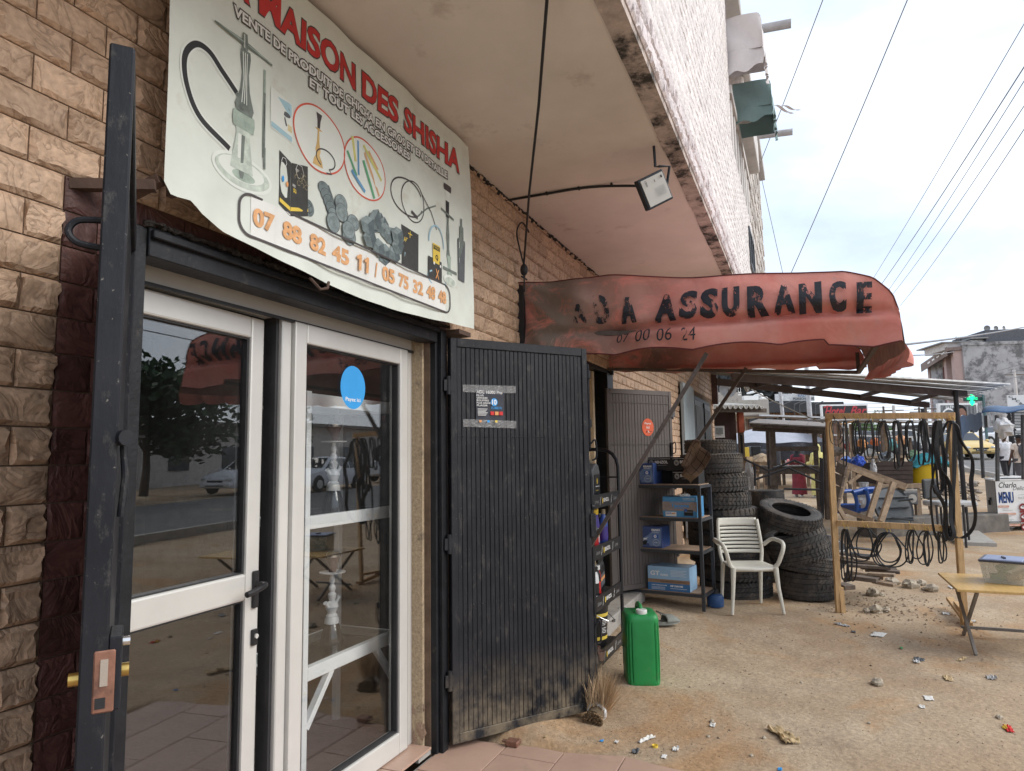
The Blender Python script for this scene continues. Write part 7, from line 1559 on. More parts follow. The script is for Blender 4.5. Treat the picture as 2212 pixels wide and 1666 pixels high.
x1, _ = c5(1375, 0); g0 = gp(x1, 22.6); person('man in cream shirt with grey backpack walking beside the man in white', g0, 1.76, yaw_away-.1, m_crm, mat('grey_trousers', (.08, .075, .08), .8), m_hair, arms=((.27, -.03, -.26), (.32, .02, -.50)), stride=.12, extra=backpack)

# ------------------------------------------------------------------ cars
m_cg = mat('car_glass', (.03, .035, .045), .05, spec=.9, bump=0, var=0); m_tire2 = mat('car_tyre', (.02, .02, .02), .8); m_trim = mat('car_trim', (.02, .02, .022), .5, bump=0)
m_lamp = mat('headlamp', (.45, .45, .44), .15, spec=.8, bump=0); m_tail = mat('tail_lamp', (.45, .02, .02), .2, bump=0)
def car(lbl, loc, yaw, paint, kind='sedan', plate='', sc=1.0, group=None, beltz=None):
    t = thing('parked_car' if group else 'car', lbl, 'car', loc, yaw, group); t.scale = (sc,)*3
    # local: front towards +X ; stations (x, half width, sill z, belt z, roof z, roof half width)
    if kind == 'sedan': S = [(2.12, .62, .32, .55, .56, .5), (2.05, .74, .24, .62, .64, .6), (1.75, .81, .22, .72, .76, .66), (1.1, .83, .22, .82, .90, .7), (.85, .83, .22, .86, .93, .72), (.25, .83, .22, .88, 1.37, .58), (-.1, .83, .22, .89, 1.42, .60), (-.8, .83, .22, .90, 1.40, .59), (-1.35, .83, .22, .92, 1.05, .66), (-1.6, .82, .24, .93, .99, .68), (-2.05, .78, .28, .90, .95, .66), (-2.15, .66, .34, .7, .72, .6)]; ws = (1.32, -1.30); wr = .29; gl_ = (4, 9)
    else: S = [(2.25, .72, .38, .72, .73, .6), (2.18, .86, .30, .82, .86, .7), (1.9, .93, .28, .95, 1.02, .76), (1.1, .95, .28, 1.04, 1.10, .8), (.85, .95, .28, 1.06, 1.14, .82), (.2, .95, .28, 1.08, 1.66, .66), (-.3, .95, .28, 1.09, 1.74, .69), (-1.4, .95, .28, 1.12, 1.70, .67), (-1.95, .94, .30, 1.13, 1.55, .70), (-2.2, .88, .34, 1.10, 1.13, .72), (-2.25, .76, .40, .9, .92, .7)]; ws = (1.42, -1.35); wr = .37; gl_ = (4, 9)
    b = MB(); g_ = MB(); n = 11; R_ = []
    for (x, w_, z0, zb, zr, wr_) in S: R_.append([V((x, y, z)) for y, z in ((0, z0), (w_*.93, z0), (w_, z0+.12), (w_*1.0, (z0+zb)/2), (w_*.97, zb), (wr_+(w_*.97-wr_)*.06, zr-(zr-zb)*.10), (wr_*.86, zr), (0, zr+.015))])
    for sgn in (1, -1):
        for i in range(len(S)-1):
            for j in range(7):
                q = [V((p.x, p.y*sgn, p.z)) for p in (R_[i][j], R_[i][j+1], R_[i+1][j+1], R_[i+1][j])]
                if sgn < 0: q.reverse()
                b.add(q, [(0, 1, 2, 3)])
                if j == 4 and gl_[0] < i < gl_[1]-1-(0 if kind == 'sedan' else 0):
                    c = sum(q, V())/4; g_.add([c+(p-c)*.90+V((0, sgn*.008, .004)) for p in q], [(0, 1, 2, 3)])
                if j in (4,) and i in (gl_[0], gl_[1]-1):
                    c = sum(q, V())/4; g_.add([c+(p-c)*.8+V((0, sgn*.008, .004)) for p in q], [(0, 1, 2, 3)])
                if j == 6 and i in (gl_[0], gl_[1]-2 if kind == 'sedan' else gl_[1]-1):
                    pass
        for i in (0, len(S)-1):
            q = [V((p.x, p.y*sgn, p.z)) for p in R_[i]]; b.add(q if (sgn > 0) == (i == 0) else q[::-1], [tuple(range(8))])
    def part(nm, bb, m, **kk): o = bb.build(nm, m, None, **kk); o.parent = t; return o
    part('body', b, paint, smooth=True, sharp=32); part('side_windows', g_, m_cg); t.children[-1]['kind'] = 'stuff'
    i = gl_[0]
    for nm, i in (('windscreen', gl_[0]), ('rear_window', (gl_[1]-2) if kind == 'sedan' else gl_[1]-1)):
        A_, B_ = R_[i], R_[i+1]; f = lambda a, c, s_: V((a.lerp(c, s_).x, a.lerp(c, s_).y, a.lerp(c, s_).z))
        q = [V((p.x, p.y*s_, p.z)) for p, s_ in ((A_[6], 1), (B_[6], 1), (B_[6], -1), (A_[6], -1))]; c = sum(q, V())/4; nn = (q[1]-q[0]).cross(q[2]-q[0]).normalized(); nn = nn if nn.z > 0 else -nn
        g_ = MB(); g_.add([c+(p-c)*.93+nn*.022 for p in q], [(0, 1, 2, 3)]); part(nm, g_, m_cg)
    zb = S[0][3]; hw_ = S[1][1]; fx = S[0][0]; z0 = S[0][2]
    for s_ in (-1, 1):
        b = MB(); b.ball((fx-.10, s_*hw_*.78, zb-.0), .12, .17, .085, 12, 8); part('headlight', b, m_lamp, smooth=True); b = MB(); b.ball((S[-1][0]+.08, s_*hw_*.86, S[-1][3]), .09, .10, .12, 10, 8); part('tail_light', b, m_tail, smooth=True)
        b = MB(); b.ball((.72, s_*(S[4][1]+.10), S[4][3]+.08), .07, .10, .07, 10, 8); part('mirror', b, paint, smooth=True)
    b = MB(); b.box(fx-.04, fx+.02, -hw_*.5, hw_*.5, zb-.09, zb-.01); part('grille', b, m_trim, bevel=.01); b = MB(); b.box(fx-.12, fx+.05, -hw_*.98, hw_*.98, z0-.04, z0+.14); part('bumper', b, paint, bevel=.04, seg=2); b = MB(); b.box(fx+.05, fx+.06, -hw_*.6, hw_*.6, z0-.01, z0+.03); part('air_intake', b, m_trim)
    if plate: b = MB(); b.box(fx+.05, fx+.062, -.26, .26, z0+.06, z0+.17); p_ = part('number_plate', b, m_ink); P = Panel(flatmap((fx+.063, 0, z0+.115), (0, 1, 0), (0, 0, 1), (1, 0, 0))); P.text(m_pw, plate, -.22, .22, -.03, .03, .02)
    if plate:
        for kk, (bb, mm) in P.mb.items(): o = bb.build('plate_text', mm, None); o.parent = p_
    for x in ws:
        for s_ in (-1, 1):
            b = MB(); b.lathe([(0, -.10), (wr*.62, -.10), (wr, -.09), (wr, .09), (wr*.62, .10), (0, .10)], 22, axis='y'); b.xf(Matrix.Translation((x, s_*(S[4][1]-.06), wr))); wo = part('wheel', b, m_tire2, smooth=True, sharp=40)
            b = MB(); b.lathe([(0, 0), (wr*.6, 0), (wr*.62, .012), (0, .02)], 18, axis='y')
            for a in range(5): an = 2*pi*a/5; b.obox((wr*.32*cos(an), .02, wr*.32*sin(an)), (wr*.5*cos(an), 0, wr*.5*sin(an)), (0, .02, 0), (-wr*.14*sin(an), 0, wr*.14*cos(an)))
            if s_ < 0: b.xf(Matrix.Diagonal((1, -1, 1, 1)))
            b.xf(Matrix.Translation((x, s_*(S[4][1]+.045), wr))); ro = b.build('rim', m_alu, None); ro.parent = wo
            b = MB(); b.lathe([(0, 0), (wr*1.22, 0), (wr*1.22, .01), (0, .01)], 20, axis='y'); b.xf(Matrix.Translation((x, s_*(S[4][1]+.001)-.005, wr*1.05))); part('wheel_arch', b, m_trim)
    return t
m_taxi = mat('taxi_yellow', (.66, .48, .19), .35, 0, .08, 2, 0, spec=.6); m_cw = mat('white_car_paint', (.70, .71, .74), .3, 0, .03, 2, 0, spec=.6)
xt, _ = c5(625, 0); g0 = at_d(xt, 975, 41); g0.z = terr(g0.x)+GZ+.05
dc = (CAM-g0); dc.z = 0; dc = dc.normalized()+RT*.38; car('yellow taxi driving towards the camera on the road', g0, math.atan2(dc.y, dc.x), m_taxi, 'sedan', '8135JF01', 1.08)
xt, _ = c5(800, 0); g0 = at_d(xt, 975, 66); g0.z = terr(g0.x); car('white off-road car parked beyond the road, behind the taxi', g0, math.atan2(RT.y, RT.x)+.15, m_cw, 'suv', '', 1.05, 'cars parked beyond the road')
xt, _ = c5(1085, 0); g0 = at_d(xt, 975, 61); g0.z = terr(g0.x); car('white crossover with dark trim parked beyond the road, above the walking men', g0, math.atan2(-RT.y, -RT.x)+.1, m_cw, 'suv', '', 1.0, 'cars parked beyond the road')
for x, d, l, m_, kd in ((1905, 47, 'dark car half hidden behind the right part of the belts', mat('dark_car', (.05, .055, .065), .3, bump=0), 'suv'), (1968, 50, 'pale minibus-like car half hidden behind the long belts', mat('cream_car', (.55, .54, .50), .35, bump=0), 'suv')):
    g0 = at_d(x, 975, d); g0.z = terr(g0.x); car(l, g0, math.atan2(RT.y, RT.x)-.3, m_, kd, '', 1.0, 'cars beyond the market')

# ------------------------------------------------------------------ food cart with menu, its awning, hanging bag
DC = 13.0
m_cart = mat('cart_zinc', (.24, .235, .23), .5, .4, .2, 5, .1, 30, stain=(.15, .13, .11), samt=.5)
K = at_d(*c5(1085, 1440), DC); K.z = .12; cart = thing('food_cart', 'grey metal food cart with white printed menu panel at the right edge', 'cart', (K.x, K.y, 0))
fr_ = (Matrix.Rotation(radians(3), 3, 'Z') @ RT); sd = (at_d(*c5(885, 1380), DC+1.4)-at_d(*c5(1085, 1440), DC)); sd.z = 0; sd.normalize()
Lf, Ls, Ht = 1.35, .95, .95-.12; zt_ = at_d(*c5(1075, 893), DC).z
b = MB(); Ht = zt_-K.z; vs = [K, K+fr_*Lf, K+fr_*Lf+sd*Ls, K+sd*Ls]; b.add(vs+[v+UP*Ht for v in vs], [(3, 2, 1, 0), (4, 5, 6, 7), (0, 1, 5, 4), (1, 2, 6, 5), (2, 3, 7, 6), (3, 0, 4, 7)]); b.build('body', m_cart, cart, bevel=.006)
b = MB(); b.add([v+UP*(Ht+.002)+(v-(vs[0]+vs[2])/2)*.02 for v in vs]+[v+UP*(Ht+.03)+(v-(vs[0]+vs[2])/2)*.02 for v in vs], [(3, 2, 1, 0), (4, 5, 6, 7), (0, 1, 5, 4), (1, 2, 6, 5), (2, 3, 7, 6), (3, 0, 4, 7)]); b.build('countertop', m_pw, cart)
b = MB(); b.grid(lambda u, v: K+UP*(Ht+.04+.05*max(0, noise.noise(V((u*7, v*5, 2))))+.02)+fr_*(.15+u*1.1)+sd*(.1+v*.6), 24, 14); b.build('plastic_sheet', m_pw, cart, smooth=True)
for v in (vs[0], vs[3], vs[1], vs[2]): b = MB(); b.box(v.x-.025, v.x+.025, v.y-.025, v.y+.025, terr(v.x)-.1, .14); b.build('leg', m_cart, cart)
c = K+sd*Ls*.5+UP*Ht*.55; ns = sd.cross(UP).normalized(); ns = ns if ns.dot(CAM-c) > 0 else -ns
b = MB(); b.bar(c+ns*.02-sd*.06, c+ns*.02+sd*.06, .02, .05); b.bar(c+ns*.03-UP*.02, c+ns*.03-UP*.12, .04, .03, sd); b.build('padlock', m_black, cart)
P = Panel(flatmap(K-fr_.cross(UP)*0+(-FW)*.012, fr_, UP, -FW), .0012); k0 = Ht
m_band = mat('menu_orange', (.66, .36, .26), .6, bump=0); P.rect(m_pw, .01, 1.30, .0, k0-.005)
P.text(m_ink, 'Charlo', .07, .42, k0-.13, k0-.025, .015, shear=.35); P.text(m_grey, 'Delice', .34, .62, k0-.18, k0-.10, .02, shear=.4); P.text(m_blue, 'MENU', .05, .34, k0-.42, k0-.21, .035); P.text(m_ink, 'MENU', .056, .346, k0-.415, k0-.205, .0)
for i, (z_, w_) in enumerate(((.48, .22), (.62, .34), (.83, .40))):
    o_ = [(u, v) for u, v in pill(None, .02, .02+w_, k0-z_-.02, k0-z_+.02, .019)]; P.poly(m_band, o_); P.text(m_pw, ('Burgers', 'Boissons', 'Accompagnements')[i], .05, w_-.02, k0-z_-.01, k0-z_+.008, .01)
    for q in range((2, 4, 3)[i]): P.line(m_grey, [(.10, k0-z_-.045-.028*q), (.22+.04*((q*2+i) % 3), k0-z_-.045-.028*q)], .006)
m_dr = mat('menu_dark_red', (.22, .03, .03), .6, bump=0)
for z_ in (.50, .68, .87): P.disc(m_dr, .50, k0-z_, .075, .075, 24); P.disc(m_pw, .50, k0-z_, .055, .03, 20); P.disc(m_grey, .50, k0-z_+.02, .03, .02, 16); P.poly(m_dr, pill(None, .425, .575, k0-z_-.10, k0-z_-.065, .015)); 
P.poly(m_ink, pill(None, .14, .42, .012, .042, .014)); P.poly(m_ink, pill(None, .5, .8, .012, .042, .014)); P.disc(m_grn, .155, .027, .012); P.line(m_pw, [(.19, .027), (.4, .027)], .006); P.line(m_grey, [(.40, k0-.27), (.58, k0-.25)], .006); P.text(m_grey, 'Pizza Drive', .40, .60, k0-.34, k0-.30, .01, shear=.3); P.rect(m_grn, .65, .9, .3, .34); P.text(m_dr, 'WRAP', .66, .9, .5, .6, .02)
P.build(cart)
m_bla = mat('blue_tarpaulin', (.05, .11, .22), .6, 0, .2, 4, .3, 12, stain=(.25, .3, .36), samt=.4, ssc=3)
ca = thing('stall_canopy', 'blue tarpaulin canopy on thin poles over the food cart', 'canopy', (K.x, K.y, 0))
k1, k2 = at_d(*c5(740, 5), DC+3.2), at_d(*c5(600, -10), DC+4.2)
q = [at_d(2120, 892, DC+.2), at_d(2300, 882, DC-.8), at_d(2310, 872, DC+2.6), at_d(2128, 880, DC+3.8)]
b = MB(); b.grid(lambda u, v: q[0].lerp(q[1], u).lerp(q[3].lerp(q[2], u), v)+UP*(.05*sin(pi*v)+.02*sin(u*14)), 20, 10); o = b.build('roof_sheet', m_bla, ca, smooth=True); sf = o.modifiers.new('s', 'SOLIDIFY'); sf.thickness = .01
b = MB(); b.grid(lambda u, v: q[0].lerp(at_d(2068, 900, DC+4.2), u)+UP*(.02*sin(u*20)-v*(.25+.30*u+.05*sin(u*9))), 24, 8); o = b.build('side_flap', m_bla, ca, smooth=True)
for (xa, ya, xb_, yb, d) in ((845, 20, 892, 850, DC+1.5), (1072, 15, 1082, 890, DC), (922, 20, 930, 180, DC+3), (1418, 10, 1425, 870, DC-.1)): b = MB(); b.cyl(at_d(*c5(xa, ya), d), at_d(*c5(xb_, yb), d), .035, n=8); b.build('pole', m_dirtmetal, ca)
bag('white plastic carrier bag hanging under the blue canopy', 1163, 180, .33*.55, .24*.55+.05, DC-.3, mat('white_carrier_bag', (.66, .66, .67), .35, 0, .08, 6, .9, 9, alpha=.93, bd=.05), crop=c5)

# ------------------------------------------------------------------ market stall in dark wood, iron trestle, shaded parasol
st_ = thing('market_stall', 'dark wooden market stall with flat plank roof and counter, behind the tyres', 'stall', gp(1715, 16))
DS = 16.0
def S6(x, y, d=DS): return at_d(*c6(x, y), d)
m_tin = mat('rusty_tin', (.22, .19, .17), .7, .2, .3, 3, .2, 20, stain=(.10, .07, .05), samt=.6)
for i in range(4):
    b = MB(); q0, q1 = S6(235, 525, 15.2).lerp(S6(1085, 570, 15.2), i/4), S6(235, 525, 15.2).lerp(S6(1085, 570, 15.2), (i+.98)/4); r0, r1 = S6(340, 482, 17.5).lerp(S6(1090, 522, 17.5), i/4), S6(340, 482, 17.5).lerp(S6(1090, 522, 17.5), (i+.98)/4)
    b.add([q0, q1, r1, r0, q0+UP*.03, q1+UP*.03, r1+UP*.03, r0+UP*.03], [(3, 2, 1, 0), (4, 5, 6, 7), (0, 1, 5, 4), (1, 2, 6, 5), (2, 3, 7, 6), (3, 0, 4, 7)]); b.build('roof_plank', m_tin, st_)
b = MB(); b.bar(S6(275, 575, 15.6), S6(1095, 612, 15.6), .06, .12); b.build('beam', m_woodd, st_); b = MB(); b.bar(S6(240, 540, 15.3), S6(1085, 580, 15.3), .05, .08); b.build('beam', m_woodd, st_)
for xa, ya, xb_, yb, d, w_ in ((445, 575, 470, 1200, 16.6, .10), (485, 580, 512, 1210, 15.7, .12), (955, 605, 1010, 1370, 15.7, .085), (1078, 600, 1098, 1380, 15.6, .11)):
    a, c = S6(xa, ya, d), S6(xb_, yb, d); c.z = gz(c.x, c.y); b = MB(); b.bar(a, c, w_, w_, FW); b.build('post', m_woodd, st_, bevel=.006)
for ya, h_ in ((805, .22), (1040, .42)): b = MB(); blk(b, c6(505, 0)[0], c6(1010, 0)[0], c6(0, ya-25 if h_ < .3 else 1000)[1], c6(0, ya+25 if h_ < .3 else 1085)[1], 15.6, .08 if h_ < .3 else .9); b.build('rail' if h_ < .3 else 'counter', m_woodd, st_, bevel=.01)
b = MB(); blk(b, c6(520, 0)[0], c6(1010, 0)[0], c6(0, 992)[1], c6(0, 1002)[1], 15.5, 1.0); b.build('counter_top', mat('grey_counter', (.30, .29, .28), .7), st_)
b = MB(); blk(b, c6(485, 0)[0], c6(592, 0)[0], c6(0, 1080)[1], c6(0, 1210)[1], 15.55, .4); b.build('cupboard', m_woodd, st_)
it = thing('iron_trestle', 'frame of thin dark iron pipes standing in front of the market stall', 'frame', gp(1700, 13.5))
for a, c, e_, f_ in ((160, 905, 455, 1045), (455, 1045, 740, 930), (740, 930, 1010, 1055), (310, 1140, 670, 1010), (670, 1010, 1040, 1180), (300, 980, 303, 1210), (455, 930, 458, 1210), (1045, 910, 1048, 1570), (620, 1245, 1040, 1255), (1025, 900, 1028, 1440)): b = MB(); b.cyl(S6(a, c, 13.6), S6(e_, f_, 13.6), .022 if f_ < 1500 else .035, n=7); b.build('pipe', m_pole, it)
um = thing('parasol', 'big grey and black plastic-covered market parasol behind the dark stall', 'parasol', gp(1680, 26.5)); pc = S6(440, 600, 26.5)
def umf(u, v): a = 2*pi*u; r = 2.4*v; n8 = abs(cos(a*4)); return V((pc.x, pc.y, 0))+V((cos(a)*r, sin(a)*r, 0))*(1-.05*n8*v)+UP*(pc.z+.14-.65*v**1.5+.05*noise.noise(V((cos(a)*3*v, sin(a)*3*v, 1))))
b = MB(); b.grid(umf, 64, 12); b.build('cover', mat('grey_tarp', (.36, .37, .41), .4, 0, .1, 2, .5, 6, bd=.05), um, smooth=True)
b = MB(); b.grid(lambda u, v: umf(u, 1)+V((cos(2*pi*u), sin(2*pi*u), 0))*.10*v*sin(u*90)-UP*(.52*v+.1*v*sin(u*60)), 160, 4); b.build('valance', mat('black_tarp', (.045, .048, .06), .35, bump=.6, bsc=5, bd=.05), um, smooth=True)
b = MB(); b.cyl((pc.x, pc.y, 0), (pc.x, pc.y, pc.z+.1), .03, n=8); b.build('pole', m_pole, um)
sb = thing('seller_table', 'wooden seller table with patterned cloth sacks under the parasol', 'table', gp(c6(340, 0)[0], 19)); b = MB(); blk(b, c6(235, 0)[0], c6(455, 0)[0], c6(0, 1030)[1], c6(0, 1050)[1], 18.8, .8); b.build('top', m_woodm, sb)
for x in (290, 400, 440, 330): p = S6(x, 1050, 18.9+.5*(x > 350)); b = MB(); b.bar(p, (p.x, p.y, gz(p.x, p.y)), .06, .06, FW); b.build('leg', m_woodm, sb)
tt = thing('sack', 'patterned sand-coloured sack on the seller table', 'sack', S6(360, 1020, 19)); b = MB(); b.ball(S6(365, 970, 19.2), .50, .35, .26, 18, 12, .4, 3); b.build('sack', mat('patterned_sack', (.40, .30, .20), .9, var=.5, sc=9, stain=(.08, .07, .08), ssc=8, samt=.8), tt, smooth=True)
tt = thing('cardboard_box', 'tan cardboard box at the left end of the seller table', 'box', S6(260, 1000, 19)); b = MB(); blk(b, c6(215, 0)[0], c6(298, 0)[0], c6(0, 890)[1], c6(0, 1030)[1], 18.8, .4, .4); b.build('box', mat('cardboard', (.40, .29, .18), .9), tt)
tt = thing('suitcase', 'black case standing between the parasol pole and the stall', 'case', S6(330, 820, 21)); b = MB(); blk(b, c6(265, 0)[0], c6(375, 0)[0], c6(0, 770)[1], c6(0, 880)[1], 20.5, .4); b.build('case', m_black, tt, bevel=.03); b = MB(); blk(b, c6(380, 0)[0], c6(600, 0)[0], c6(0, 810)[1], c6(0, 1000)[1], 21.5, .6); b.build('dark_cover', mat('dark_cloth', (.05, .052, .06), .9, bump=.6, bsc=6), tt, bevel=.08, seg=3)
tt = thing('yellow_board', 'yellow upright board at the corner of the brown shack', 'board', S6(215, 890, 19.5)); b = MB(); blk(b, c6(192, 0)[0], c6(240, 0)[0], c6(0, 785)[1], c6(0, 890)[1], 19.5, .05); b.build('board', m_yel, tt, bevel=.005)
bag('red and white round bag on the ground behind the maroon robe', 672, 962, .10, .11, 22.3, mat('red_white_bag', (.62, .22, .2), .6, var=.6, sc=4, bump=.2), crop=c6, knot=False)
bag('crumpled clear bag hanging by the shack corner', 235, 1150, .16, .42, 17, m_bag, crop=c6, knot=False)

# ------------------------------------------------------------------ brown shack with wavy roof
m_shk = mat('brown_shack_paint', (.095, .065, .06), .85, 0, .15, 2, .2, 20); m_ora = mat('orange_painted_panel', (.42, .10, .05), .7, stain=(.25, .12, .09), samt=.6, ssc=4)
sk = thing('shack', 'brown kiosk with wavy white fibre-cement roof and orange side panel past the building corner', 'shack', gp(1580, 18)); Dk = 17.5
b = MB(); blk(b, 1500, c6(130, 0)[0], c6(0, 390)[1], 1075, Dk, 2.5); b.build('wall', m_shk, sk)
b = MB(); blk(b, c6(128, 0)[0], c6(186, 0)[0], c6(0, 372)[1], c6(0, 620)[1], Dk-.05, .15); b.build('orange_panel', m_ora, sk); P = Panel(flatmap(at_d(*c6(150, 600), Dk-.06), UP, -RT, -FW)); P.text(m_pw, 'ICI', .9, 1.15, -.04, .04, .02); P.build(sk)
b = MB(); blk(b, c6(138, 0)[0], c6(192, 0)[0], c6(0, 622)[1], c6(0, 890)[1], Dk-.02, .12); b.build('corner_panel', mat('panel_cream', (.30, .24, .19), .8, stain=(.1, .08, .07), samt=.6), sk); b = MB(); blk(b, c6(153, 0)[0], c6(172, 0)[0], c6(0, 650)[1], c6(0, 880)[1], Dk-.05, .03); b.build('slot', m_ink, sk)
m_fib = mat('fibre_cement', (.52, .50, .46), .85, 0, .15, 3, .2, 30, stain=(.3, .28, .25), samt=.6)
a0, a1 = at_d(1500, c6(0, 335)[1], Dk-.7), at_d(c6(392, 0)[0], c6(0, 335)[1], Dk-.7)
b = MB(); b.grid(lambda u, v: a0.lerp(a1, u)+UP*(.045*sin(u*2*pi*13)+.30*v)+FW*(3.0*v), 200, 4); o = b.build('roof_sheet', m_fib, sk, smooth=True, sharp=80); sf = o.modifiers.new('s', 'SOLIDIFY'); sf.thickness = .02
b = MB(); b.bar(at_d(1500, c6(0, 372)[1], Dk-.6), at_d(c6(425, 0)[0], c6(0, 378)[1], Dk-.6), .06, .10); b.build('eave_board', m_woodd, sk)
x0, x1 = (2700+.24*615)/1.8445, (2700+.24*785)/1.8445; y0, y1 = (1500+.24*825)/1.8445, (1500+.24*1020)/1.8445
b = MB(); blk(b, x0, x1, y0, y1, Dk-.04, .04); wn = b.build('window', m_pw, sk); b = MB(); blk(b, x0+4, x1-4, y0+4, y1-8, Dk-.06, .02); b.build('pane', mat('hazy_pane', (.30, .32, .32), .3, var=.3, sc=3), wn)
b = MB(); blk(b, x1, x1+10, y0-2, y1+8, Dk-.03, .03); b.build('door', mat('dark_red_door', (.06, .025, .03), .7), sk)

# ------------------------------------------------------------------ black-fronted bar, signs, concrete building, poles
bar_ = thing('bar_building', 'long bar building with black fascia and brick front beyond the stalls', 'building', gp(1760, 42)); Db = 42
b = MB(); blk(b, c6(185, 0)[0], c6(880, 0)[0]+4, c6(0, 278)[1], c6(0, 405)[1], Db-.6, 3); b.build('fascia', mat('black_fascia', (.035, .037, .042), .5), bar_); b = MB(); blk(b, c6(905, 0)[0], c6(1290, 0)[0], c6(0, 285)[1], c6(0, 420)[1], Db-.6, 3); b.build('fascia', MATS['black_fascia'], bar_)
b = MB(); blk(b, c6(185, 0)[0], c6(1290, 0)[0], c6(0, 405)[1], 1000, Db, 3); b.build('wall', mat('dim_brick', (.16, .10, .075), .9, var=.4, sc=6), bar_)
for i in range(32):
    x = c6(195+34*i, 0)[0]; b = MB(); blk(b, x, x+5, c6(0, 404)[1], c6(0, 425)[1], Db-.12, .12); b.build('brick_panel', mat('brick_course', (.26, .15, .09), .9, orn=.2), bar_)
for x, w_ in ((235, 85), (420, 90), (540, 80), (640, 60), (1010, 90), (1120, 80)):
    b = MB(); blk(b, c6(x, 0)[0], c6(x+w_, 0)[0], c6(0, 440)[1], c6(0, 520)[1], Db-.08, .08); wn = b.build('window', m_pole, bar_); b = MB(); blk(b, c6(x+6, 0)[0], c6(x+w_-6, 0)[0], c6(0, 446)[1], c6(0, 514)[1], Db-.10, .02); b.build('pane', m_wg, wn)
for x in (420, 620, 740, 800, 975): b = MB(); p = at_d(*c6(x, 440), Db-.8); b.bar(p, p+UP*.7, .03, .03, FW); b.bar(p+UP*.7, p+UP*.9+RT*.5, .05, .05, FW); b.build('lamp_arm', m_dirtmetal, bar_)
sg = thing('sign', 'black sign reading Hotel Bar in red script with white frame', 'sign', at_d(1827, 891, 36)); x0, y0 = c6(1043, 328); x1, y1 = c6(1560, 440)
b = MB(); a, U_, W_, w_, h_ = blk(b, x0, x1, y0-3, y1+8, 36, .18); b.build('frame', m_white, sg); P = Panel(flatmap(a-W_*.002, U_, UP, -W_), .004); P.rect(mat('sign_black', (.03, .03, .032), .5, bump=0), .07, w_-.07, .07, h_-.08); msr = mat('sign_red', (.45, .05, .06), .5, bump=0)
P.text(msr, 'Hotel', w_*.06, w_*.52, h_*.28, h_*.86, .02, shear=.45); P.text(msr, 'Bar', w_*.60, w_*.97, h_*.28, h_*.88, .02, shear=.45); P.line(msr, [(w_*.05, h_*.80), (w_*.12, h_*.90), (w_*.2, h_*.86)], .06); P.build(sg)
for x in (.5, w_-.5): b = MB(); p = a+U_*x; b.bar(p, (p.x, p.y, 0), .1, .1, FW); b.build('post', m_pole, sg)
sp_ = thing('sign', 'torn white fishmonger banner above the black fascia', 'sign', at_d(1720, 850, 44)); x0, y0 = c6(528, 195); x1, y1 = c6(962, 278); b = MB(); a, U_, W_, w_, h_ = blk(b, x0, x1, y0, y1, 44, .1); b.build('panel', mat('torn_white', (.60, .60, .60), .7, stain=(.3, .3, .32), samt=.8, ssc=1.2, sthr=.5), sp_)
P = Panel(flatmap(a-W_*.01, U_, UP, -W_), .01); P.text(mat('sign_blue', (.2, .26, .38), .6, bump=0), 'KADY', w_*.58, w_*.84, h_*.55, h_*.95, .03); P.text(m_dgrey, 'POISSONNERIE', w_*.45, w_*.99, h_*.15, h_*.5, .03); P.build(sp_)
cb = thing('building', 'weathered concrete building with white water tanks behind the brown kiosk', 'building', gp(1590, 36)); b = MB(); blk(b, 1500, c6(165, 0)[0], c6(0, 180)[1], c6(0, 420)[1], 35, 6); b.build('wall', m_conc, cb); b = MB(); blk(b, c6(165, 0)[0], c6(460, 0)[0], c6(0, 262)[1], c6(0, 440)[1], 36, 6); b.build('wall', m_conc, cb)
b = MB(); blk(b, c6(180, 0)[0], c6(340, 0)[0], c6(0, 215)[1], c6(0, 262)[1], 36.5, 2); b.build('white_roof', m_pw, cb)
for x0, x1, y0, y1 in ((345, 400, 185, 225), (400, 455, 222, 262), (272, 320, 158, 180), (360, 440, 225, 262)): b = MB(); blk(b, c6(x0, 0)[0], c6(x1, 0)[0], c6(0, y0)[1], c6(0, y1)[1], 37, 1); b.build('tank', m_pw, cb, bevel=.1, seg=2)
dsh = thing('satellite_dish', 'grey satellite dish on the concrete building behind the kiosk', 'satellite dish', at_d(1591, 846, 34)); 
def dish(t, p, r, m, tilt=.6, yaw_=0):
    b = MB(); b.lathe([(0, 0), (r*.5, r*.06), (r*.85, r*.18), (r, r*.26), (r*.98, r*.28), (r*.5, r*.09), (0, r*.03)], 20, cap=False); b.xf(Matrix.Translation(p) @ Matrix.Rotation(face_yaw()+yaw_, 4, 'Z') @ Matrix.Rotation(radians(90)*tilt, 4, 'X')); b.build('reflector', m, t, smooth=True); b = MB(); b.cyl(p-UP*r*.9, p, r*.05, n=6); b.build('mast', m_pole, t)
dish(dsh, at_d((2700+.24*840)/1.8445, (1500+.24*205)/1.8445, 34), .42, m_cart, 1.1, -.4)
for x0, y0, x1, y1, d, r, l in ((565, 95, 612, 490, 38, .15, 'left silver street light mast rising through the zinc roof line'), (882, 140, 925, 720, 37, .19, 'right silver street light mast left of the hotel bar sign')):
    t = thing('light_mast', l, 'pole', gp(c6(x1, 0)[0], d)); a, c = at_d(*c6(x0, y0-60), d), at_d(*c6(x1, y1), d); e_ = c+(c-a)*((c.z-terr(c.x))/(a.z-c.z)); b = MB(); b.cyl(e_, a+(a-c)*.6, r*.75, r*.55, 14); b.build('mast', mat('bright_galvanised', (.50, .51, .54), .4, .3), t, smooth=True, sharp=50)
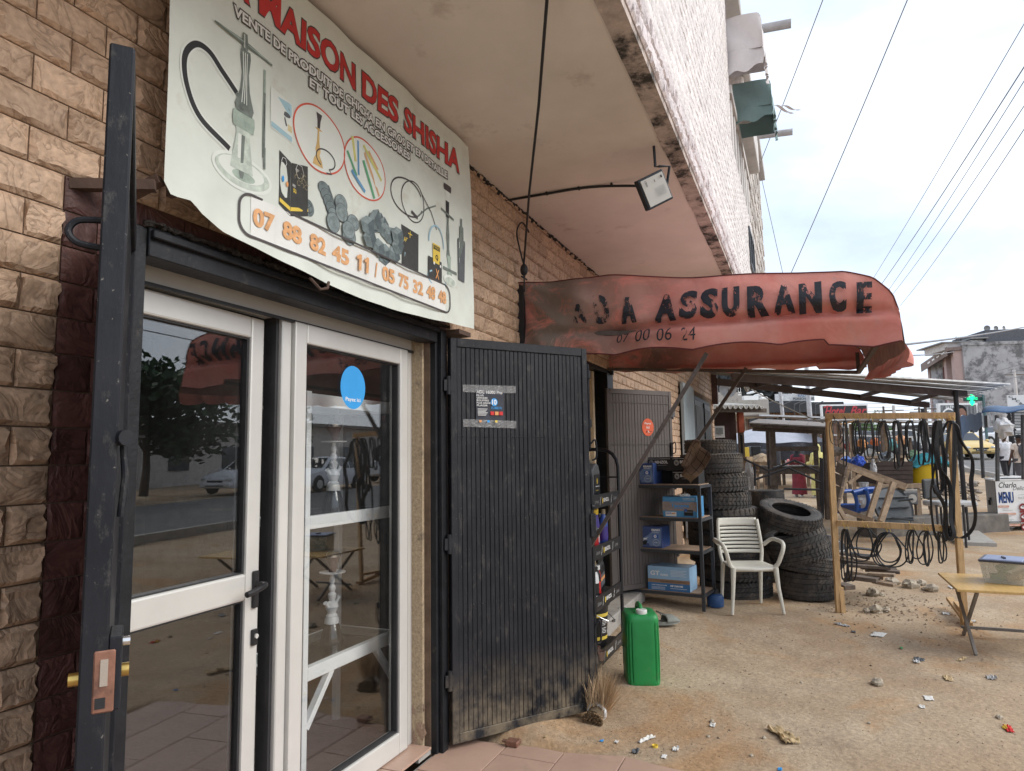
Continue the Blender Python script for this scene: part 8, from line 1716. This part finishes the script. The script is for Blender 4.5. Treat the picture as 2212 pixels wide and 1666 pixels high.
# low market roofs beyond the belt rack
for i, (x0, x1, y0, d, l, m_) in enumerate(((1640, 1785, c6(0, 440)[1]-2, 27, 'low tin market roof behind the dark stall', m_tin), (1785, 1925, 907, 24, 'long grey market roof seen above the belt rack crossbar', m_tin), (1900, 2050, 908, 21, 'pale-edged market roof right of the long grey one', m_tin), (1800, 1990, 940, 30, 'second lower market roof glimpsed between the hanging belts', m_tin))):
    t = thing('market_roof', l, 'roof', gp((x0+x1)/2, d)); b = MB(); q0, q1 = at_d(x0, y0, d), at_d(x1, y0+5, d); b.add([q0, q1, q1+FW*2.6+UP*.10, q0+FW*2.6+UP*.10]+[v+UP*.04 for v in (q0, q1, q1+FW*2.6+UP*.10, q0+FW*2.6+UP*.10)], [(3, 2, 1, 0), (4, 5, 6, 7), (0, 1, 5, 4), (1, 2, 6, 5), (2, 3, 7, 6), (3, 0, 4, 7)]); b.build('sheet', m_, t); b = MB(); b.bar(q0-FW*.02, q1-FW*.02, .05, .06); b.build('edge', mat('pale_edge', (.5, .5, .5), .6), t)
    for k in range(4):
        p = q0.lerp(q1, (k+.3)/3.6)+FW*(.3 if k % 2 else 2.2); b = MB(); b.bar(p, (p.x, p.y, terr(p.x)-.05), .09, .09, FW); b.build('post', m_woodd if k % 2 else m_woodm, t)
rr = random.Random(77)
goods = ((1862, 958, 26, .5, m_orange, 'orange'), (1890, 955, 25, .45, mat('goods_orange', (.65, .2, .08), .6), 'deep orange'), (1835, 965, 25, .5, mat('goods_red', (.5, .06, .06), .6), 'red'), (1925, 962, 27, .6, mat('goods_teal', (.1, .3, .3), .6), 'teal'), (1945, 950, 28, .6, mat('goods_apricot', (.7, .36, .2), .6), 'apricot'), (1810, 975, 23, .5, m_woodd, 'dark brown'), (1880, 985, 22, .6, m_conc, 'grey'), (1915, 990, 20, .6, m_dgrey, 'charcoal'), (1975, 985, 21, .5, mat('goods_green', (.16, .26, .16), .7), 'green'), (1828, 1000, 18, .5, m_bpl, 'blue'))
for i, (x, y, d, s_, m_, cn) in enumerate(goods):
    p = at_d(x, y, d); t = thing('goods_bundle', cn+' bundle of goods on the market tables behind the hanging belts', 'goods', p, 0, 'goods on the market tables'); b = MB(); b.ball(p, s_*.5, s_*.35, s_*.32, 14, 10, .5, i); b.build('bundle', m_, t, smooth=True)
for i, (x, y, w_, d, l) in enumerate(((1815, 1012, 110, 17.5, 'rough wooden market table left of the crate behind the belts'), (1890, 985, 150, 21, 'long wooden market table further back behind the belts'))):
    t = thing('market_table', l, 'table', gp(x+w_/2, d)); b = MB(); a, U_, W_, ww, h_ = blk(b, x, x+w_, y, y+5, d, 1.0); b.build('top', m_woodm, t)
    for u, v in ((.1, .05), (ww-.1, .05), (.1, .95), (ww-.1, .95)): p = a+U_*u+W_*v; b = MB(); b.bar(p, (p.x, p.y, terr(p.x)-.05), .07, .07, FW); b.build('leg', m_woodd, t)
# debris heap near the road
b = MB(); rr = random.Random(15)
for i in range(140):
    x, y = rr.uniform(1935, 2110), 0; d = rr.uniform(19, 26); p = gp(x, d); s_ = rr.uniform(.04, .16); a = rr.uniform(0, 3.1)
    if i % 3: b.ball((p.x, p.y, p.z+s_*.3), s_, s_*.8, s_*.5, 6, 4, .5, i)
    else: b.bar(p+UP*.05, p+UP*rr.uniform(.03, .2)+V((cos(a), sin(a), 0))*rr.uniform(.3, .9), .06, .03)
tag(b.build('roadside_rubble', mat('rubble', (.26, .22, .18), .9, isl=.5)), 'heap of rubble and scrap boards along the near edge of the road', 'rubble', kind='stuff')
# ------------------------------------------------------------------ grey apartment block and what stands before it
m_gry = mat('mould_grey_render', (.36, .36, .37), .95, 0, .22, .35, .3, 3, stain=(.10, .10, .105), samt=.85, ssc=.8, sthr=.47, det=9); m_pnk = mat('pinkish_render', (.45, .33, .30), .9, 0, .1, .4, 0, stain=(.25, .2, .19), samt=.5, ssc=.5)
c7 = lambda x, y: ((3500+.48013*x)/1.8445, (1300+.48013*y)/1.8445)
gb = thing('apartment_building', 'mould-stained grey apartment block with balconies and rooftop satellite dishes on the right', 'building', gp(2120, 80)); DG = 80
A0 = at_d(*c7(700, 200), DG); A0.z = 0; gx = (Matrix.Rotation(radians(-6), 3, 'Z') @ RT); gyv = UP.cross(gx); gyv = gyv if gyv.dot(FW) > 0 else -gyv
zt2 = at_d(*c7(700, 160), DG).z
def gbx(nm, m, u0, u1, w0, w1, z0, z1, parent=None, **k): b = MB(); o = A0+gx*(u0+u1)/2+gyv*(w0+w1)/2; b.obox(V((o.x, o.y, (z0+z1)/2)), gx*(u1-u0), gyv*(w1-w0), UP*(z1-z0)); return b.build(nm, m, parent or gb, **k)
gbx('wall', m_gry, 0, 26, 0, .6, -1, zt2); gbx('wall', m_gry, 3, 26, .6, 14, -1, zt2)
# balcony side receding to the left of the blank wall
gs = at_d(2021, 975, 95)-at_d(2080, 975, 80); gs.z = 0; SL = gs.length; gs.normalize(); gn = gs.cross(UP); gn = gn if gn.dot(RT) < 0 else -gn; B0 = A0-gx*.05
def gsx(nm, m, u0, u1, w0, w1, z0, z1, parent=None, **k): b = MB(); o = B0+gs*(u0+u1)/2+gn*(w0+w1)/2; b.obox(V((o.x, o.y, (z0+z1)/2)), gs*(u1-u0), gn*(w1-w0), UP*(z1-z0)); return b.build(nm, m, parent or gb, **k)
m_eav = mat('eave_brown', (.22, .17, .15), .9)
gsx('side_wall', m_pnk, .1, SL, -.3, 0, -1, zt2-.5); gsx('eave', m_eav, .1, SL+.8, -.2, 1.5, zt2-.5, zt2-.1); gsx('fascia', m_eav, .1, SL+.8, 1.5, 1.6, zt2-1.1, zt2-.05)
for i in range(4): gsx('skylight', m_pw, 1.2+3*i, 2.8+3*i, 1.6, 1.63, zt2-.65, zt2-.45)
for u in (.3, 4.5, SL-1): gsx('pillar', m_pnk, u, u+1.3, 0, .9, -1, zt2-.5, bevel=.03)
for k in range(3):
    z0 = zt2-4.2-3.1*k; gsx('recess', mat('dark_red_recess', (.13, .045, .04), .9), 6, SL-1, .02, .06, z0, z0+2.9); gsx('balcony', m_pnk, 5.8, SL-1, .06, .9, z0-.25, z0); rw = gsx('railing', m_pw, 7, 10.5, .86, .92, z0, z0+1.0)
    for i in range(2): gsx('panel', mat('rail_grey', (.4, .4, .4), .7), 7.2+1.7*i, 8.6+1.7*i, .92, .95, z0+.15, z0+.85, rw)
    w_ = gsx('window', m_pw, 2.2, 3.8, .0, .08, z0+.9, z0+2.2); gsx('pane', m_wg, 2.4, 3.6, .08, .1, z0+1.05, z0+2.05, w_)
# pierced block vents in the blank wall
m_vent = mat('vent_dark', (.05, .05, .055), .9, bump=0)
for u in (8.3, 11.6, 15.2, 19):
    for k in range(4):
        z0 = zt2-3.0-2.6*k; v_ = gbx('vent', m_gry, u, u+1.9, -.04, 0, z0, z0+1.0)
        for i in range(3):
            for j in range(3): gbx('vent_hole', m_vent, u+.12+.6*i, u+.55+.6*i, -.07, -.04, z0+.08+.31*j, z0+.28+.31*j, v_)
gbx('parapet', m_gry, -.1, 26, -.1, .3, zt2, zt2+.35); gbx('roof_shed', mat('roof_shed_dark', (.09, .095, .11), .7), 3.0, 26, .6, 8, zt2+.2, zt2+1.85); gbx('roof_room', m_slab, -1.4, 1.6, 1.0, 6, zt2-.3, zt2+.5); gbx('tin_roof', m_cart, -1.9, 1.4, .7, 7, zt2+.5, zt2+.62); gbx('lean_roof', m_cart, 1.3, 3.2, .5, 4, zt2+.85, zt2+1.0); gbx('roof_wall', m_pw, 1.6, 3.0, 1.2, 3, zt2+.2, zt2+.8)
for i, (x, y, r, l) in enumerate(((900, 18, .34, 'largest satellite dish, leftmost on the upper roof of the grey block'), (972, 18, .29, 'middle satellite dish on the upper roof of the grey block'), (1036, 18, .29, 'right satellite dish on the upper roof of the grey block'), (640, 104, .27, 'left dish on the lower tin roof of the grey block'), (678, 106, .27, 'right dish on the lower tin roof of the grey block'))):
    t = thing('satellite_dish', l, 'satellite dish', at_d(*c7(x, y), DG+1.5), 0, 'satellite dishes on the grey block'); dish(t, at_d(*c7(x, y), DG+1.5), r, m_pole if i > 2 else m_cart, 1.0, .4*(i-1))
# second building further right/back fills the horizon, trees
fb2 = thing('building', 'pale low building far behind the market at the foot of the grey block', 'building', gp(1960, 90)); b = MB(); blk(b, 1880, 2060, 925, 990, 95, 8); b.build('wall', m_slab, fb2)
for x in range(1890, 2050, 22): b = MB(); blk(b, x, x+10, 938, 950, 94.8, .2); b.build('window', m_wg, fb2)
b = MB(); blk(b, 1876, 2064, 920, 925, 94.5, 9); b.build('roof', m_cart, fb2)
# billboard, pharmacy cross, clinic signs
bb_ = thing('billboard', 'grey telecom billboard with smiling portrait behind the pharmacy cross', 'billboard', at_d(2100, 905, 52)); x0, y0 = c7(513, 640); x1, y1 = c7(842, 860); b = MB(); a, U_, W_, w_, h_ = blk(b, x0, x1, y0, y1, 52, .3); b.build('frame', m_pw, bb_)
P = Panel(flatmap(a-W_*.01, U_, UP, -W_), .008); P.rect(mat('bb_grey', (.17, .18, .19), .6, bump=0), .15, w_-.15, .15, h_-.15)
for i in range(16): P.rect(mat('bb_stripe', (.22, .23, .24), .6, bump=0), .2+i*.27, .30+i*.27, .2, h_-.2)
P.text(m_pw, 'La Fibre', w_*.16, w_*.44, h_*.80, h_*.90, .02); P.text(m_pw, "d'Orange", w_*.16, w_*.46, h_*.68, h_*.78, .02); P.disc(m_pw, w_*.22, h_*.5, .55, .62, 28); P.disc(m_dgrey, w_*.22, h_*.5, .45, .5, 28); P.rect(m_orange, w_*.43, w_*.62, h_*.45, h_*.85); P.disc(m_skin, w_*.52, h_*.62, .45, .55, 20); P.disc(m_hair, w_*.49, h_*.72, .50, .42, 20); P.disc(mat('skin_light', (.25, .13, .09), .6, bump=0), w_*.535, h_*.60, .30, .40, 18); P.line(m_pw, [(w_*.51, h_*.52), (w_*.56, h_*.53)], .06); P.build(bb_)
for u in (.6, w_-.6): p = a+U_*u; b = MB(); b.bar(p, (p.x, p.y, 0), .2, .2, FW); b.build('post', m_pole, bb_)
ph = thing('pharmacy_sign', 'lit green LED pharmacy cross sign with small scrolling text on a pole', 'sign', at_d(2107, 862, 45)); m_led = emat('led_green', (.02, .9, .35), 1.3); b = MB(); blk(b, c7(725, 0)[0], c7(862, 0)[0], c7(0, 590)[1], c7(0, 622)[1], 45, .25); b.build('panel', mat('dark_green_panel', (.01, .07, .06), .5, bump=0), ph)
for (xa, ya) in ((778, 588), (781, 634)):
    b = MB(); x_, y_ = c7(xa, ya); blk(b, x_-2.4, x_+2.4, y_-6, y_+6, 44.9, .05); blk(b, x_-5.0, x_+5.0, y_-2.6, y_+2.6, 44.88, .05); b.build('led_cross', m_led, ph)
P = Panel(flatmap(at_d(*c7(733, 612), 44.85), RT, UP, -FW), .01); P.text(m_led, 'ASSISTANCE', 0, 1.28*.5*1.1, .0, .16, .02); P.build(ph)
b = MB(); p = at_d(*c7(868, 570), 45); b.bar(p, (p.x, p.y, .8), .12, .12, FW); b.bar(p, at_d(*c7(800, 575), 45), .06, .06); b.build('pole', mat('teal_pole', (.08, .14, .15), .6), ph)
m_cl = mat('clinic_panel', (.70, .70, .70), .6, bump=0, var=.03); cs = thing('sign', 'white clinic sign with black lettering above a dark information board', 'sign', at_d(2190, 845, 28)); x0, y0 = c7(1080, 572); x1, y1 = 2300, c7(0, 675)[1]; b = MB(); a, U_, W_, w_, h_ = blk(b, x0, x1, y0, y1, 28, .06); b.build('panel', m_cl, cs)
P = Panel(flatmap(a-W_*.004, U_, UP, -W_), .003)
for ch, u, v in (('C', .02, .78), ('M', .12, .60), ('C', .22, .42), ('A', .30, .24)): P.text(m_dgrey, ch, u*1.4, u*1.4+.17, h_*v, h_*(v+.17), .03)
for i, tx in enumerate(('CENTRE', 'MEDICO', 'CHIRURGICAL', 'ABOBO')): P.text(m_dgrey, tx, .73 if i < 3 else .84, (1.4, 1.4, 1.75, 1.4)[i], h_*(.80-.18*i), h_*(.92-.18*i), .03)
P.text(m_dgrey, 'TEL. 07 07 09', .42, 1.7, .04, .13, .02); P.build(cs)
m_sb = mat('info_black', (.025, .025, .028), .6, bump=0); b = MB(); y2 = c5(0, 420)[1]; x0 = c7(1095, 0)[0]; a, U_, W_, w_, h_ = blk(b, x0, 2300, y1+1, y2+6, 28.05, .05); b.build('info_board', m_sb, cs)
P = Panel(flatmap(a-W_*.004, U_, UP, -W_), .003)
P.poly(m_pw, pill(None, .10, 1.3, h_-.16, h_-.05, .05)); P.text(m_dgrey, 'PRESTATIONS', .2, 1.1, h_-.135, h_-.075, .02)
rr = random.Random(6)
for i in range(26):
    v = h_-.22-.062*i
    if v < .1: break
    if i == 11: P.poly(m_pw, pill(None, .25, 1.3, v-.03, v+.05, .035)); P.text(m_dgrey, 'ARRET', .4, .9, v-.012, v+.03, .02); continue
    P.line(m_pw, [(.12, v), (.16, v)], .02); P.line(m_pw, [(.19, v), (.19+rr.uniform(.4, .9), v)], .022)
P.build(cs); p = a+U_*.05; b = MB(); b.bar(V((p.x, p.y, terr(p.x))), at_d(x0+6, y1, 28.1), .06, .06, FW); b.build('post', m_pole, cs)

# ------------------------------------------------------------------ trees
m_leaf = mat('leaf_green', (.055, .105, .03), .7, 0, .3, 1.2, 0, isl=.5); m_leafd = mat('leaf_dark', (.030, .060, .025), .7, 0, .3, 1.2, 0, isl=.5); m_leafl = mat('leaf_light', (.11, .18, .06), .7, 0, .3, 1.2, 0, isl=.4); m_bark = mat('bark', (.10, .075, .055), .95)
def tree(lbl, base, h, r, m, n=2600, seed=0, leaf=.16, group='trees across the road', bare=0):
    t = thing('tree', lbl, 'tree', base, 0, group); rr = random.Random(seed); B = V(base); b = MB()
    b.tube([B-UP*.1, B+UP*h*.2+V((.1, 0, 0)), B+UP*h*.45+V((-.05, .1, 0)), B+UP*h*.75], .1, 8, rs=[h*.035, h*.028, h*.02, h*.008]); lm = []
    for i in range(7): a = rr.uniform(0, 6.28); s_ = B+UP*h*rr.uniform(.25, .55); e_ = B+V((cos(a)*r*.7, sin(a)*r*.7, h*rr.uniform(.55, .9))); b.tube([s_, s_.lerp(e_, .5)+UP*.2, e_], .05, 6, rs=[h*.014, h*.009, h*.004]); lm.append(e_)
    b.build('trunk', m_bark, t, smooth=True)
    b = MB(); cl = [(B+V((rr.gauss(0, r*.42), rr.gauss(0, r*.42), h*rr.uniform(.38, .92))), rr.uniform(.28, .5)*r) for _ in range(22)]
    for i in range(n):
        c, cr_ = cl[i % len(cl)]; d = V((rr.gauss(0, 1), rr.gauss(0, 1), rr.gauss(0, .75))); d.normalize(); p = c+d*cr_*rr.random()**.35; a = V((rr.gauss(0, 1), rr.gauss(0, 1), rr.gauss(0, .6))).normalized(); q = a.orthogonal().normalized(); s_ = leaf*rr.uniform(.6, 1.3)
        b.add([p-a*s_, p+q*s_*.45, p+a*s_, p-q*s_*.45], [(0, 1, 2, 3)])
    tag(b.build('crown', m, t), kind='stuff'); return t
for i, (x, y, h, r, m_, l) in enumerate(((13.5, -22, 6.2, 3.0, m_leafd, 'broad dark tree directly across the road from the shop'), (18.5, -22.5, 6.8, 3.4, m_leaf, 'tallest green tree across the road, mirrored in the left door leaf'), (23.5, -22, 5.6, 2.8, m_leafd, 'rounded dark tree across the road next to the mirrored car'), (8.0, -23, 5.4, 2.8, m_leafd, 'dark tree across the road at its near end'))): tree(l, (x, y, terr(x)), h, r, m_, 4200, i, .23)
# dark wooded hillside behind the concrete building
b = MB(); rr = random.Random(3)
for i in range(9000):
    x = rr.uniform(1490, 1705); top = 812+max(0, (x-1640))*.25+10*noise.noise(V((x*.05, 0, 0))); y = rr.uniform(top, 900); p = at_d(x, y, rr.uniform(52, 60)); a = V((rr.gauss(0, 1), rr.gauss(0, 1), rr.gauss(0, 1))).normalized(); q = a.orthogonal().normalized(); s_ = rr.uniform(.2, .55); b.add([p-a*s_, p+q*s_*.6, p+a*s_, p-q*s_*.6], [(0, 1, 2, 3)])
tag(b.build('wooded_slope', mat('dusky_foliage', (.05, .055, .055), .9, isl=.7, bump=0)), 'dark wooded slope rising behind the concrete building', 'wood', kind='stuff')
g0 = at_d(1868, 975, 70); tree('small pale green tree far behind the belt rack', (g0.x, g0.y, 1.5), at_d(1868, 895, 70).z-1.5, 1.7, m_leafl, 1800, 12, .22, 'trees beyond the market'); g0 = at_d(1905, 975, 78); tree('second far green tree right of the small pale one', (g0.x, g0.y, 1.8), 3.6, 1.6, m_leaf, 1200, 14, .22, 'trees beyond the market'); g0 = at_d(1700, 975, 74); tree('far green tree glimpsed under the zinc roof', (g0.x, g0.y, 1.8), 5.5, 3.4, m_leaf, 2200, 16, .25, 'trees beyond the market')

# ------------------------------------------------------------------ utility poles and wires
m_wire = mat('wire_grey', (.22, .22, .24), .7, bump=0)
def wire(lbl, p0, p1, sag, r, n=20): t = tag(MBw(p0, p1, sag, r, n), lbl, 'wire', 'overhead wires'); return t
def MBw(p0, p1, sag, r, n): b = MB(); b.tube(catenary(p0, p1, sag, n), r, 5); return b.build('overhead_wire', m_wire)
wire('thin wire from the top of the photo down to the upper wall bracket', at_d(1800, -60, 9), at_d(1641, 355, 14), .02, .007); wire('thin wire from the wall bracket down behind the awning', at_d(1645, 385, 14), at_d(1702, 640, 14), .0, .006)
wire('single twisted wire left of the five parallel wires', at_d(1985, -60, 10), at_d(1700, 610, 17), .05, .009)
for i, (x0, y0, x1, y1) in enumerate(((2225, 30, 1875, 620), (2225, 125, 1900, 620), (2225, 155, 1910, 640), (2225, 210, 1925, 640), (2225, 260, 1945, 660))): wire(('first', 'second', 'third', 'fourth', 'last')[i]+' of the five parallel power wires counted from the left', at_d(x0, y0, 12), at_d(x1, y1, 32), .06+.02*i, .0085 if i != 1 else .012)
wire('dark cable running from the awning corner to the roof dishes', at_d(1950, 745, 30), at_d(2225, 704, 60), .1, .05); wire('thin line below the dark cable crossing to the grey block', at_d(1950, 768, 40), at_d(2060, 760, 75), .1, .04)
for i, (x, y0, y1, d, r) in enumerate(((1908, 878, 985, 60, .12), (1930, 876, 985, 56, .17), (1985, 880, 985, 58, .12), (1998, 872, 985, 50, .14), (2190, 800, 985, 60, .18))):
    p = at_d(x, y0, d); t = thing('utility_pole', ('leftmost thin utility pole above the belt rack', 'thickest pale utility pole above the belt rack', 'thin utility pole just left of the dark roof pole', 'utility pole right beside the thin dark one', 'concrete pole in front of the grey block')[i], 'pole', (p.x, p.y, 0), 0, 'utility poles beyond the market'); b = MB(); b.cyl((p.x, p.y, 0), p, r, r*.7, 8); b.build('pole', m_slab if i in (1, 4) else m_woodd, t)
    b = MB(); b.bar(p-UP*.4-RT*.8, p-UP*.4+RT*.8, .08, .08); b.build('crossarm', m_woodd, t)
for i in range(8): wire('thin far wire number %s between the utility poles, slightly different sag' % ('one', 'two', 'three', 'four', 'five', 'six', 'seven', 'eight')[i] if False else ('topmost', 'second', 'third', 'fourth', 'fifth', 'sixth', 'seventh', 'lowest')[i]+' far wire stretched between the poles above the belt rack', at_d(1690, 868+5*i, 58), at_d(2060, 862+7*i, 62), .3+.1*i, .022, 10)
b = MB(); b.tube(catenary(at_d(*c6(200, 108), 15.5), at_d(*c6(1060, 515), 14.5), .05, 14), .013, 5); tag(b.build('rope', mat('pale_rope', (.36, .33, .29), .9, bump=0)), 'pale rope stretched from the zinc roof down to the belt rack', 'rope')
b = MB(); b.tube(catenary(at_d(*c6(1230, 528), 7.5), at_d(*c6(1400, 490), 7.4), .01, 6), .008, 5); tag(b.build('stick', m_wood), 'thin bent stick tied behind the upper crossbar of the belt rack', 'stick')

# ------------------------------------------------------------------ across the road (mirrored in the door glass)
kq = thing('kiosk', 'dark painted kiosk under the trees across the road', 'kiosk', (15.5, -20.5, 0)); b = MB(); b.box(11, 20.8, -21.6, -20.2, 0, 2.5); b.build('wall', mat('kiosk_dark', (.03, .032, .036), .8, var=.5, sc=2), kq); b = MB(); b.box(10.7, 21.1, -21.8, -19.6, 2.5, 2.6); b.build('roof', m_tin, kq)
for x in (12.5, 15.5, 18.5): b = MB(); b.box(x, x+1.3, -20.2, -20.15, .9, 2.1); b.build('shutter', m_gdoor, kq)
lb = thing('building', 'long low pale house across the road beyond the parked silver cars', 'building', (36, -26, 0)); b = MB(); b.box(27, 50, -32, -26, 0, 3.6); b.build('wall', m_slab, lb); b = MB(); b.box(26.5, 50.5, -32.4, -25.4, 3.6, 3.8); b.build('roof', m_tin, lb)
for x in range(29, 49, 4): b = MB(); b.box(x, x+1.4, -26, -25.93, 1.1, 2.4); b.build('window', m_wg, lb)
m_sil = mat('silver_car_paint', (.58, .60, .62), .3, 0, .03, 2, 0, spec=.6)
car('silver white saloon parked across the road, mirrored in the door glass', (25.6, -18.2, terr(25.6)), pi, m_cw, 'sedan', '', 1.05, 'cars parked across the road'); car('silver saloon parked further along across the road', (32.5, -18.4, terr(32.5)), 0, m_sil, 'sedan', '', 1.05, 'cars parked across the road')
for i in range(3): wire(('upper', 'middle', 'lower')[i]+' street wire running along the far side of the road', V((-20, -17+i*.3, 7.2-.5*i)), V((70, -17+i*.3, 8.2-.5*i)), .7, .02, 24)

# ------------------------------------------------------------------ litter
m_pap = mat('crumpled_paper', (.68, .67, .64), .8, 0, .05, 20, .8, 30); m_bpap = mat('brown_paper', (.46, .34, .19), .8, 0, .15, 10, .8, 20); m_foil = mat('plastic_scrap', (.60, .60, .60), .35, bump=.8, bsc=20, alpha=.85)
cL = lambda x, y: ((2000+.94033*x)/1.8445, (2400+.94033*y)/1.8445)
def scrap(lbl, x, y, a, bq, m, seed, hgt=.02, crop=cL, nm='paper_scrap', cat='litter', rz=0, flat=False):
    q = crop(x, y); p = at_z(*q, GZ); z = gz(p.x, p.y); rr = random.Random(seed); b = MB(); R = Matrix.Rotation(rz, 3, 'Z')
    def f(u, v): 
        w_ = noise.noise(V((u*4+seed, v*4, 1))); e_ = 1+.35*noise.noise(V((u*3, v*3, seed)))
        return p+R @ V(((u-.5)*a*e_, (v-.5)*bq*e_, 0))+UP*(z-p.z+.004+(abs(w_)*hgt*.9 if not flat else .002+abs(w_)*hgt*.5))
    b.grid(f, 14, 10); o = b.build(nm, m, None, smooth=True, sharp=40); o2 = tag(o, lbl, cat); sf = o.modifiers.new('s', 'SOLIDIFY'); sf.thickness = .0015; return o
scrap('flat white napkin on the dirt left of the folding table', 1597, 142, .15, .10, m_pap, 1, .012, rz=-.3, flat=True); scrap('twisted clear wrapper left of the white napkin', 1442, 100, .14, .05, m_foil, 2, .03, rz=.8); scrap('dark scrap between wrapper and white napkin', 1490, 131, .05, .03, m_dgrey, 3)
scrap('crumpled white tissue by the right foot of the belt rack', 1880, 52, .09, .06, m_pap, 4, .04); scrap('brown crumpled paper bag in the middle of the dirt yard', 1192, 565, .22, .08, m_bpap, 5, .05, rz=.5); scrap('small white paper rectangle on the dirt at right', 1808, 408, .08, .05, m_pap, 6, .01, flat=True)
scrap('white scrap just below the white paper rectangle', 1780, 443, .05, .03, m_pap, 7, .02); scrap('beige torn cardboard piece near the right edge', 1890, 328, .11, .05, m_bpap, 8, .02); scrap('grey plastic scrap heap below the green leaf', 1768, 246, .09, .06, m_dgrey, 9, .03); scrap('silvery plastic scrap beside the grey one', 1757, 258, .06, .04, m_foil, 10, .03)
scrap('green leaf-like scrap on the dirt', 1692, 195, .05, .02, m_grn, 11, .01); scrap('red and yellow sweet wrapper at the right edge of the yard', 2148, 538, .09, .035, m_red, 12, .03, nm='sweet_wrapper'); scrap('yellow half of the torn sweet wrapper', 2135, 533, .04, .03, m_yel, 13, .03, nm='sweet_wrapper')
scrap('long torn white strip left of the yellow bottle cap', 612, 592, .12, .025, m_pap, 14, .03, rz=-.5); scrap('blue plastic scrap near the broom', 423, 605, .022, .018, m_lblue, 15, .01); scrap('white triangular scrap right of the blue one', 486, 605, .03, .02, m_pap, 16, .01); scrap('white oval lid fragment by the terrace edge', 687, 660, .045, .025, m_pap, 17, .004, flat=True)
scrap('torn beige tissue right of the yellow cap', 737, 629, .05, .03, m_pap, 18, .02); scrap('dark leaf lump by the terrace edge', 567, 640, .05, .03, m_dgrey, 19, .03); scrap('torn white tissue in the left of the yard', 892, 521, .05, .03, m_pap, 20, .02); scrap('bright blue scrap at the bottom edge of the yard', 1178, 712, .03, .02, m_lblue, 21, .01); scrap('brown leaf on the terrace tiles', 185, 608, .025, .015, m_bpap, 22, .01)
scrap('crumpled grey paper at the far right of the yard', 2075, 322, .06, .06, m_foil, 23, .05); scrap('white crumpled bag by the front leg of the folding table', 1995, 85, .0+.05, .05, m_pap, 24, .03); scrap('white wrapper under the folding table edge', c2(975, 1130)[0]*1.8445/.94033-2000/.94033, (c2(975, 1130)[1]*1.8445-2400)/.94033, .14, .06, m_pap, 25, .05); scrap('brown dry leaf by the folding table', 1948, 243, .12, .03, m_bpap, 26, .02, rz=-.5)
q = at_z(*cL(649, 618), GZ); t = thing('bottle_cap', 'yellow plastic bottle cap lying by the terrace edge', 'bottle cap', (q.x, q.y, gz(q.x, q.y))); b = MB(); b.lathe([(0, 0), (.015, 0), (.016, .012), (.0145, .012), (.0135, .003), (0, .003)], 20, cap=False); o = b.build('cap', m_yel, None, smooth=True, sharp=40); o.parent = t
for i, (x, y, r, l) in enumerate(((1592, 352, .04, 'brown stone alone in the middle of the yard'), (1110, 574, .012, 'pebble left of the brown paper bag'), (1555, 513, .010, 'dark pebble in the right of the yard'), (875, 572, .010, 'dark pebble near the terrace'), (1268, 338, .010, 'dark pebble above the brown paper bag'), (890, 505, .014, 'brown pebble beside the torn white tissue'), (2107, 492, .018, 'small stone near the sweet wrapper'), (1057, 655, .010, 'tiny dark pebble near the bottom edge'))):
    q = at_z(*cL(x, y), GZ); t = thing('stone', l, 'stone', (q.x, q.y, gz(q.x, q.y)), 0, 'loose stones in the yard'); b = MB(); b.ball(V((q.x, q.y, gz(q.x, q.y)+r*.3)), r*1.2, r, r*.7, 12, 8, .5, i+40); b.build('stone', m_rock, t, smooth=True, sharp=28)
# door wedge under the gate
q = at_z(1107, 1612, 0); t = thing('door_wedge', 'rusty metal wedge on the terrace under the open black gate', 'wedge', q); b = MB(); b.box(q.x-.02, q.x+.04, q.y-.035, q.y+.035, .002, .028); b.box(q.x-.01, q.x+.02, q.y+.035, q.y+.06, .014, .024); b.build('wedge', m_rust, t, bevel=.004)
# gravel: loose grit over the yard
b = MB(); rr = random.Random(99)
def grit(n, fx, s0, s1):
    for i in range(n):
        x, y = fx(); s_ = rr.uniform(s0, s1); z = gz(x, y); a = rr.uniform(0, 6.3); c_, q_ = cos(a)*s_, sin(a)*s_
        b.add([(x+c_, y+q_, z), (x-q_*.8, y+c_*.8, z), (x-c_*.9, y-q_*.9, z), (x+q_*.7, y-c_*.7, z), (x+rr.uniform(-.3, .3)*s_, y, z+s_*rr.uniform(.4, .9))], [(0, 1, 4), (1, 2, 4), (2, 3, 4), (3, 0, 4)])
def near_(): 
    while True:
        x = rr.uniform(3.6, 9.5); y = rr.uniform(-5.2, -.15)
        if noise.noise(V((x*1.3, y*1.3, 4)))+rr.uniform(-.5, .4) > -.1: return x, y
grit(3200, near_, .0022, .007)
grit(900, lambda: (3.62+abs(rr.gauss(0, .35)), rr.gauss(-.75, .22)), .002, .005); grit(420, lambda: (rr.gauss(7.9, .5), rr.gauss(-2.5, .35)), .008, .022); grit(260, near_, .007, .013)
tag(b.build('gravel', mat('grit', (.27, .20, .135), .95, isl=.55, bump=0)), 'loose grit and small stones scattered over the dirt yard', 'gravel', kind='stuff')
